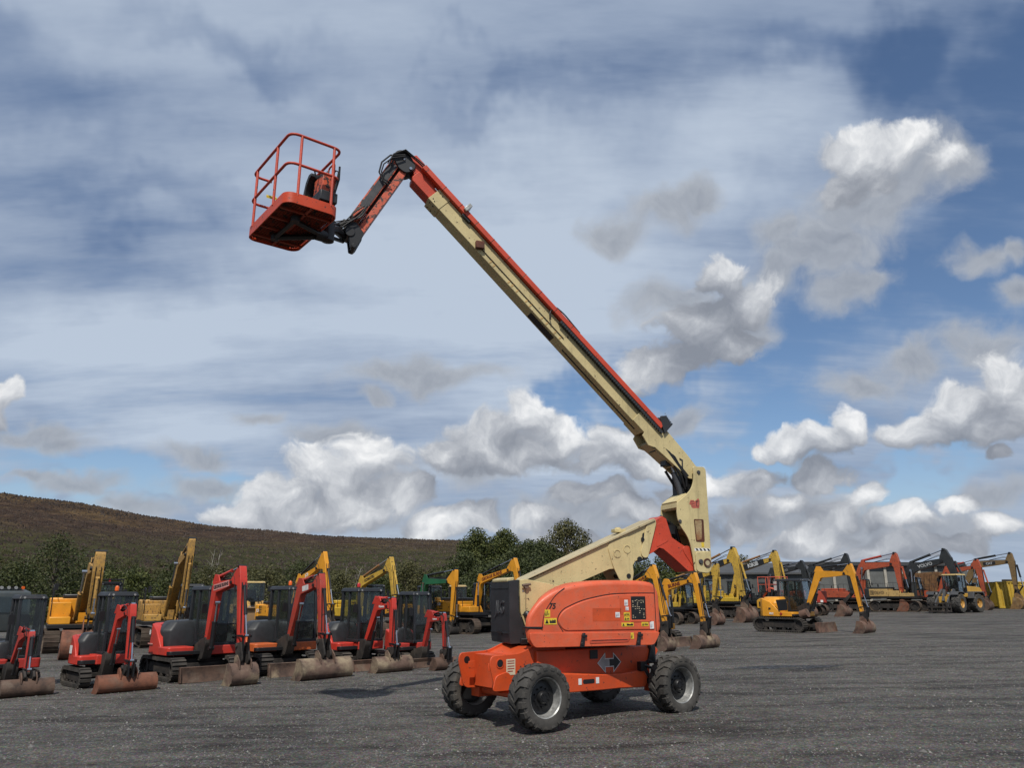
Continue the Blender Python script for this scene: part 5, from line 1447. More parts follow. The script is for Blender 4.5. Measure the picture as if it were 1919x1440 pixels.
def cab(root, x0, x1, y0, y1, z0, z1, M, frame=DARK, slope=.12, guard=False, roofmat=None, lamps=True, lower=None, zl=.34, solid_lower=True):
    """glazed cab; x1 is the front"""
    H = z1 - z0; zr = z1 - .10*H/1.6
    t = .034*H/1.6 + .008
    xf1 = x1 - slope*H*.45; xf0 = x1
    c = thing_part('cab_frame', root)
    def quad(x_, y_): return (x_, y_)
    zk = z0 + zl*H
    g = Geo(); g.M = M
    # posts
    def post(xa, ya, xb, yb, za, zb, w=t):
        g.hexa([(xa-w, ya-w, za), (xa+w, ya-w, za), (xa+w, ya+w, za), (xa-w, ya+w, za)], [(xb-w, yb-w, zb), (xb+w, yb-w, zb), (xb+w, yb+w, zb), (xb-w, yb+w, zb)])
    yi0, yi1 = y0 + t*1.2, y1 - t*1.2
    for yy in (yi0, yi1):
        post(xf0-t, yy, xf0-t, yy, z0, zk, t*.9); post(xf0-t, yy, xf1-t, yy, zk, zr, t*.9)
        post(x0+t, yy, x0+t+.05, yy, z0, zr, t*1.1)
        xm = x0 + (x1-x0)*.42
        post(xm, yy, xm, yy, z0, zr, t*.8)
        g.box(x0, xf0, yy-t*.9, yy+t*.9, z0, z0+2*t)
    g.box(x0, x0+2*t, y0, y1, z0, z0+(.26*H)); g.box(xf0-1.6*t, xf0, y0, y1, z0, z0+2.2*t)
    if solid_lower:
        g.box(x0+.01, x0+(x1-x0)*.42, y0+.01, y0+.03, z0, zk*.75+z0*.25); g.box(x0+.01, x0+(x1-x0)*.42, y1-.03, y1-.01, z0, zk*.75+z0*.25)
    fr = g.build('cab_frame', frame, root, .012)
    bpy.data.objects.remove(c)
    g = Geo(); g.M = M
    g.hexa([(x0-.03, y0-.02, zr-.02), (xf1+.03, y0-.02, zr-.02), (xf1+.03, y1+.02, zr-.02), (x0-.03, y1+.02, zr-.02)], [(x0+.02, y0+.04, z1), (xf1-.04, y0+.04, z1), (xf1-.04, y1-.04, z1), (x0+.02, y1-.04, z1)])
    g.build('cab_roof', roofmat or frame, fr, .03)
    def pane(vs):
        g = Geo(); g.M = M
        a = Vector(vs[0]); n = (Vector(vs[1])-a).cross(Vector(vs[3])-a).normalized()*.003
        g.hexa([tuple(Vector(v)-n) for v in vs], [tuple(Vector(v)+n) for v in vs])
        g.build('window_pane', GLASS, fr, smooth=False)
    xa, xb = xf0-t*.9, xf1-t*.9
    pane([(xa, y0+2*t, zk+.02), (xa, y1-2*t, zk+.02), (xb, y1-2*t, zr), (xb, y0+2*t, zr)])
    pane([(xa, y0+2*t, z0+2.2*t), (xa, y1-2*t, z0+2.2*t), (xa, y1-2*t, zk-.02), (xa, y0+2*t, zk-.02)])
    for yy in (yi0, yi1):
        pane([(xm+t, yy, z0+2*t), (xf0-2*t, yy, z0+2*t), (xf0-2*t, yy, zk), (xm+t, yy, zk)])
        pane([(xm+t, yy, zk), (xf0-2*t, yy, zk), (xf1-2*t, yy, zr), (xm+t, yy, zr)])
        pane([(x0+2*t, yy, z0+.3*H), (xm-t, yy, z0+.3*H), (xm-t, yy, zr), (x0+2*t, yy, zr)])
    pane([(x0+t, y0+2*t, z0+.38*H), (x0+t, y1-2*t, z0+.38*H), (x0+t, y1-2*t, zr), (x0+t, y0+2*t, zr)])
    g = Geo(); g.M = M
    g.box(xa-.004, xa+.02, y0+t, y1-t, zk-.018, zk+.018); g.build('window_bar', frame, fr)
    # seat and controls
    cx = x0 + (x1-x0)*.38; cy = (y0+y1)/2; sw = (y1-y0)*.26
    g = Geo(); g.M = M
    g.box(cx-.22, cx+.24, cy-sw, cy+sw, z0+.16*H, z0+.30*H); g.hexa([(cx-.25, cy-sw, z0+.28*H), (cx-.12, cy-sw, z0+.28*H), (cx-.12, cy+sw, z0+.28*H), (cx-.25, cy+sw, z0+.28*H)], [(cx-.34, cy-sw*.8, z0+.68*H), (cx-.24, cy-sw*.8, z0+.68*H), (cx-.24, cy+sw*.8, z0+.68*H), (cx-.34, cy+sw*.8, z0+.68*H)])
    g.build('seat', SEAT, fr, .03)
    g = Geo(); g.M = M
    for s in (-1, 1):
        g.box(cx-.1, cx+.26, cy+s*(sw+.04)-.04, cy+s*(sw+.04)+.04, z0+.2*H, z0+.36*H); g.cyl((cx+.2, cy+s*(sw+.04), z0+.36*H), (cx+.24, cy+s*(sw+.04), z0+.46*H), .018, 6)
    g.box(x1-.25, x1-.18, cy-.12, cy+.12, z0+.2*H, z0+.42*H)
    g.build('controls', BLACK, fr)
    if lamps:
        for yy in (y0+.12, y1-.12):
            g = Geo(); g.M = M; g.cyl((xf1+.03, yy, zr+.025), (xf1+.050, yy, zr+.025), .028*H/1.6, 10); g.build('work_lamp', LAMPG, fr)
    if guard:
        g = Geo(); g.M = M
        for k in range(7): yy = y0 + (y1-y0)*k/6; g.box(xf1+.08, xf1+.10, yy-.01, yy+.01, zk, z1+.02)
        for k in range(4): zz = zk + (z1-zk)*k/3; g.box(xf1+.08, xf1+.10, y0, y1, zz-.01, zz+.01)
        for k in range(6): xx = x0+.1+(xf1-x0)*k/5; g.box(xx-.03, xx+.03, y0, y1, z1+.10, z1+.13)
        for yy in (y0, y1): g.box(x0+.1, xf1+.12, yy-.03, yy+.03, z1+.09, z1+.14)
        for yy in (y0, y1):
            for xx in (x0+.12, xf1+.05): g.cyl((xx, yy, z1-.02), (xx, yy, z1+.1), .02, 6)
        g.build('cab_guard', BLACK, fr)
    return fr
def thing_part(n, root):
    o = bpy.data.objects.new(n, None); COL.objects.link(o); return o

def beacon(root, x, y, z, M, mat=AMBER, r=.055, h=.13):
    g = Geo(); g.M = M; g.cyl((x, y, z-.01), (x, y, z+.035), r*.9, 10); b = g.build('beacon', BLACK, root)
    g = Geo(); g.M = M; g.lathe([(r, z+.03), (r, z+.03+h*.7), (r*.6, z+.03+h), (0, z+.03+h)], 12, 'z', x, 0, y)
    g.build('beacon_lens', mat, b)

def mirror(root, x, y, z, M, s=1.0):
    g = Geo(); g.M = M
    g.tube([(x-.25*s, y*.9, z), (x, y, z+.02), (x, y, z-.05)], .012, 6); g.box(x-.02, x+.02, y-.08*s, y+.08*s, z-.32*s, z-.04)
    g.build('mirror', BLACK, root, .015)

def ram(root, p0, p1, r, f, barrel, y=0.0, M=None, name='hydraulic_ram'):
    """ram barrel from p0, chrome rod to p1 (points in the boom plane)"""
    a = Vector((p0[0], y, p0[1])); b = Vector((p1[0], y, p1[1])); m = a.lerp(b, f)
    g = Geo()
    if M is not None: g.M = M
    g.cyl(tuple(a), tuple(m), r, 12); g.cyl(tuple(m - (b-a).normalized()*.05), tuple(m), r*1.15, 12)
    g.cyl(tuple(a - Vector((0, r*1.1, 0))), tuple(a + Vector((0, r*1.1, 0))), r*.9, 10)
    o = g.build(name, barrel, root)
    g = Geo()
    if M is not None: g.M = M
    g.cyl(tuple(m), tuple(b), r*.48, 10); g.cyl(tuple(b - Vector((0, r*1.1, 0))), tuple(b + Vector((0, r*1.1, 0))), r*.8, 10)
    g.build('ram_rod', CHROME, o)
    return o

def bucket(root, x, H, w, mat, M, dx=0.0, teeth=False, flip=1, tilt=0.0, z0=0.0):
    """backhoe bucket standing on the ground, back to +x, mouth to -x; pivot at height H"""
    P = [(-.10,1.0), (.10,1.02), (.36,.90), (.52,.66), (.56,.40), (.48,.18), (.30,.04), (.02,.0), (-.30,.02), (-.50,.05)]
    Mt = M @ Matrix.Translation((x + dx, 0, z0)) @ Matrix.Rotation(tilt, 4, 'Y') @ Matrix.Scale(flip, 4, (1, 0, 0))
    P = [(a*H, b*H) for a, b in P]
    sm = rc(P, .16*H, 3, closed=False)
    inn = []
    th = .03*H + .006
    for i, p in enumerate(sm):
        a = Vector(sm[max(0, i-1)]); b = Vector(sm[min(len(sm)-1, i+1)]); t = (b-a).normalized(); n = Vector((-t.y, t.x))
        q = Vector(p) - n*(-th) if False else Vector(p) + Vector((t.y, -t.x))*th
        inn.append(tuple(q))
    g = Geo(); g.M = Mt
    g.prism(sm + inn[::-1], -w/2, w/2)
    b = g.build('bucket', mat, root, .004, ang=50)
    g = Geo(); g.M = Mt
    sd = P[:1] + P[1:] + [(-.42*H,.16*H), (-.22*H,.50*H), (-.14*H,.85*H)]
    for s in (-1, 1): g.prism(sd, *(sorted((s*(w/2+.002), s*(w/2-.020)))))
    g.build('bucket_side', mat, b)
    g = Geo(); g.M = Mt
    g.prism([(-.58*H,.055*H), (-.40*H,.0), (-.36*H,.0), (-.36*H,.07*H), (-.5*H,.085*H)], -w/2-.006, w/2+.006)
    g.build('cutting_edge', mat, b)
    if teeth:
        for k in range(5):
            yy = -w/2 + w*(.06 + .88*k/4); g = Geo(); g.M = Mt
            g.hexa([(-.78*H, yy-.02, .05*H), (-.5*H, yy-.045, .0), (-.5*H, yy+.045, .0), (-.78*H, yy+.02, .05*H)], [(-.78*H, yy-.02, .07*H), (-.5*H, yy-.045, .12*H), (-.5*H, yy+.045, .12*H), (-.78*H, yy+.02, .07*H)])
            g.build('bucket_tooth', mat, b, smooth=False)
    g = Geo(); g.M = Mt
    e = w*.13 if w > .8 else w*.2
    for s in (-1, 1): g.prism(rc([(-.14*H,.90*H), (-.12*H,1.30*H), (.10*H,1.38*H), (.40*H,1.12*H), (.50*H,.74*H), (.30*H,.90*H)], .05*H), *(sorted((s*e, s*(e+.03)))))
    g.build('bucket_ear', mat, b, .004)
    return b

def excavator(label, x, y, head, size, joints, C, W=2.6, L=3.8, r=.42, tw=.5, steel=True, shoes=False, z_deck=1.05, z_hood=1.95, z_cab=2.95, mini=False,
              bw=.34, bh=.2, sh=.16, sw=.26, bkt=None, blade_spec=None, house='std', lettering=None, yaw_track=0.0, boom_y=0.0, guard=False, beac=None,
              group=None, dark_arm=False, name='excavator', cat='excavator', rail=True, text2=None, cabx=None, yaw_house=0.0):
    """joints: foot, knee, tip pivot, stick top, stick end in metres (forward, up)"""
    root = thing(name, label, cat, (x, y, gz(x)), R(head), group)
    body, arm, frame, bmat = C['body'], C['arm'], C.get('cab', DARK), C.get('bucket', rusty())
    weight = C.get('weight', body)
    tracks(root, L, r, tw, W - tw, steel, shoes, yaw_track)
    M = rot(yaw_house); I = Matrix.Identity(4)
    z0 = z_deck
    if mini:
        # rotating deck with round tail, red skirts, dark bonnet
        g = Geo(); g.M = M
        hw = W*.5
        rear = -L*.40
        pl = rrect2(rear, L*.34, -hw, hw, [.12, .12, hw*.75, hw*.75])
        g.prismz(pl, z0, z0+.10); g.build('deck', BLACK, root, .01)
        # tail: coloured shell wrapping the rear and right flank
        g = Geo(); g.M = M
        hgt = z_hood - z0
        a = [(rear-.02, -hw*.35), (rear+.04, -hw*.72), (rear+.30, -hw-.01), (rear+.75*1.0, -hw-.015)]
        shell = [(rear-.03, hw*.55), (rear-.05, 0), (rear-.02, -hw*.45), (rear+.10, -hw*.83), (rear+.34, -hw*1.0), (rear+.34+L*.15, -hw*1.02), (rear+.34+L*.33, -hw*1.02)]
        inner = [(rear+.34+L*.33, -hw*.90), (rear+.34+L*.15, -hw*.80), (rear+.40, -hw*.74), (rear+.26, -hw*.5), (rear+.2, 0), (rear+.2, hw*.5)]
        n = len(shell)
        lo = [(p[0], p[1], z0-.02) for p in shell+inner]
        topz = [z0+hgt*.85, z0+hgt*.92, z0+hgt*.93, z0+hgt*.92, z0+hgt*.90, z0+hgt*.74, z0+hgt*.24]
        hi = [(shell[i][0] + (.05 if i < 4 else .0), shell[i][1]*.97, topz[i]) for i in range(n)] + [(inner[i][0], inner[i][1], [z0+hgt*.22, z0+hgt*.72, z0+hgt*.88, z0+hgt*.9, z0+hgt*.92, z0+hgt*.85][i]) for i in range(6)]
        m = n + 6
        g.add(lo+hi, [(i, (i+1) % m, (i+1) % m + m, i+m) for i in range(m)] )
        # cap strips
        caps = []
        for (base, flipn) in ((m, 0), (0, 1)):
            oi = list(range(n)); ii = [n+5-k for k in range(6)]
            for k in range(5): caps.append((base+oi[k], base+oi[k+1], base+ii[k+1], base+ii[k]))
            caps.append((base+oi[5], base+oi[6], base+ii[5]))
        g.f += caps; g.fm += [0]*len(caps)
        g.build('tail_shell', weight, root, .03, ang=45, seg=3)
        # bonnet
        g = Geo(); g.M = M
        zt = z_hood
        ring = [(rear+.06, hw*.5), (rear+.03, 0), (rear+.07, -hw*.5), (rear+.22, -hw*.80), (rear+.40, -hw*.86), (rear+L*.34, -hw*.90), (rear+L*.42, -hw*.70), (rear+L*.42, -hw*.1), (rear+L*.36, hw*.5)]
        tops = [(p[0]*.80 + (rear+.45)*.2, p[1]*.72, zt*(1 if abs(p[1]) < hw*.6 else .985)) for p in ring]
        k = len(ring)
        mid = [(p[0], p[1], z0 + (zt-z0)*.70) for p in ring]
        g.add([(p[0], p[1], z0+.05) for p in ring] + mid + tops, [(i, (i+1) % k, (i+1) % k + k, i+k) for i in range(k)] + [(i+k, (i+1) % k + k, (i+1) % k + 2*k, i+2*k) for i in range(k)] + [tuple(range(2*k, 3*k))])
        g.build('bonnet', C.get('bonnet', DARK), root, .05, ang=50, seg=3)
        # front skirts
        xf = L*.34
        g = Geo(); g.M = M
        g.prismz(rrect2(-.05, xf+.06, hw-.92 if W > 1.2 else 0.0, hw+.01, [.10, .03, .03, .06]), z0-.02, z0+.22); g.build('side_skirt', body, root, .03)
        g = Geo(); g.M = M
        g.prismz(rrect2(rear+L*.42, xf-.10, -hw-.01, -hw*.25, [.08, .12, .03, .03]), z0-.02, z0+.20 + (.25 if house == 'long' else 0)); g.build('side_skirt', C.get('skirt', body), root, .03)
        cw = C.get('cabw', min(1.0, W*.62))
        cab(root, -.42*L/2*.9 + (cabx or 0), xf+.03 + (cabx or 0)*.2, hw-cw, hw-.02, z0+.20, z_cab, M, frame, zl=.36)
        if beac: beacon(root, -.1, hw-cw*.5, z_cab, M, beac)
        mirror(root, xf-.02, hw-cw-.10, z_cab-.45, M, .9)
        # swing post
        fx = joints[0][0]
        g = Geo()
        g.prism(rc([(fx-.62, joints[0][1]-.50), (fx-.62, joints[0][1]-.16), (fx-.2, joints[0][1]+.02), (fx+.07, joints[0][1]+.08), (fx+.10, joints[0][1]-.10), (fx-.06, joints[0][1]-.52)], .05), boom_y-.13, boom_y+.13)
        g.cyl((fx-.30, boom_y, joints[0][1]-.56), (fx-.30, boom_y, joints[0][1]-.02), .14, 14)
        g.build('swing_post', CHAS, root, .01)
    else:
        rear = -L*.5 - W*.18; xf = L*.36; hw = W*.48
        g = Geo(); g.M = M
        g.box(rear+.4, xf, -hw, hw, z0, z0+.16); g.box(-.9, .9, -hw*.5, hw*.5, z0-.12, z0); g.build('deck', C.get('deck', BLACK), root, .01)
        # counterweight with curved back
        g = Geo(); g.M = M
        pl = [(rear+.62, hw), (rear+.22, hw*.97), (rear+.04, hw*.72), (rear-.02, hw*.3), (rear-.02, -hw*.3), (rear+.04, -hw*.72), (rear+.22, -hw*.97), (rear+.62, -hw)]
        g.prismz(pl, z0-.05, z_hood-.10); g.build('counterweight', weight, root, .06, ang=50, seg=3)
        # engine bonnet and side doors
        g = Geo(); g.M = M
        g.box(rear+.625, -.45, -hw*.985, hw*.985, z0+.165, z_hood-.14); g.build('engine_housing', body, root, .03)
        g = Geo(); g.M = M
        g.box(rear+.30, -.62, -hw*.62, hw*.62, z_hood-.135, z_hood+.06); g.build('bonnet', C.get('bonnet', body), root, .05)
        for s in (-1, 1):
            for (xa, xb) in ((rear+.66, -1.30), (-1.27, -.48)):
                if xb - xa < .3: continue
                g = Geo(); g.M = M; g.box(xa, xb, *(sorted((s*hw*.985, s*(hw*.985+.012)))), z0+.20, z_hood-.17); dd = g.build('side_door', body, root, .006)
                g = Geo(); g.M = M; g.box(xb-.14, xb-.08, *(sorted((s*(hw*.985+.0125), s*(hw*.985+.02)))), (z0+z_hood)/2-.05, (z0+z_hood)/2+.02); g.build('door_handle', BLACK, dd)
            g = Geo(); g.M = M
            for k in range(5): zz = z0 + .32 + k*.09; g.box(rear+.72, rear+1.08, *(sorted((s*(hw*.985+.011), s*(hw*.985+.0155)))), zz, zz+.045)
            g.build('grille_slots', BLACK, root, smooth=False)
        g = Geo(); g.M = M; g.cyl((rear+.8, hw*.35, z_hood), (rear+.8, hw*.35, z_hood+.34), .05, 10); g.build('exhaust', C.get('exhaust', BLACK), root)
        # right front: fuel tank steps, tool box
        g = Geo(); g.M = M
        g.box(-.44, .55, -hw*.985, -hw*.38, z0+.165, z_hood-.30); g.box(.552, xf-.06, -hw*.97, -hw*.38, z0+.165, z0+.48)
        g.build('tank', body, root, .03)
        if rail:
            g = Geo(); g.M = M
            for (ya) in (-hw*.95, -hw*.42):
                P_ = [Vector((-.42, ya, z_hood-.3)), Vector((-.42, ya, z_hood+.45)), Vector((.52, ya, z_hood+.45)), Vector((.60, ya, z0+.5))]
                if ya == -hw*.95: g.tube(rc(P_, .10, 3, closed=False), .018, 6)
            g.tube(rc([Vector((rear+.35, -hw*.9, z_hood-.1)), Vector((rear+.35, -hw*.9, z_hood+.38)), Vector((-.5, -hw*.9, z_hood+.38)), Vector((-.5, -hw*.9, z_hood-.1))], .08, 3, closed=False), .016, 6)
            g.tube([(.10, -hw*.95, z_hood-.3), (.10, -hw*.95, z_hood+.45)], .014, 6)
            g.build('handrail', C.get('rail', BLACK), root)
        cw = .96 if W > 2.4 else .9
        cab(root, -.10, xf+.16, hw-cw, hw-.01, z0+.165, z_cab, M, frame, zl=.36, slope=.14, guard=guard, roofmat=C.get('roof'))
        mirror(root, xf+.1, -hw*.9, z_hood+.55, M, 1.0); mirror(root, xf+.18, hw+.10, z_cab-.3, M, 1.0)
        if beac: beacon(root, .3, hw-cw*.5, z_cab, M, beac)
        if yaw_house == 0:
            g = Geo(); f0 = joints[0]
            for s in (-1, 1): g.prism([(f0[0]-.5, z0+.16), (f0[0]-.16, f0[1]+.12), (f0[0]+.12, f0[1]+.10), (f0[0]+.34, z0+.16)], *(sorted((s*(bw/2+.02), s*(bw/2+.06)))))
            g.build('boom_bracket', body, root, .01)
    if joints is None or len(joints) < 5: return root
    F, K, T, SB, SE = [Vector(j) for j in joints]
    by = boom_y
    def yp(poly, a, b): return poly
    # boom outline: smooth banana through foot, knee and tip
    Kc = K - Vector((0, bh*.35))
    pts = []
    n = 9
    A = F; B = Kc + (Kc - (F+T)*.5)*.0
    c1 = F.lerp(Kc, .93); c2 = T.lerp(Kc, .88)
    pts = [F, F.lerp(c1, .33), F.lerp(c1, .66)]
    for i in range(n): 
        t = i/(n-1); pts.append(c1*(1-t)**2 + Kc*2*t*(1-t) + c2*t*t)
    pts += [T.lerp(c2, .66), T.lerp(c2, .33), T]
    m = len(pts); hws = []
    for i in range(m):
        t = i/(m-1); hws.append(bh*(.52 + .62*math.sin(PI*min(1, t*1.02))**.8) if i < m-1 else bh*.46)
    ol = beam([tuple(p) for p in pts], hws)
    g = Geo(); g.prism(ol, by-bw/2, by+bw/2); bo = g.build('boom', C.get('boom', arm), root, .012, ang=40)
    # welded flange lips on the boom sides
    g = Geo()
    up = beam([tuple(p) for p in pts], [h+.004 for h in hws]); lo = beam([tuple(p) for p in pts], [h-.035*max(1, bh/.2) for h in hws])
    g.cyl((F.x, by-bw*.62, F.y), (F.x, by+bw*.62, F.y), bh*.34, 12); g.cyl((T.x, by-bw*.66, T.y), (T.x, by+bw*.66, T.y), bh*.32, 12)
    g.build('boom_pin', BLACK, bo)
    # hoses over the boom back
    g = Geo()
    for k in range(3):
        o_ = (k-1)*bw*.18
        top = beam([tuple(p) for p in pts], [h + .03 + .012*k for h in hws])[:m]
        g.tube([(p[0], by + o_, p[1]) for p in top[2:]] , .014 + bh*.02, 5)
    g.build('hose_line', HOSE, bo)
    g = Geo()
    for k in range(2):
        mid_ = (T + SB)*.5 + Vector((.10 + .06*k, .22))
        P_ = [tuple(pts[-3] + Vector((0, hws[-3] + .04))), tuple(T + Vector((-.12, bh*1.25 + .10*k))), tuple(T + Vector((.16 + .05*k, bh*.9))), tuple(T.lerp(SE, .16) + Vector((.10, 0)))]
        g.tube([(p[0], by - bw*.35 - .02*k, p[1]) for p in rc(P_, .2, 4, closed=False)], .013 + bh*.02, 5)
    g.build('hose_loop', HOSE, bo)
    # boom rams
    bm_ = C.get('ram', arm)
    q = pts[3 + n//2] - Vector((0, hws[3+n//2]*.3))
    base = F + (Vector((.42, -.30))*(bh/.2) if not mini else Vector((.20, -.22)))
    if mini: ram(root, tuple(base), tuple(F.lerp(Kc, .80) + Vector((.10, -.12))), .055*bh/.13, .58, C.get('ram', BLACK), by)
    else:
        for s in (-1, 1): ram(root, tuple(base), tuple(q), .075*bh/.2, .56, bm_, by + s*(bw/2+.11))
    # stick
    d = (SE - SB).normalized(); nr = Vector((-d.y, d.x))
    if nr.x < 0: nr = -nr
    dT = (T - SB).dot(d)
    Ls = (SE - SB).length
    sideT = (T - SB).dot(nr)
    off = min(.0, sideT)
    st = [tuple(SB - nr*sh*.35), tuple(SB + nr*sh*.55), tuple(SB + d*min(dT + .05, Ls*.3) + nr*sh*1.0), tuple(SB + d*Ls*.6 + nr*sh*.72), tuple(SE + nr*sh*.42 + d*.05), tuple(SE - nr*sh*.42 + d*.05),
          tuple(SB + d*Ls*.55 - nr*sh*.62), tuple(SB + d*(dT+Ls*.07) - nr*(sh*.75)), tuple(T + d*.02 - nr*sh*.45), tuple(T - d*sh*.75 - nr*sh*.30)]
    g = Geo(); g.prism(rc(st, sh*.35, 3), by-sw/2, by+sw/2); sk = g.build('stick', arm, root, .012, ang=45)
    # mini arms are two plates with an open top
    g = Geo(); g.cyl((SB.x, by-sw*.6, SB.y), (SB.x, by+sw*.6, SB.y), sh*.3, 10); g.cyl((SE.x, by-sw*.62, SE.y), (SE.x, by+sw*.62, SE.y), sh*.28, 10); g.build('stick_pin', BLACK, sk)
    g = Geo()
    for k in range(2):
        g.tube([(p[0], by + sw*(.25 - .5*k), p[1]) for p in (SB + d*Ls*.22 + nr*(sh*1.05), SB + d*Ls*.5 + nr*sh*.9, SB + d*Ls*.85 + nr*sh*.62)], .012 + bh*.015, 5)
    g.build('hose_line', HOSE, sk)
    # stick ram on top of the boom
    s0 = pts[3 + n//2 + 0] + Vector((0, hws[3+n//2] + .10 + bh*.3))
    ram(root, tuple(s0), tuple(SB - nr*sh*.1), .055*max(1, bh/.2)*(.8 if mini else 1.1), .60, C.get('ram2', bm_), by)
    g = Geo(); s1 = pts[3+n//2]
    for s in (-1, 1): g.prism([(s0.x-.10, s0.y+.07), (s0.x+.12, s0.y+.05), (s1.x+.3, s1.y+hws[4]*.8), (s1.x-.25, s1.y+hws[4]*.8)], *(sorted((by+s*bw*.26, by+s*(bw*.26+.03)))))
    g.build('ram_bracket', C.get('boom', arm), bo, .006)
    # bucket ram and linkage
    rl = SB + d*(dT + Ls*.10) + nr*(sh*1.35)
    le = SE - d*Ls*.10 + nr*(sh*1.7 + .10)
    ram(root, tuple(rl), tuple(le), .05*max(1, bh/.2)*(.85 if mini else 1.05), .58, C.get('ram3', BLACK if mini else bm_), by)
    g = Geo()
    for s in (-1, 1):
        g.prism(rc([tuple(SE - d*Ls*.13 - nr*.04), tuple(SE - d*Ls*.13 + nr*.05), tuple(le + Vector((.04, .03))), tuple(le - Vector((-.03, .05)))], .02), *(sorted((by+s*sw*.55, by+s*(sw*.55+.03)))))
        hb = SE + d*.22 + nr*.20
        g.prism([tuple(le + Vector((-.05, .0))), tuple(le + Vector((.05, .0))), tuple(hb + Vector((.05, 0))), tuple(hb + Vector((-.05, 0)))], *(sorted((by+s*sw*.3, by+s*(sw*.3+.03)))))
    g.build('bucket_link', BLACK, root, .004)
    if bkt:
        bx, bH, bW, bm2, tilt, teeth = bkt
        # quick hitch
        g = Geo()
        zb = bH*1.0
        top = SE; 
        for s in (-1, 1): g.prism(rc([tuple(top + Vector((-.10, .06))), tuple(top + Vector((.22, .10))), (bx+.22*bH+.12, zb*1.15), (bx+.18*bH, zb*.82), (bx-.20*bH, zb*.80), (bx-.20*bH, zb*1.10)], .05), *(sorted((by+s*.07, by+s*(.07+.05)))))
        g.cyl((top.x, by-.15, top.y), (top.x, by+.15, top.y), .06, 10)
        g.build('quick_hitch', CHAS, root, .008)
        bucket(root, bx, bH, bW, bm2, Matrix.Translation((0, by, 0)), 0, teeth, 1, tilt)
    # lettering on the boom flank that faces the yard
    if lettering:
        body_t, size_, tm, fr0, backing, lz = lettering
        i0 = 3 + n - 2
        a = pts[i0]; b = pts[-1]
        dd = (b - a).normalized(); c = a.lerp(b, fr0)
        if backing:
            g = Geo(); up2 = Vector((-dd.y, dd.x)); wd = backing[0]; hg = backing[1]
            g.prism([tuple(c - dd*wd/2 - up2*hg/2), tuple(c + dd*wd/2 - up2*hg/2), tuple(c + dd*wd/2 + up2*hg/2), tuple(c - dd*wd/2 + up2*hg/2)], by-bw/2-.005, by-bw/2-.001)
            g.build('sign_backing', backing[2], bo, smooth=False)
        text_mesh('lettering', body_t, size_, tm, bo, (c.x, by-bw/2-.010, c.y + lz), (dd.x, 0, dd.y), (-dd.y, 0, dd.x), .001, size_*.035)
    if text2:
        body_t, size_, tm, lx, ly, lz2 = text2
        text_mesh('lettering', body_t, size_, tm, root, (lx, ly, lz2), (1, 0, 0), (0, 0, 1), .001, size_*.02)
    return root

def rrect2(x0, x1, y0, y1, rs, n=5):
    """plan outline; radii order: front-left, front-right, rear-right, rear-left"""
    P = [(x1, y1), (x1, y0), (x0, y0), (x0, y1)]
    return rc(P, list(rs), n)

# paint
K_RED = paint((.55,.042,.026), .34, .22, .15, dirtc=(.14,.08,.06))
K_RED2 = paint((.46,.035,.025), .40, .40, .35, dirtc=(.13,.09,.07))
H_ORG = paint((.56,.12,.028), .42, .30, .3, dirtc=(.14,.09,.06))
H_RED = paint((.42,.05,.03), .42, .35, .4, dirtc=(.12,.08,.06))
JCBY = paint((.72,.31,.018), .38, .18, .12, dirtc=(.20,.12,.05))
JCBY2 = paint((.66,.29,.03), .45, .35, .3, dirtc=(.18,.12,.06))
KOMY = paint((.62,.40,.035), .42, .25, .2, dirtc=(.20,.14,.06))
KOMY2 = paint((.56,.35,.045), .5, .45, .5, dirtc=(.16,.11,.06))
CATY = paint((.50,.28,.06), .5, .70, .6, dirtc=(.17,.11,.06))
CATD = paint((.20,.125,.045), .55, .6, .5, dirtc=(.09,.065,.04))
VOLY = paint((.52,.34,.12), .5, .5, .4, dirtc=(.22,.15,.08))
VOLG = paint((.022,.025,.026), .42, .25, .1, dirtc=(.07,.065,.06))
HITO = paint((.42,.075,.028), .5, .5, .5, dirtc=(.14,.07,.045))
DGRN = paint((.014,.12,.05), .4, .3, .2, dirtc=(.05,.06,.04))
CABG = paint((.016,.018,.022), .42, .15, .1, dirtc=(.06,.056,.052))
BUCK = rusty((.13,.076,.055), (.07,.048,.04), (.22,.17,.125))
BUCKD = rusty((.10,.062,.045), (.05,.036,.03), (.17,.13,.10), .75, .3)
BUCKC = rusty((.12,.078,.06), (.06,.042,.036), (.34,.27,.18), .8, .45)
BUCKR = rusty((.17,.070,.042), (.085,.042,.03), (.19,.12,.085), .75, .3)
# ------------------------------------------------------------------ the machines parked in the yard
def put(anchor, head, uc, J):
    e = (math.cos(R(head)), math.sin(R(head)))
    return (anchor[0] + uc*e[0], anchor[1] + uc*e[1]), [(round(u-uc, 3), z) for u, z in J]
C_KUB = dict(body=K_RED, arm=K_RED, weight=K_RED, bonnet=DARK, cab=CABG, bucket=BUCK)
C_KUB2 = dict(body=K_RED2, arm=K_RED2, weight=K_RED, bonnet=DARK, cab=CABG)
C_HIT = dict(body=H_ORG, arm=H_RED, weight=H_ORG, bonnet=DARK, cab=CABG)
GM = 'mini diggers parked in the front row'
# 1
(x, y), J = put((-11.35, 19.42), -46, -2.45, [(-1.62,.62), (-1.17,1.30), (-.62,1.38), (-.25,1.46), (-.20,.50)])
excavator('small red mini digger with a grey cab, cut off by the left edge', x, y, -46, 1, J, C_KUB2, W=1.12, L=1.6, r=.22, tw=.24, steel=False, z_deck=.52, z_hood=1.15, z_cab=2.32, mini=True,
          bw=.12, bh=.085, sh=.07, sw=.13, bkt=(2.45, .40, 1.10, BUCKD, 0, False), boom_y=-.12, group=GM, name='mini_excavator', cat='mini digger')
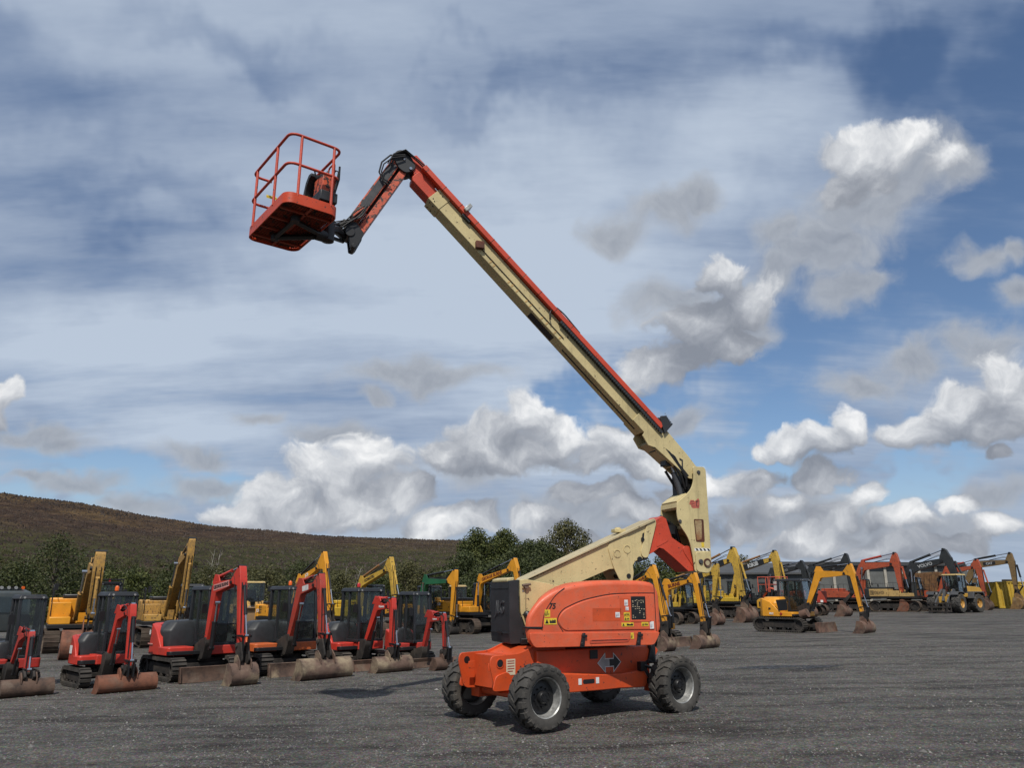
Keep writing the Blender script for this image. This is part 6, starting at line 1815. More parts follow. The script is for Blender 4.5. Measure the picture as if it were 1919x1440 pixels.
# 2
(x, y), J = put((-9.39, 19.98), -46, -2.25, [(-1.39,.78), (-1.05,1.78), (-.47,1.83), (-.16,2.06), (.01,.56)])
r2 = excavator('small red mini digger with an amber beacon, rusty wide bucket on the ground', x, y, -46, 1, J, C_KUB, W=1.30, L=1.75, r=.24, tw=.26, steel=False, z_deck=.56, z_hood=1.32, z_cab=2.36, mini=True,
          bw=.14, bh=.095, sh=.08, sw=.15, bkt=(2.25, .42, 1.36, BUCKR, 0, False), beac=AMBER, boom_y=-.02, group=GM, name='mini_excavator', cat='mini digger')
g = Geo(); g.box(-.28, -.10, -.672, -.662, .80, 1.0); g.build('paper_label', WHITE, r2, smooth=False)
# 3
(x, y), J = put((-6.98, 21.0), -46, -3.15, [(-2.10,1.05), (-1.85,2.50), (-.80,2.58), (-.44,3.0), (-.09,.98)])
r3 = excavator('larger red mini digger with lettered boom, green beacon and narrow bucket', x, y, -46, 1, J, C_KUB, W=1.96, L=2.5, r=.30, tw=.38, steel=False, z_deck=.66, z_hood=1.55, z_cab=2.50, mini=True,
          bw=.20, bh=.15, sh=.115, sw=.20, bkt=(3.17, .56, .72, BUCKC, 0, False), beac=GREENL, group=GM, name='mini_excavator', cat='mini digger',
          lettering=('GEORGE BURNS', .125, BLACKP, .36, (.95, .16, plain('pink_print', (.62,.28,.25), .5, 0, .1)), 0))
blade(r3, 1.62, 1.90, .40, BUCKD, .30, 1.5)
text_mesh('tail_emblem', 'B', .17, WHITE, r3, (-.62, -1.0, 1.22), (1, .06, 0), (0, 0, 1), .002, .006)
g = Geo(); g.box(-.70, -.34, -1.004, -.998, .90, .935); g.build('pale_strip', plain('pink_print', (.62,.28,.25)), r3, smooth=False)
# 4
(x, y), J = put((-5.17, 22.27), -46, -2.85, [(-1.85,1.05), (-1.42,2.40), (-.61,2.49), (-.38,2.80), (-.12,.97)])
r4 = excavator('orange mini digger with a muddy boom foot and very wide pale bucket', x, y, -46, 1, J, C_HIT, W=1.9, L=2.4, r=.30, tw=.38, steel=False, z_deck=.66, z_hood=1.48, z_cab=2.48, mini=True,
          bw=.19, bh=.14, sh=.11, sw=.19, bkt=(2.87, .56, 1.56, BUCKC, 0, False), beac=AMBER, group=GM, name='mini_excavator', cat='mini digger',
          lettering=('         ', .1, BLACKP, .40, (.34, .15, plain('pale_print', (.55,.55,.53))), 0))
blade(r4, 1.60, 1.90, .38, BUCKC, .30, 1.5)
text_mesh('fleet_number', '81', .20, plain('faded_print', (.30,.06,.03)), r4, (-.60, -.97, 1.16), (1, .06, 0), (0, 0, 1), .002, .003)
g = Geo(); g.box(-.78, -.42, -.975, -.965, .96, 1.02); g.build('number_strip', WHITE, r4, smooth=False)
# 5
(x, y), J = put((-3.53, 23.79), -46, -2.25, [(-1.29,.82), (-.78,1.88), (-.24,1.86), (-.02,2.10), (.01,.64)])
r5 = excavator('red mini digger with a rounded black cab and red beacon, wide muddy bucket', x, y, -46, 1, J, C_KUB, W=1.55, L=2.0, r=.26, tw=.30, steel=False, z_deck=.58, z_hood=1.38, z_cab=2.40, mini=True,
          bw=.16, bh=.11, sh=.09, sw=.16, bkt=(2.25, .46, 1.26, BUCKC, 0, False), beac=REDL, group=GM, name='mini_excavator', cat='mini digger',
          lettering=('Kubota', .09, WHITE, .5, None, 0))
blade(r5, 1.35, 1.5, .32, BUCK, .26, 1.2)
# 6
(x, y), J = put((-2.16, 24.54), -46, -1.75, [(-.76,.56), (-.48,1.46), (.08,1.46), (.19,1.62), (.26,.52)])
r6 = excavator('smallest red mini digger with a tall grey cab, next to the boom lift tyre', x, y, -46, 1, J, C_KUB2, W=1.15, L=1.6, r=.22, tw=.23, steel=False, z_deck=.50, z_hood=1.15, z_cab=2.26, mini=True,
          bw=.12, bh=.085, sh=.07, sw=.12, bkt=(1.98, .36, .85, BUCKD, 0, False), group=GM, name='mini_excavator', cat='mini digger',
          lettering=('Kubota', .065, WHITE, .5, None, 0), boom_y=-.05)
blade(r6, 1.05, 1.15, .28, BUCKD, .22, .9)
# back row, left
GB = 'large excavators in the rear row'
C_CAT = dict(body=CATY, arm=CATY, weight=CATY, cab=CABG, bonnet=BLACK, exhaust=CHROME)
C_JCB = dict(body=JCBY, arm=JCBY, weight=JCBY, cab=CABG, bonnet=BLACK, ram=BLACK, ram2=BLACK, ram3=BLACK)
C_KOM = dict(body=KOMY, arm=KOMY2, weight=KOMY, cab=CABG, bonnet=KOMY, ram=KOMY2, ram2=paint((.35,.17,.06), .5, .6, .5), ram3=KOMY2)
x, y = -19.85, 37.1
excavator('big yellow excavator with deep brown bucket and cab guard, behind the two leftmost mini diggers', x, y, -59, 1, [(.3,1.75), (3.1,3.6), (5.9,3.45), (6.55,4.1), (6.15,1.55)], dict(body=JCBY, arm=CATY, weight=JCBY, cab=CABG, bonnet=BLACK), W=2.9, L=4.2, r=.44, tw=.6, steel=True, shoes=True,
          z_deck=1.0, z_hood=2.40, z_cab=3.0, bw=.42, bh=.25, sh=.24, sw=.38, bkt=(6.35, 1.10, 1.9, BUCKR, .06, False), guard=True, beac=REDL, group=GB)
excavator('old yellow excavator with its arm raised highest, behind the large red mini digger', -17.0, 39.8, -60, 1, [(.3,1.75), (2.6,4.0), (4.6,4.15), (5.0,4.85), (4.3,1.6)], C_CAT, W=2.7, L=4.0, r=.42, tw=.55, steel=True, shoes=True,
          z_deck=1.0, z_hood=2.25, z_cab=2.9, bw=.34, bh=.22, sh=.20, sw=.28, bkt=(4.3, 1.0, 1.2, BUCKR, 0, False), group=GB)
(x, y), J = put((-9.52, 42.15), -46, -4.45, [(-4.06,1.4), (-3.5,3.1), (-1.55,3.72), (-1.04,4.59), (-.17,1.44)])
excavator('yellow excavator with a bright yellow raised stick, behind the orange mini digger', x, y, -46, 1, J, C_JCB, W=2.4, L=3.4, r=.40, tw=.5, z_deck=.98, z_hood=1.9, z_cab=2.8, bw=.28, bh=.19, sh=.17, sw=.24,
          bkt=(4.4, .85, 1.0, BUCK, 0, False), group=GB, lettering=('JCB', .22, WHITE, .45, None, 0), text2=('JCB', .22, WHITE, -1.5, -1.17, 1.45))
(x, y), J = put((-5.89, 41.06), -46, -4.05, [(-3.55,1.55), (-3.35,2.9), (-1.1,3.50), (-.76,4.18), (-.23,1.96)])
excavator('yellow excavator with black lettering along its boom, behind the rounded black cab', x, y, -46, 1, J, C_KOM, W=2.4, L=3.4, r=.40, tw=.5, z_deck=.98, z_hood=1.9, z_cab=2.8, bw=.30, bh=.19, sh=.17, sw=.26,
          bkt=(4.0, .85, 1.0, BUCK, 0, False), group=GB, lettering=('KOMATSU', .20, BLACKP, .35, None, 0))
(x, y), J = put((-3.43, 45.7), -46, -3.5, [(-2.94,1.5), (-2.5,3.05), (-.34,2.95), (.27,3.61), (.03,.75)])
excavator('yellow excavator with a green painted boom, behind the smallest red digger', x, y, -46, 1, J, dict(body=JCBY2, arm=JCBY, boom=DGRN, weight=JCBY2, cab=CABG, bonnet=BLACK, ram=BLACK, ram2=BLACK, ram3=BLACK), W=2.3, L=3.2, r=.38, tw=.45, steel=False, z_deck=.95, z_hood=1.8, z_cab=2.75, bw=.27, bh=.18, sh=.17, sw=.26,
          bkt=(3.5, .55, .7, CHAS, 0, False), group=GB)
(x, y), J = put((.54, 44.35), -46, -4.3, [(-3.75,1.45), (-3.45,3.0), (-.98,3.53), (-.58,4.17), (.01,1.41)])
excavator('yellow excavator with a lettered boom, tracks in view left of the black counterweight', x, y, -46, 1, J, C_JCB, W=2.5, L=3.6, r=.42, tw=.5, z_deck=1.02, z_hood=1.92, z_cab=2.85, bw=.28, bh=.18, sh=.18, sw=.26,
          bkt=(4.3, .85, 1.1, BUCK, 0, False), group=GB, lettering=('GEORGE BURNS', .24, plain('maroon_print', (.16,.03,.015)), .40, None, 0), text2=('JCB', .20, WHITE, -1.5, -1.22, 1.62))
# behind the lift
(x, y), J = put((5.70, 30.18), -46, -2.75, [(-1.59,1.2), (-1.5,2.36), (-.67,2.73), (-.37,3.16), (.05,1.02)])
excavator('yellow midi digger mostly hidden by the orange hood, its black ram and bucket showing', x, y, -46, 1, J, dict(C_JCB, arm=JCBY), W=1.95, L=2.5, r=.30, tw=.38, steel=False, z_deck=.66, z_hood=1.5, z_cab=2.5, mini=True,
          bw=.2, bh=.13, sh=.12, sw=.2, bkt=(2.75, .56, .62, BUCKC, 0, False), group='yellow midi diggers behind the lift', name='midi_excavator', cat='digger', lettering=('GEORGE BURNS', .14, plain('maroon_print', (.16,.03,.015)), .30, None, 0))
(x, y), J = put((7.48, 31.53), -46, -2.85, [(-1.71,1.2), (-1.6,2.36), (-.5,2.56), (-.25,2.88), (.03,.94)])
r14 = excavator('yellow midi digger whose boom reads BURNS, wide bucket right of the orange hood', x, y, -46, 1, J, dict(C_JCB, arm=JCBY), W=1.95, L=2.5, r=.30, tw=.38, steel=False, z_deck=.66, z_hood=1.5, z_cab=2.5, mini=True,
          bw=.2, bh=.13, sh=.12, sw=.2, bkt=(2.87, .52, 1.36, BUCKC, 0, False), group='yellow midi diggers behind the lift', name='midi_excavator', cat='digger', lettering=('BURNS', .19, plain('maroon_print', (.16,.03,.015)), .32, None, 0))
blade(r14, 1.62, 1.9, .38, BUCKC, .30, 1.5)
(x, y), J = put((13.6, 52.6), -46, -4.0, [(-3.7,1.5), (-3.1,2.85), (-.35,3.35), (0.05,3.95), (-.3,1.6)])
excavator('yellow excavator with a black lettered boom passing just right of the mast foot', x, y, -46, 1, J, C_KOM, W=2.4, L=3.4, r=.40, tw=.5, z_deck=.98, z_hood=1.75, z_cab=2.7, bw=.3, bh=.22, sh=.22, sw=.3,
          bkt=(3.7, .8, 1.0, BUCK, 0, False), group=GB, lettering=('KiKiB', .32, plain('sign_print', (.50,.51,.50)), .45, (1.55, .36, BLACKP), 0))
(x, y), J = put((16.36, 56.34), -46, -4.6, [(-3.95,1.75), (-3.3,3.75), (-.9,4.3), (-.56,5.19), (-.05,1.77)])
excavator('yellow excavator with the tallest yellow stick and big rusty bucket just right of the mast', x, y, -46, 1, J, C_KOM, W=2.8, L=4.2, r=.46, tw=.6, z_deck=1.15, z_hood=2.1, z_cab=3.0, bw=.36, bh=.28, sh=.30, sw=.38,
          bkt=(4.6, 1.05, 1.75, BUCK, 0, False), group=GB, lettering=('KiKiB', .38, plain('sign_print', (.50,.51,.50)), .45, (1.7, .42, BLACKP), 0), text2=('KOMATSU', .20, BLACKP, -.95, -1.37, 1.55))
(x, y), J = put((21.12, 62.51), -46, -4.9, [(-4.25,1.8), (-3.5,3.95), (-.59,4.56), (-.25,5.21), (-.01,1.68)])
excavator('yellow excavator with the clearest lettered black boom panel, behind the black cab roof', x, y, -46, 1, J, C_KOM, W=2.8, L=4.2, r=.46, tw=.6, z_deck=1.15, z_hood=2.1, z_cab=3.0, bw=.36, bh=.27, sh=.30, sw=.38,
          bkt=(4.9, 1.0, 1.5, BUCK, 0, False), group=GB, lettering=('KiKiB', .42, plain('sign_print', (.50,.51,.50)), .42, (2.0, .44, BLACKP), 0), text2=('KOMATSU', .20, BLACKP, -.95, -1.37, 1.55))
# the yellow zero-tail digger in side view
(x, y), J = put((17.55, 40.19), -46, -4.0, [(-2.70,1.42), (-2.02,2.98), (-.65,2.93), (-.33,3.42), (.01,.99)])
rj = excavator('yellow digger in full side view with a black cab, standing alone right of the lift', x, y, -46, 1, J, dict(body=JCBY, arm=JCBY, weight=JCBY, cab=CABG, bonnet=JCBY, skirt=JCBY, ram=BLACK, ram2=BLACK, ram3=BLACK, cabw=1.0), W=2.2, L=2.9, r=.37, tw=.45, steel=False, z_deck=.80, z_hood=1.78, z_cab=2.72, mini=True,
          bw=.22, bh=.19, sh=.15, sw=.22, bkt=(4.0, .62, 1.35, BUCK, 0, False), name='midi_excavator', cat='digger')
blade(rj, 2.05, 2.15, .50, BUCK, .37, 1.75)
text_mesh('lettering', '85Z', .14, WHITE, rj, (-.30, -1.135, .92), (1, 0, 0), (0, 0, 1), .002, .004)
g = Geo(); g.prism(rc([(.0,1.62), (.62,1.66), (.62,1.10), (.12,1.06)], .04), -1.13, -1.112); g.build('dark_side_panel', BLACK, rj, .006)
g = Geo(); g.box(-.45, -.33, -1.132, -1.12, 1.14, 1.22); g.build('fuel_cap_recess', BLACK, rj)
g = Geo(); g.prism([(.16,.92), (.24,1.0), (.32,.92), (.24,.84)], -1.14, -1.125); g.build('hazard_diamond', REDP, rj, smooth=False)
g = Geo(); g.cyl((1.15, -.75, .86), (1.52, -.75, .98), .22, 14); g.build('spare_bucket_end', BUCK, rj)
C_VOL = dict(body=VOLY, arm=VOLG, weight=VOLG, cab=CABG, bonnet=VOLG, ram=VOLG, ram2=VOLG, ram3=VOLG)
C_VD = dict(body=VOLG, arm=VOLG, weight=VOLG, cab=CABG, bonnet=VOLG, ram=VOLG, ram2=VOLG, ram3=VOLG)
(x, y), J = put((24.27, 65.14), -46, -4.6, [(-4.0,1.8), (-3.1,3.60), (-.78,3.94), (-.35,4.49), (-.06,1.96)])
excavator('dark grey excavator with a short raised arm, behind the black cab of the yellow digger', x, y, -46, 1, J, C_VD, W=2.6, L=3.8, r=.42, tw=.5, z_deck=1.05, z_hood=1.9, z_cab=2.85, bw=.3, bh=.24, sh=.24, sw=.3,
          bkt=(4.5, .9, 1.1, BUCK, 0, False), group=GB, lettering=('VOLVO', .25, plain('dull_print', (.20,.20,.20)), .45, None, 0))
(x, y), J = put((27.21, 64.92), -46, -4.5, [(-3.9,1.8), (-2.75,3.80), (.0,4.25), (.36,4.97), (.52,1.83)])
excavator('dark grey excavator with a higher arm rising just behind the yellow digger stick', x, y, -46, 1, J, C_VD, W=2.7, L=4.0, r=.42, tw=.5, z_deck=1.05, z_hood=1.95, z_cab=2.9, bw=.32, bh=.26, sh=.26, sw=.32,
          bkt=(4.1, .95, 1.4, BUCK, 0, False), group=GB)
(x, y), J = put((37.26, 75.55), -46, -5.3, [(-4.75,2.1), (-3.65,4.40), (-.85,4.45), (-.47,5.48), (-.25,1.8)])
excavator('faded orange excavator with an arched boom and rusty bucket, right of the yellow digger', x, y, -46, 1, J, dict(body=HITO, arm=HITO, weight=HITO, cab=CABG, bonnet=HITO, ram=HITO, ram2=H_RED, ram3=HITO), W=2.9, L=4.4, r=.48, tw=.6, z_deck=1.15, z_hood=2.15, z_cab=3.1, bw=.42, bh=.36, sh=.34, sw=.46,
          bkt=(5.2, 1.15, 1.75, BUCKR, 0, False), group=GB)
(x, y), J = put((40.89, 72.63), -46, -5.4, [(-4.79,1.9), (-3.95,4.05), (-1.12,4.58), (-.88,5.62), (.1,1.91)])
excavator('excavator with a dark grey boom lettered VOLVO over a dusty tan body', x, y, -46, 1, J, C_VOL, W=3.0, L=4.6, r=.50, tw=.6, z_deck=1.2, z_hood=2.2, z_cab=3.15, bw=.44, bh=.38, sh=.38, sw=.46,
          bkt=(5.4, 1.15, 1.5, BUCKD, 0, False), group=GB, lettering=('VOLVO', .40, plain('boom_print', (.36,.37,.37)), .42, None, 0), text2=('VOLVO', .34, plain('tan_print', (.18,.12,.06)), -1.35, -1.47, 1.75))
(x, y), J = put((45.21, 76.54), -46, -4.4, [(-3.75,1.8), (-2.9,3.75), (-.49,4.02), (-.09,4.78), (.19,1.28)])
excavator('red orange excavator with a slim arm, behind the wheel loader', x, y, -46, 1, J, dict(body=HITO, arm=HITO, weight=HITO, cab=CABG, bonnet=BLACK, ram=H_RED, ram2=H_RED, ram3=HITO), W=2.7, L=4.0, r=.44, tw=.5, z_deck=1.05, z_hood=2.0, z_cab=2.9, bw=.34, bh=.27, sh=.30, sw=.38,
          bkt=(4.5, 1.0, 1.5, BUCKD, 0, False), group=GB)
(x, y), J = put((49.46, 78.32), -46, -5.0, [(-4.45,2.0), (-3.1,4.45), (-.2,4.55), (.13,5.41), (.15,1.87)])
excavator('brownish yellow excavator with a dull boom at the right edge, before the ribbed container', x, y, -46, 1, J, dict(body=CATD, arm=CATD, weight=CATD, cab=BLACK, bonnet=BLACK, ram=CATD, ram2=BLACK, ram3=BLACK), W=3.0, L=4.4, r=.48, tw=.6, z_deck=1.15, z_hood=2.1, z_cab=3.1, bw=.42, bh=.34, sh=.32, sw=.42,
          bkt=(5.1, 1.15, 1.9, rusty((.20,.12,.05), (.10,.06,.04), (.30,.22,.12)), 0, False), group=GB, lettering=('CAT', .30, plain('boom_print', (.36,.37,.37)), .40, (1.1, .34, BLACKP), 0))
# red excavator seen from its tail
ex, ey = 24.9, 69.6
rt = excavator('red excavator seen from behind its counterweight with a striped band, between the dark arms', ex, ey, -46, 1, None, dict(body=HITO, arm=HITO, weight=paint((.40,.055,.025), .42, .3), cab=CABG, bonnet=BLACK), W=2.8, L=4.2, r=.46, tw=.5, z_deck=1.1, z_hood=2.15, z_cab=2.7, group=GB, yaw_house=148)
for k in range(7):
    g = Geo(); g.M = rot(148); u = -2.66; yy = -.9 + .3*k; g.box(u-.012, u-.0, yy-.12, yy+.12, 1.12, 1.30); g.build('warning_band', [REDP, WHITE][k % 2], rt, smooth=False)

# ------------------------------------------------------------------ wheeled loaders
def small_tyre(parent, M, R0, hw, rimr, rimm):
    w = Geo(); w.M = M
    w.lathe([(0, -.02), (rimr*.4, -.02), (rimr*.45, -hw*.5), (rimr*.9, -hw*.6), (rimr, -hw*.9), (rimr, hw*.9), (rimr*.9, hw*.6), (rimr*.45, hw*.5), (rimr*.4, .02), (0, .02)], 24, 'y')
    wo = w.build('wheel', rimm, parent)
    t = Geo(); t.M = M; tyre_geo(t, R0, hw, 15, R0*.06, rimr); t.build('tyre', RUBBER, wo, ang=38)
    return wo
def wheel_loader(label, x, y, head, s, steer, attach, bodym, darkm, group=None):
    root = thing('wheel_loader', label, 'wheel loader', (x, y, gz(x)), R(head), group)
    Rw = .80*s; MF = Matrix.Translation((.1*s, 0, 0)) @ rot(steer)
    rim = paint((.50,.27,.06), .5, .3)
    for sy in (-1, 1):
        small_tyre(root, Matrix.Translation((-1.55*s, sy*1.02*s, Rw)), Rw, .32*s, .38*s, rim)
        small_tyre(root, MF @ Matrix.Translation((1.45*s, sy*1.02*s, Rw)), Rw, .32*s, .38*s, rim)
    g = Geo(); g.box(-2.9*s, -.3*s, -.62*s, .62*s, .75*s, 1.45*s); g.box(-.3*s, .3*s, -.3*s, .3*s, .7*s, 1.2*s); g.build('rear_frame', darkm, root, .03)
    g = Geo(); g.prism(rc([(-3.1*s,.95*s), (-3.15*s,1.9*s), (-2.9*s,2.15*s), (-1.0*s,2.25*s), (-.95*s,1.45*s), (-2.6*s,1.45*s)], .12*s), -.75*s, .75*s); g.build('engine_bonnet', bodym, root, .05)
    g = Geo()
    for sy in (-1, 1):
        g.prism([(-2.5*s,1.5*s), (-2.35*s,1.78*s), (-.8*s,1.78*s), (-.6*s,1.2*s), (-.75*s,1.2*s), (-.95*s,1.68*s), (-2.2*s,1.68*s), (-2.4*s,1.4*s)], *(sorted((sy*.70*s, sy*1.35*s))))
    g.build('rear_mudguard', darkm, root, .02)
    g = Geo(); g.M = MF
    for sy in (-1, 1): g.prism([(.75*s,1.5*s), (.95*s,1.78*s), (2.0*s,1.78*s), (2.15*s,1.5*s), (1.95*s,1.70*s), (1.0*s,1.70*s)], *(sorted((sy*.68*s, sy*1.33*s))))
    g.build('front_mudguard', darkm, root, .01)
    g = Geo(); g.box(-1.1*s, .25*s, -.85*s, .85*s, 1.30*s, 1.62*s); g.build('cab_base', bodym, root, .04)
    cab(root, -1.0*s, .30*s, -.72*s, .72*s, 1.62*s, 3.28*s, Matrix.Identity(4), DARK, zl=.22, slope=.06, roofmat=paint((.50,.36,.14), .45, .3), solid_lower=False)
    g = Geo(); g.M = MF
    g.box(.2*s, 1.9*s, -.42*s, .42*s, .7*s, 1.35*s)
    for sy in (-1, 1): g.prism([(.5*s,1.2*s), (.6*s,1.95*s), (.85*s,1.95*s), (1.6*s,1.2*s)], *(sorted((sy*.30*s, sy*.38*s))))
    g.build('front_frame', bodym, root, .02)
    g = Geo(); g.M = MF
    for sy in (-1, 1): g.prism(rc([(.62*s,1.95*s), (.95*s,2.02*s), (2.2*s,1.15*s), (2.95*s,.42*s), (2.80*s,.22*s), (1.9*s,.85*s), (.70*s,1.62*s)], .06*s), *(sorted((sy*.42*s, sy*.54*s))))
    g.build('lift_arm', darkm, root, .015)
    g = Geo(); g.M = MF; g.prism([(1.35*s,1.75*s), (1.6*s,1.95*s), (2.1*s,1.0*s), (1.85*s,.85*s)], -.10*s, .10*s); g.build('tilt_lever', darkm, root, .01)
    if attach == 'bucket':
        g = Geo(); g.M = MF; P = [(2.75*s,1.15*s), (2.62*s,.8*s), (2.62*s,.4*s), (2.75*s,.12*s), (3.0*s,.0), (3.9*s,.0), (3.9*s,.04*s), (3.05*s,.06*s), (2.82*s,.18*s), (2.70*s,.42*s), (2.70*s,.78*s), (2.82*s,1.12*s)]
        g.prism(P, -1.35*s, 1.35*s); b = g.build('bucket', BUCK, root, .01)
        g = Geo(); g.M = MF
        for sy in (-1, 1): g.prism([(2.75*s,1.15*s), (2.62*s,.8*s), (2.62*s,.4*s), (2.75*s,.12*s), (3.0*s,.0), (3.9*s,.0), (3.5*s,.55*s)], *(sorted((sy*1.35*s, sy*1.31*s))))
        g.build('bucket_side', BUCK, b)
    elif attach == 'raised':
        g = Geo(); g.M = MF; g.prism([(2.6*s,.25*s), (2.5*s,.3*s), (2.5*s,1.45*s), (2.75*s,1.65*s), (2.8*s,1.6*s), (2.6*s,1.4*s), (2.62*s,.4*s)], -1.4*s, 1.4*s); b = g.build('bucket', paint((.28,.17,.08), .7, .7, dirtc=(.20,.13,.08)), root, .01)
    else:
        g = Geo(); g.M = MF
        for zz in (.14, .48, .80): g.box(2.85*s, 2.97*s, -.95*s, .95*s, (zz-.07)*s, (zz+.05)*s)
        for yy in (-.9, -.45, 0, .45, .9): g.box(2.82*s, 2.90*s, (yy-.06)*s, (yy+.06)*s, .06*s, .86*s)
        for sy in (-1, 1): g.box(2.90*s, 3.0*s, (sy*.62-.07)*s, (sy*.62+.07)*s, .02*s, .92*s); g.box(2.92*s, 3.55*s, (sy*.62-.07)*s, (sy*.62+.07)*s, .02*s, .07*s)
        g.build('fork_carriage', CHAS, root, .01)
    mirror(root, .45*s, -.95*s, 3.0*s, Matrix.Identity(4), 1.2); mirror(root, .45*s, .95*s, 3.0*s, Matrix.Identity(4), 1.2)
    for yy in (-.5, .5):
        g = Geo(); g.M = MF; g.cyl((1.95*s, yy*s, 1.62*s), (2.02*s, yy*s, 1.62*s), .09*s, 10); g.build('headlamp', LAMPG, root)
    g = Geo(); 
    for k in range(4): g.box(-.35*s, .05*s, -1.08*s, -.86*s, (.5+.28*k)*s, (.54+.28*k)*s)
    g.box(-.38*s,-.34*s,-1.08*s,-.86*s,.5*s,1.5*s); g.build('cab_steps', darkm, root)
    return root
wheel_loader('yellow and grey wheel loader with a fork carriage, on big bare tyres at the right', 38.9, 70.2, -150, 1.0, 8, 'forks', VOLY_L if 'VOLY_L' in globals() else paint((.60,.34,.05), .42, .3, .1), paint((.06,.062,.066), .5, .4, dirtc=(.12,.11,.10)))
wheel_loader('yellow wheel loader with a dusty brown bucket facing out, behind the large red digger arm', -17.4, 53.5, -62, 1.0, 0, 'raised', CATY, CATY)
# ------------------------------------------------------------------ things further back
# ribbed shipping container
def container(x, y, head, label):
    t = thing('shipping_container', label, 'container', (x, y, gz(x)), R(head))
    YC = paint((.50,.33,.035), .5, .35, .4, dirtc=(.25,.17,.05))
    Lc, Wc, Hc = 6.06, 2.44, 2.59
    pts = []; n = 16; p = (Lc-.3)/n
    for i in range(n):
        a = -Lc/2 + .15 + p*i
        pts += [(a, 0), (a+p*.28, 0), (a+p*.40, .08), (a+p*.88, .08), (a+p, 0)]
    for sgn, nm in ((-1, 'side_wall'), (1, 'side_wall')):
        g = Geo(); vs = []; 
        for (a, d) in pts: yy = sgn*(Wc/2 - .02 - d); vs += [(a, yy, .16), (a, yy, Hc-.11)]
        g.add(vs, [(2*i, 2*i+2, 2*i+3, 2*i+1) for i in range(len(pts)-1)]); g.build(nm, YC, t, smooth=False)
    g = Geo()
    for sx in (-1, 1):
        for sy in (-1, 1): g.box(*(sorted((sx*Lc/2, sx*(Lc/2-.16)))), *(sorted((sy*Wc/2, sy*(Wc/2-.16)))), 0, Hc)
    for sy in (-1, 1): g.box(-Lc/2+.161, Lc/2-.161, *(sorted((sy*Wc/2, sy*(Wc/2-.08)))), 0, .16); g.box(-Lc/2+.161, Lc/2-.161, *(sorted((sy*Wc/2, sy*(Wc/2-.08)))), Hc-.11, Hc)
    g.build('corner_frame', YC, t, .01)
    g = Geo(); g.box(-Lc/2+.1, Lc/2-.1, -Wc/2+.1, Wc/2-.1, Hc-.06, Hc-.03); g.build('roof', YC, t)
    for sx in (-1, 1):
        for k in (0, 1):
            g = Geo(); g.box(*(sorted((sx*(Lc/2-.03), sx*(Lc/2-.07)))), -1.06+k*1.065, -1.06+k*1.065+1.055, .17, Hc-.12); g.build('door_leaf' if sx < 0 else 'end_panel', YC, t, .01)
    return t
container(51.6, 81.6, 8, 'bright yellow ribbed shipping container at the right edge')
container(59.5, 83.4, 8, 'second yellow ribbed container beyond the excavator bucket at the right edge')
tt = thing('tyre_stack', 'dark tyre lying on top of the yellow container', 'tyre', (51.0, 81.6, gz(51.6)+2.59))
g = Geo(); g.lathe([(.30,.02), (.5,0), (.55,.12), (.5,.24), (.30,.22), (.30,.02)], 20, 'z'); g.build('tyre', RUBBER, tt)

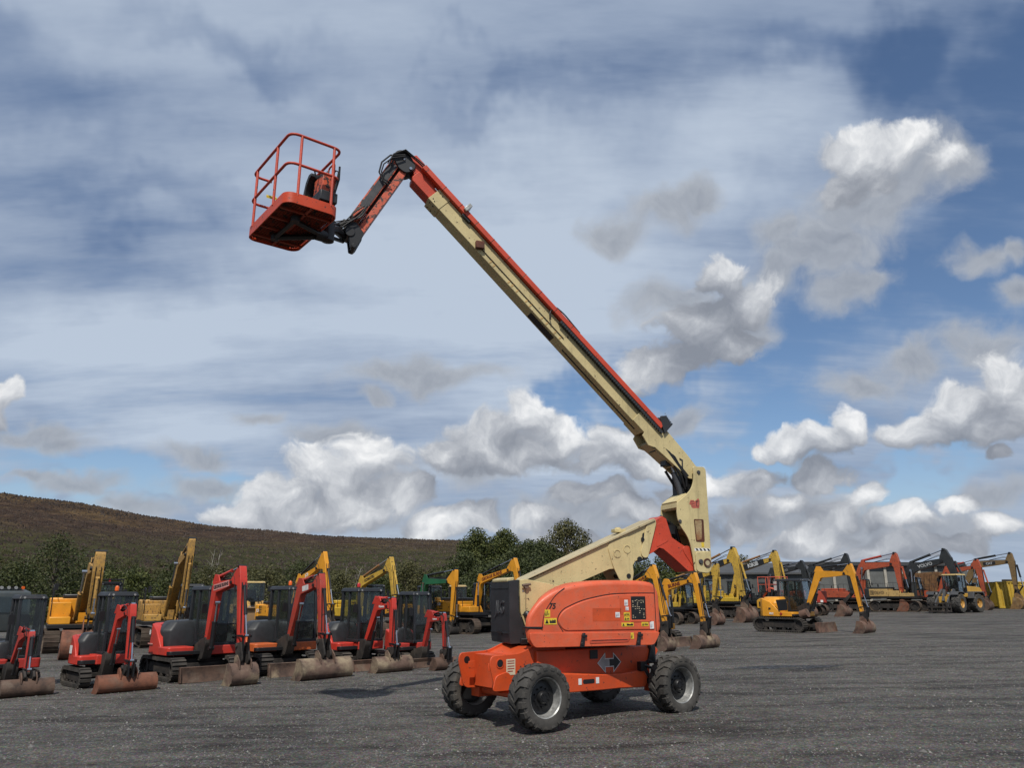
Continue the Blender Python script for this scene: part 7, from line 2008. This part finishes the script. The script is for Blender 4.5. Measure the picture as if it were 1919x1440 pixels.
# long grey shed
def shed():
    t = thing('shed', 'long low grey shed with pale pillars and a dark flat roof behind the diggers', 'building', (40.0, 104.0, gz(40)), R(4))
    wallm = paint((.13,.135,.13), .7, .4, dirtc=(.08,.08,.075), scale=.3, streak=.3)
    pil = paint((.42,.39,.33), .7, .3, scale=.4); rf = paint((.045,.047,.05), .6, .3, scale=.3)
    L0, L1, H = -6.0, 18.0, 5.2
    me = None
    k = 0; x = L0
    while x < L1 - .1:
        g = Geo(); pw = 1.93
        pts = []
        for i in range(12): a = pw*i/12; pts += [(a+.0, 0), (a+.06, -.03), (a+.10, -.03)]
        pts.append((pw, 0))
        if me is None:
            vs = []
            for (a, d) in pts: vs += [(a, d, 0), (a, d, H)]
            g.add(vs, [(2*i, 2*i+2, 2*i+3, 2*i+1) for i in range(len(pts)-1)])
            o = g.build('wall_panel', wallm, t, smooth=False); me = o.data; o.location = (x+.17, -3, 0)
        else:
            o = bpy.data.objects.new('wall_panel', me); COL.objects.link(o); o.parent = t; o.location = (x+.17, -3, 0)
        g = Geo(); g.box(x-.17, x+.17, -3.2, -2.9, 0, H); g.build('pillar', pil, t)
        x += 2.27
    g = Geo(); g.box(L0-.3, L1+.3, -3.5, 9, H, H+.22); g.box(L0-.3, L1+.3, -3.55, -3.4, H-.12, H+.35); g.build('roof', rf, t, .02)
    g = Geo(); g.box(L0, L0+.2, -2.9, 8.8, 0, H); g.box(L1-.2, L1, -2.9, 8.8, 0, H); g.box(L0, L1, 8.6, 8.8, 0, H); g.build('end_wall', wallm, t)
    t = thing('shed', 'darker grey shed with a sloping roof left of the pillared one', 'building', (28.6, 96.0, gz(30)), R(-6))
    g = Geo(); vs = []
    n = 40
    for i in range(n+1):
        a = -7 + 14*i/n; vs += [(a, -3 - (.05 if i % 2 else 0), 0), (a, -3 - (.05 if i % 2 else 0), 4.0)]
    g.add(vs, [(2*i, 2*i+2, 2*i+3, 2*i+1) for i in range(n)]); g.build('wall', paint((.085,.088,.085), .7, .4, dirtc=(.06,.06,.055), scale=.3), t, smooth=False)
    g = Geo(); g.hexa([(-7.3,-3.4,3.95), (7.3,-3.4,3.95), (7.3,3,5.3), (-7.3,3,5.3)], [(-7.3,-3.4,4.15), (7.3,-3.4,4.15), (7.3,3,5.5), (-7.3,3,5.5)]); g.hexa([(-7.3,9,3.95), (7.3,9,3.95), (7.3,3.01,5.3), (-7.3,3.01,5.3)], [(-7.3,9,4.15), (7.3,9,4.15), (7.3,3.01,5.5), (-7.3,3.01,5.5)])
    g.build('roof', paint((.06,.062,.065), .6, .3, scale=.3), t)
    g = Geo()
    for sx in (-6.9, 6.9): g.add([(sx,-2.95,0), (sx,8.8,0), (sx,8.8,4.0), (sx,3,5.2), (sx,-2.95,4.0)], [(0,1,2,3,4)])
    g.build('gable_wall', wallm, t, smooth=False)
shed()

# second access platform with red rails
def access_platform():
    t = thing('access_platform', 'small yellow access platform with red guard rails under the lettered booms', 'access lift', (19.9, 60.3, gz(20)), R(-46))
    RL = paint((.62,.12,.07), .42, .2); YB = paint((.66,.34,.03), .42, .25)
    for sx in (-.85, .85):
        for sy in (-.75, .75): small_tyre(t, Matrix.Translation((sx, sy, .38)), .38, .13, .2, BLACK)
    g = Geo(); g.box(-1.2, 1.2, -.6, .6, .35, .75); g.build('chassis', BLACK, t, .02)
    g = Geo(); g.prism(rc([(-1.1,.80), (-1.1,1.40), (-.8,1.55), (.25,1.55), (.45,1.2), (.45,.80)], .1), -.85, .85); g.build('engine_cover', YB, t, .04)
    g = Geo(); g.box(-.9, .0, -.865, -.852, .95, 1.3); g.build('dark_vent', BLACK, t, .005)
    g = Geo(); g.tube(rc([Vector((-.9,-.2,1.6)), Vector((-.3,-.2,2.3)), Vector((.9,-.2,2.0))], .1, 3, closed=False), .09, 8); g.build('arm', RL, t)
    g = Geo(); g.box(-.75, .35, -.6, .6, 2.0, 2.08); g.build('deck', BLACK, t)
    for (x0, x1) in ((-1.0, -.15), (-.05, .80)):
        g = Geo()
        for yy in (-.6, .6):
            g.tube(rc([Vector((x0,yy,2.0)), Vector((x0,yy,3.1)), Vector((x1,yy,3.1)), Vector((x1,yy,2.0))], .12, 4, closed=False), .028, 7); g.tube([(x0,yy,2.55), (x1,yy,2.55)], .022, 6)
        for xx in (x0, x1): g.tube([(xx,-.6,3.1), (xx,.6,3.1)], .028, 7)
        g.build('guard_rail', RL, t)
    g = Geo(); g.box(.1, .6, -.3, .3, 2.1, 2.75); g.build('control_box', paint((.5,.45,.42), .5, .3), t, .02)
    g = Geo()
    for yy in (-.72, -.28): g.tube(rc([Vector((.95,yy-.4,.35)), Vector((1.0,yy-.4,1.9)), Vector((1.0,yy-.35,1.95))], .05, 2, closed=False), .028, 7)
    for k in range(6): g.tube([(.97,-1.12,.45+.26*k), (.97,-.68,.45+.26*k)], .02, 6)
    g.build('ladder', RL, t)
    g = Geo()
    for yy in (-.35, .35): g.tube([(-.9,yy,.8), (-.9,yy,2.0)], .05, 8); g.tube([(.3,yy,.8), (.3,yy,2.0)], .05, 8)
    g.build('upright', BLACK, t)
access_platform()

# dark lorry with a netted load at the far left, cut by the frame
def lorry():
    t = thing('lorry', 'dark lorry cab with a lamp bar and green netted load at the far left', 'lorry', (-30.6, 46.5, gz(-30)), R(-40))
    DB = paint((.05,.06,.062), .4, .3)
    g = Geo(); g.prism(rc([(1.6,.6), (3.4,.6), (3.45,1.7), (3.25,2.75), (2.2,2.9), (1.6,2.9)], .12), -1.2, 1.2); g.build('cab', DB, t, .05)
    g = Geo(); g.hexa([(3.47,-1.05,1.65), (3.47,1.05,1.65), (3.49,1.05,1.65), (3.49,-1.05,1.65)], [(3.30,-1.0,2.5), (3.30,1.0,2.5), (3.32,1.0,2.5), (3.32,-1.0,2.5)]); g.build('windscreen', GLASS, t)
    g = Geo(); g.box(-3.6, 1.4, -1.2, 1.2, 1.0, 1.2); g.box(-3.6, 1.4, -1.2, -1.14, 1.2, 2.0); g.box(-3.6, 1.4, 1.14, 1.2, 1.2, 2.0); g.box(-3.6,-3.54,-1.14,1.14,1.2,2.0); g.build('load_bed', DB, t, .01)
    g = Geo(); g.box(2.2, 2.7, -1.0, 1.0, 2.92, 3.0); g.build('lamp_bar', BLACK, t)
    for k in range(6):
        g = Geo(); g.lathe([(.10,3.0), (.10,3.10), (0,3.14)], 12, 'z', 2.45, 0, -.9+.36*k) if False else g.cyl((2.74,-.9+.36*k,2.98), (2.68,-.9+.36*k,2.98), .09, 10)
        g.build('roof_lamp', [LAMPG, AMBER][k in (0, 5)], t)
    for (xx, sy) in ((2.5,-1), (2.5,1), (-1.6,-1), (-1.6,1), (-2.7,-1), (-2.7,1)): small_tyre(t, Matrix.Translation((xx, sy*1.0, .5)), .5, .15, .26, BLACK)
    g = Geo(); rr = random.Random(2)
    vs = []; nx, ny = 26, 12
    for i in range(nx+1):
        for j in range(ny+1):
            u = i/nx; v = j/ny
            vs.append((-3.5 + 4.8*u, -1.13 + 2.26*v, 2.0 + .75*math.sin(PI*v)**.6*math.sin(PI*min(1, .1+u*.8))**.5 + .12*noise.noise(Vector((u*7, v*5, 0)))))
    g.add(vs, [(i*(ny+1)+j, (i+1)*(ny+1)+j, (i+1)*(ny+1)+j+1, i*(ny+1)+j+1) for i in range(nx) for j in range(ny)])
    g.build('load_net', paint((.02,.13,.10), .8, .6, dirtc=(.01,.04,.035), scale=3), t)
lorry()

# telehandler whose cab roof shows over the fence of rails
def telehandler():
    t = thing('telehandler', 'yellow telehandler with a glazed cab behind the handrails of the lettered excavator', 'telehandler', (-4.6, 60.5, gz(-4)), R(-60))
    for sx in (-1.3, 1.3):
        for sy in (-.95, .95): small_tyre(t, Matrix.Translation((sx, sy, .6)), .6, .2, .3, JCBY)
    g = Geo(); g.box(-2.2, 2.2, -.7, .7, .55, 1.2); g.build('chassis', JCBY, t, .04)
    g = Geo(); g.hexa([(-2.2,-.95,1.0), (-.2,-.95,1.0), (-.2,-.2,1.0), (-2.2,-.2,1.0)], [(-2.1,-.9,1.7), (-.2,-.9,1.8), (-.2,-.2,1.8), (-2.1,-.2,1.7)]); g.build('engine_cover', JCBY, t, .04)
    cab(t, -.7, .7, .05, .98, 1.0, 2.9, Matrix.Identity(4), DARK, roofmat=paint((.45,.33,.15), .5, .3), zl=.2)
    g = Geo(); g.hexa([(-2.2,-.35,1.6), (3.2,-.35,1.0), (3.2,-.02,1.0), (-2.2,-.02,1.6)], [(-2.2,-.35,2.0), (3.2,-.35,1.35), (3.2,-.02,1.35), (-2.2,-.02,2.0)]); g.build('lift_arm', JCBY, t, .02)
    g = Geo(); g.box(3.2, 3.3, -.9, .6, .1, 1.0); g.box(3.3, 4.2, -.7, -.58, .08, .13); g.box(3.3, 4.2, .3, .42, .08, .13); g.build('forks', BLACK, t)
telehandler()

# dumper pile of parts beside the big loader: rusty crusher
def crusher():
    t = thing('screening_machine', 'rusty brown and orange screening machine behind the wheel loader', 'machine', (42.3, 81.0, gz(42)), R(-46))
    tracks(t, 3.6, .42, .45, 2.0, True, False)
    RB = rusty((.16,.085,.04), (.07,.045,.03), (.26,.16,.07))
    g = Geo(); g.box(-1.9, 1.9, -.9, .9, 1.0, 1.5); g.build('chassis', HITO, t, .02)
    g = Geo(); g.prism([(-1.6,1.6), (-2.1,3.5), (1.6,3.7), (1.2,1.6)], -1.0, -.94); g.prism([(-1.6,1.6), (-2.1,3.5), (1.6,3.7), (1.2,1.6)], .94, 1.0); g.build('hopper_side', RB, t)
    for k in range(7):
        g = Geo(); g.hexa([(-1.55+k*.42,-1.06,1.6), (-1.45+k*.42,-1.06,1.6), (-1.45+k*.42,-1.0,1.6), (-1.55+k*.42,-1.0,1.6)], [(-1.95+k*.55,-1.10,3.55), (-1.82+k*.55,-1.10,3.55), (-1.82+k*.55,-1.0,3.55), (-1.95+k*.55,-1.0,3.55)]); g.build('hopper_rib', RB, t, smooth=False)
    g = Geo(); g.box(-1.6, 1.3, -.9, .9, 2.2, 2.3); g.box(-2.0,1.5,-.9,.9,3.3,3.36); g.build('screen_deck', RB, t)
    g = Geo(); g.hexa([(1.9,-.4,1.2), (1.9,.4,1.2), (2.0,.4,1.05), (2.0,-.4,1.05)], [(4.4,-.4,2.6), (4.4,.4,2.6), (4.5,.4,2.45), (4.5,-.4,2.45)]); g.build('conveyor', BLACK, t)
crusher()

# long dark fence line behind the left machines
def mesh_fence(x0, y0, x1, y1, label):
    L = math.hypot(x1-x0, y1-y0); a = math.atan2(y1-y0, x1-x0)
    t = thing('mesh_fence', label, 'fence', (x0, y0, gz((x0+x1)/2)), a)
    FM = plain('fence_steel', (.03,.034,.032), .55)
    n = int(L/2.5)
    pm = None; rm = None
    for i in range(n+1):
        if pm is None:
            g = Geo(); g.box(-.03, .03, -.03, .03, 0, 2.1); o = g.build('fence_post', FM, t); pm = o.data
        else:
            o = bpy.data.objects.new('fence_post', pm); COL.objects.link(o); o.parent = t
        o.location = (i*2.5, 0, 0)
        if i < n:
            if rm is None:
                g = Geo()
                for k in range(24): g.box(.1*k+.07, .1*k+.085, -.006, .006, .08, 1.98)
                for z in (.1, .7, 1.3, 1.95): g.box(.03, 2.47, -.012, .006, z, z+.025)
                o = g.build('fence_panel', FM, t, smooth=False); rm = o.data
            else:
                o = bpy.data.objects.new('fence_panel', rm); COL.objects.link(o); o.parent = t
            o.location = (i*2.5, 0, 0)
mesh_fence(-14, 74, 4, 68, 'dark mesh fence behind the green boom machine and the lettered excavator')
# bits lying on the gravel
def litter(name, label, x, y, kind):
    z = yard_z(x, y)
    if kind == 'strap':
        g = Geo(); g.tube([(-.18,0,.02), (-.06,.02,.035), (.06,-.01,.03), (.14,-.03,.05), (.19,-.10,.02)], .009, 6)
        t = thing(name, label, 'strap', (x, y, z)); g.build('strap', BLACK, t); g = Geo(); g.box(.11,.16,-.055,-.02,.04,.065); g.build('buckle', WHITE, t, .004)
litter('broken_strap', 'small black strap end with a white clip lying on the gravel in front', *( .0, 0.0) if False else (-1.86, 10.5), 'strap')
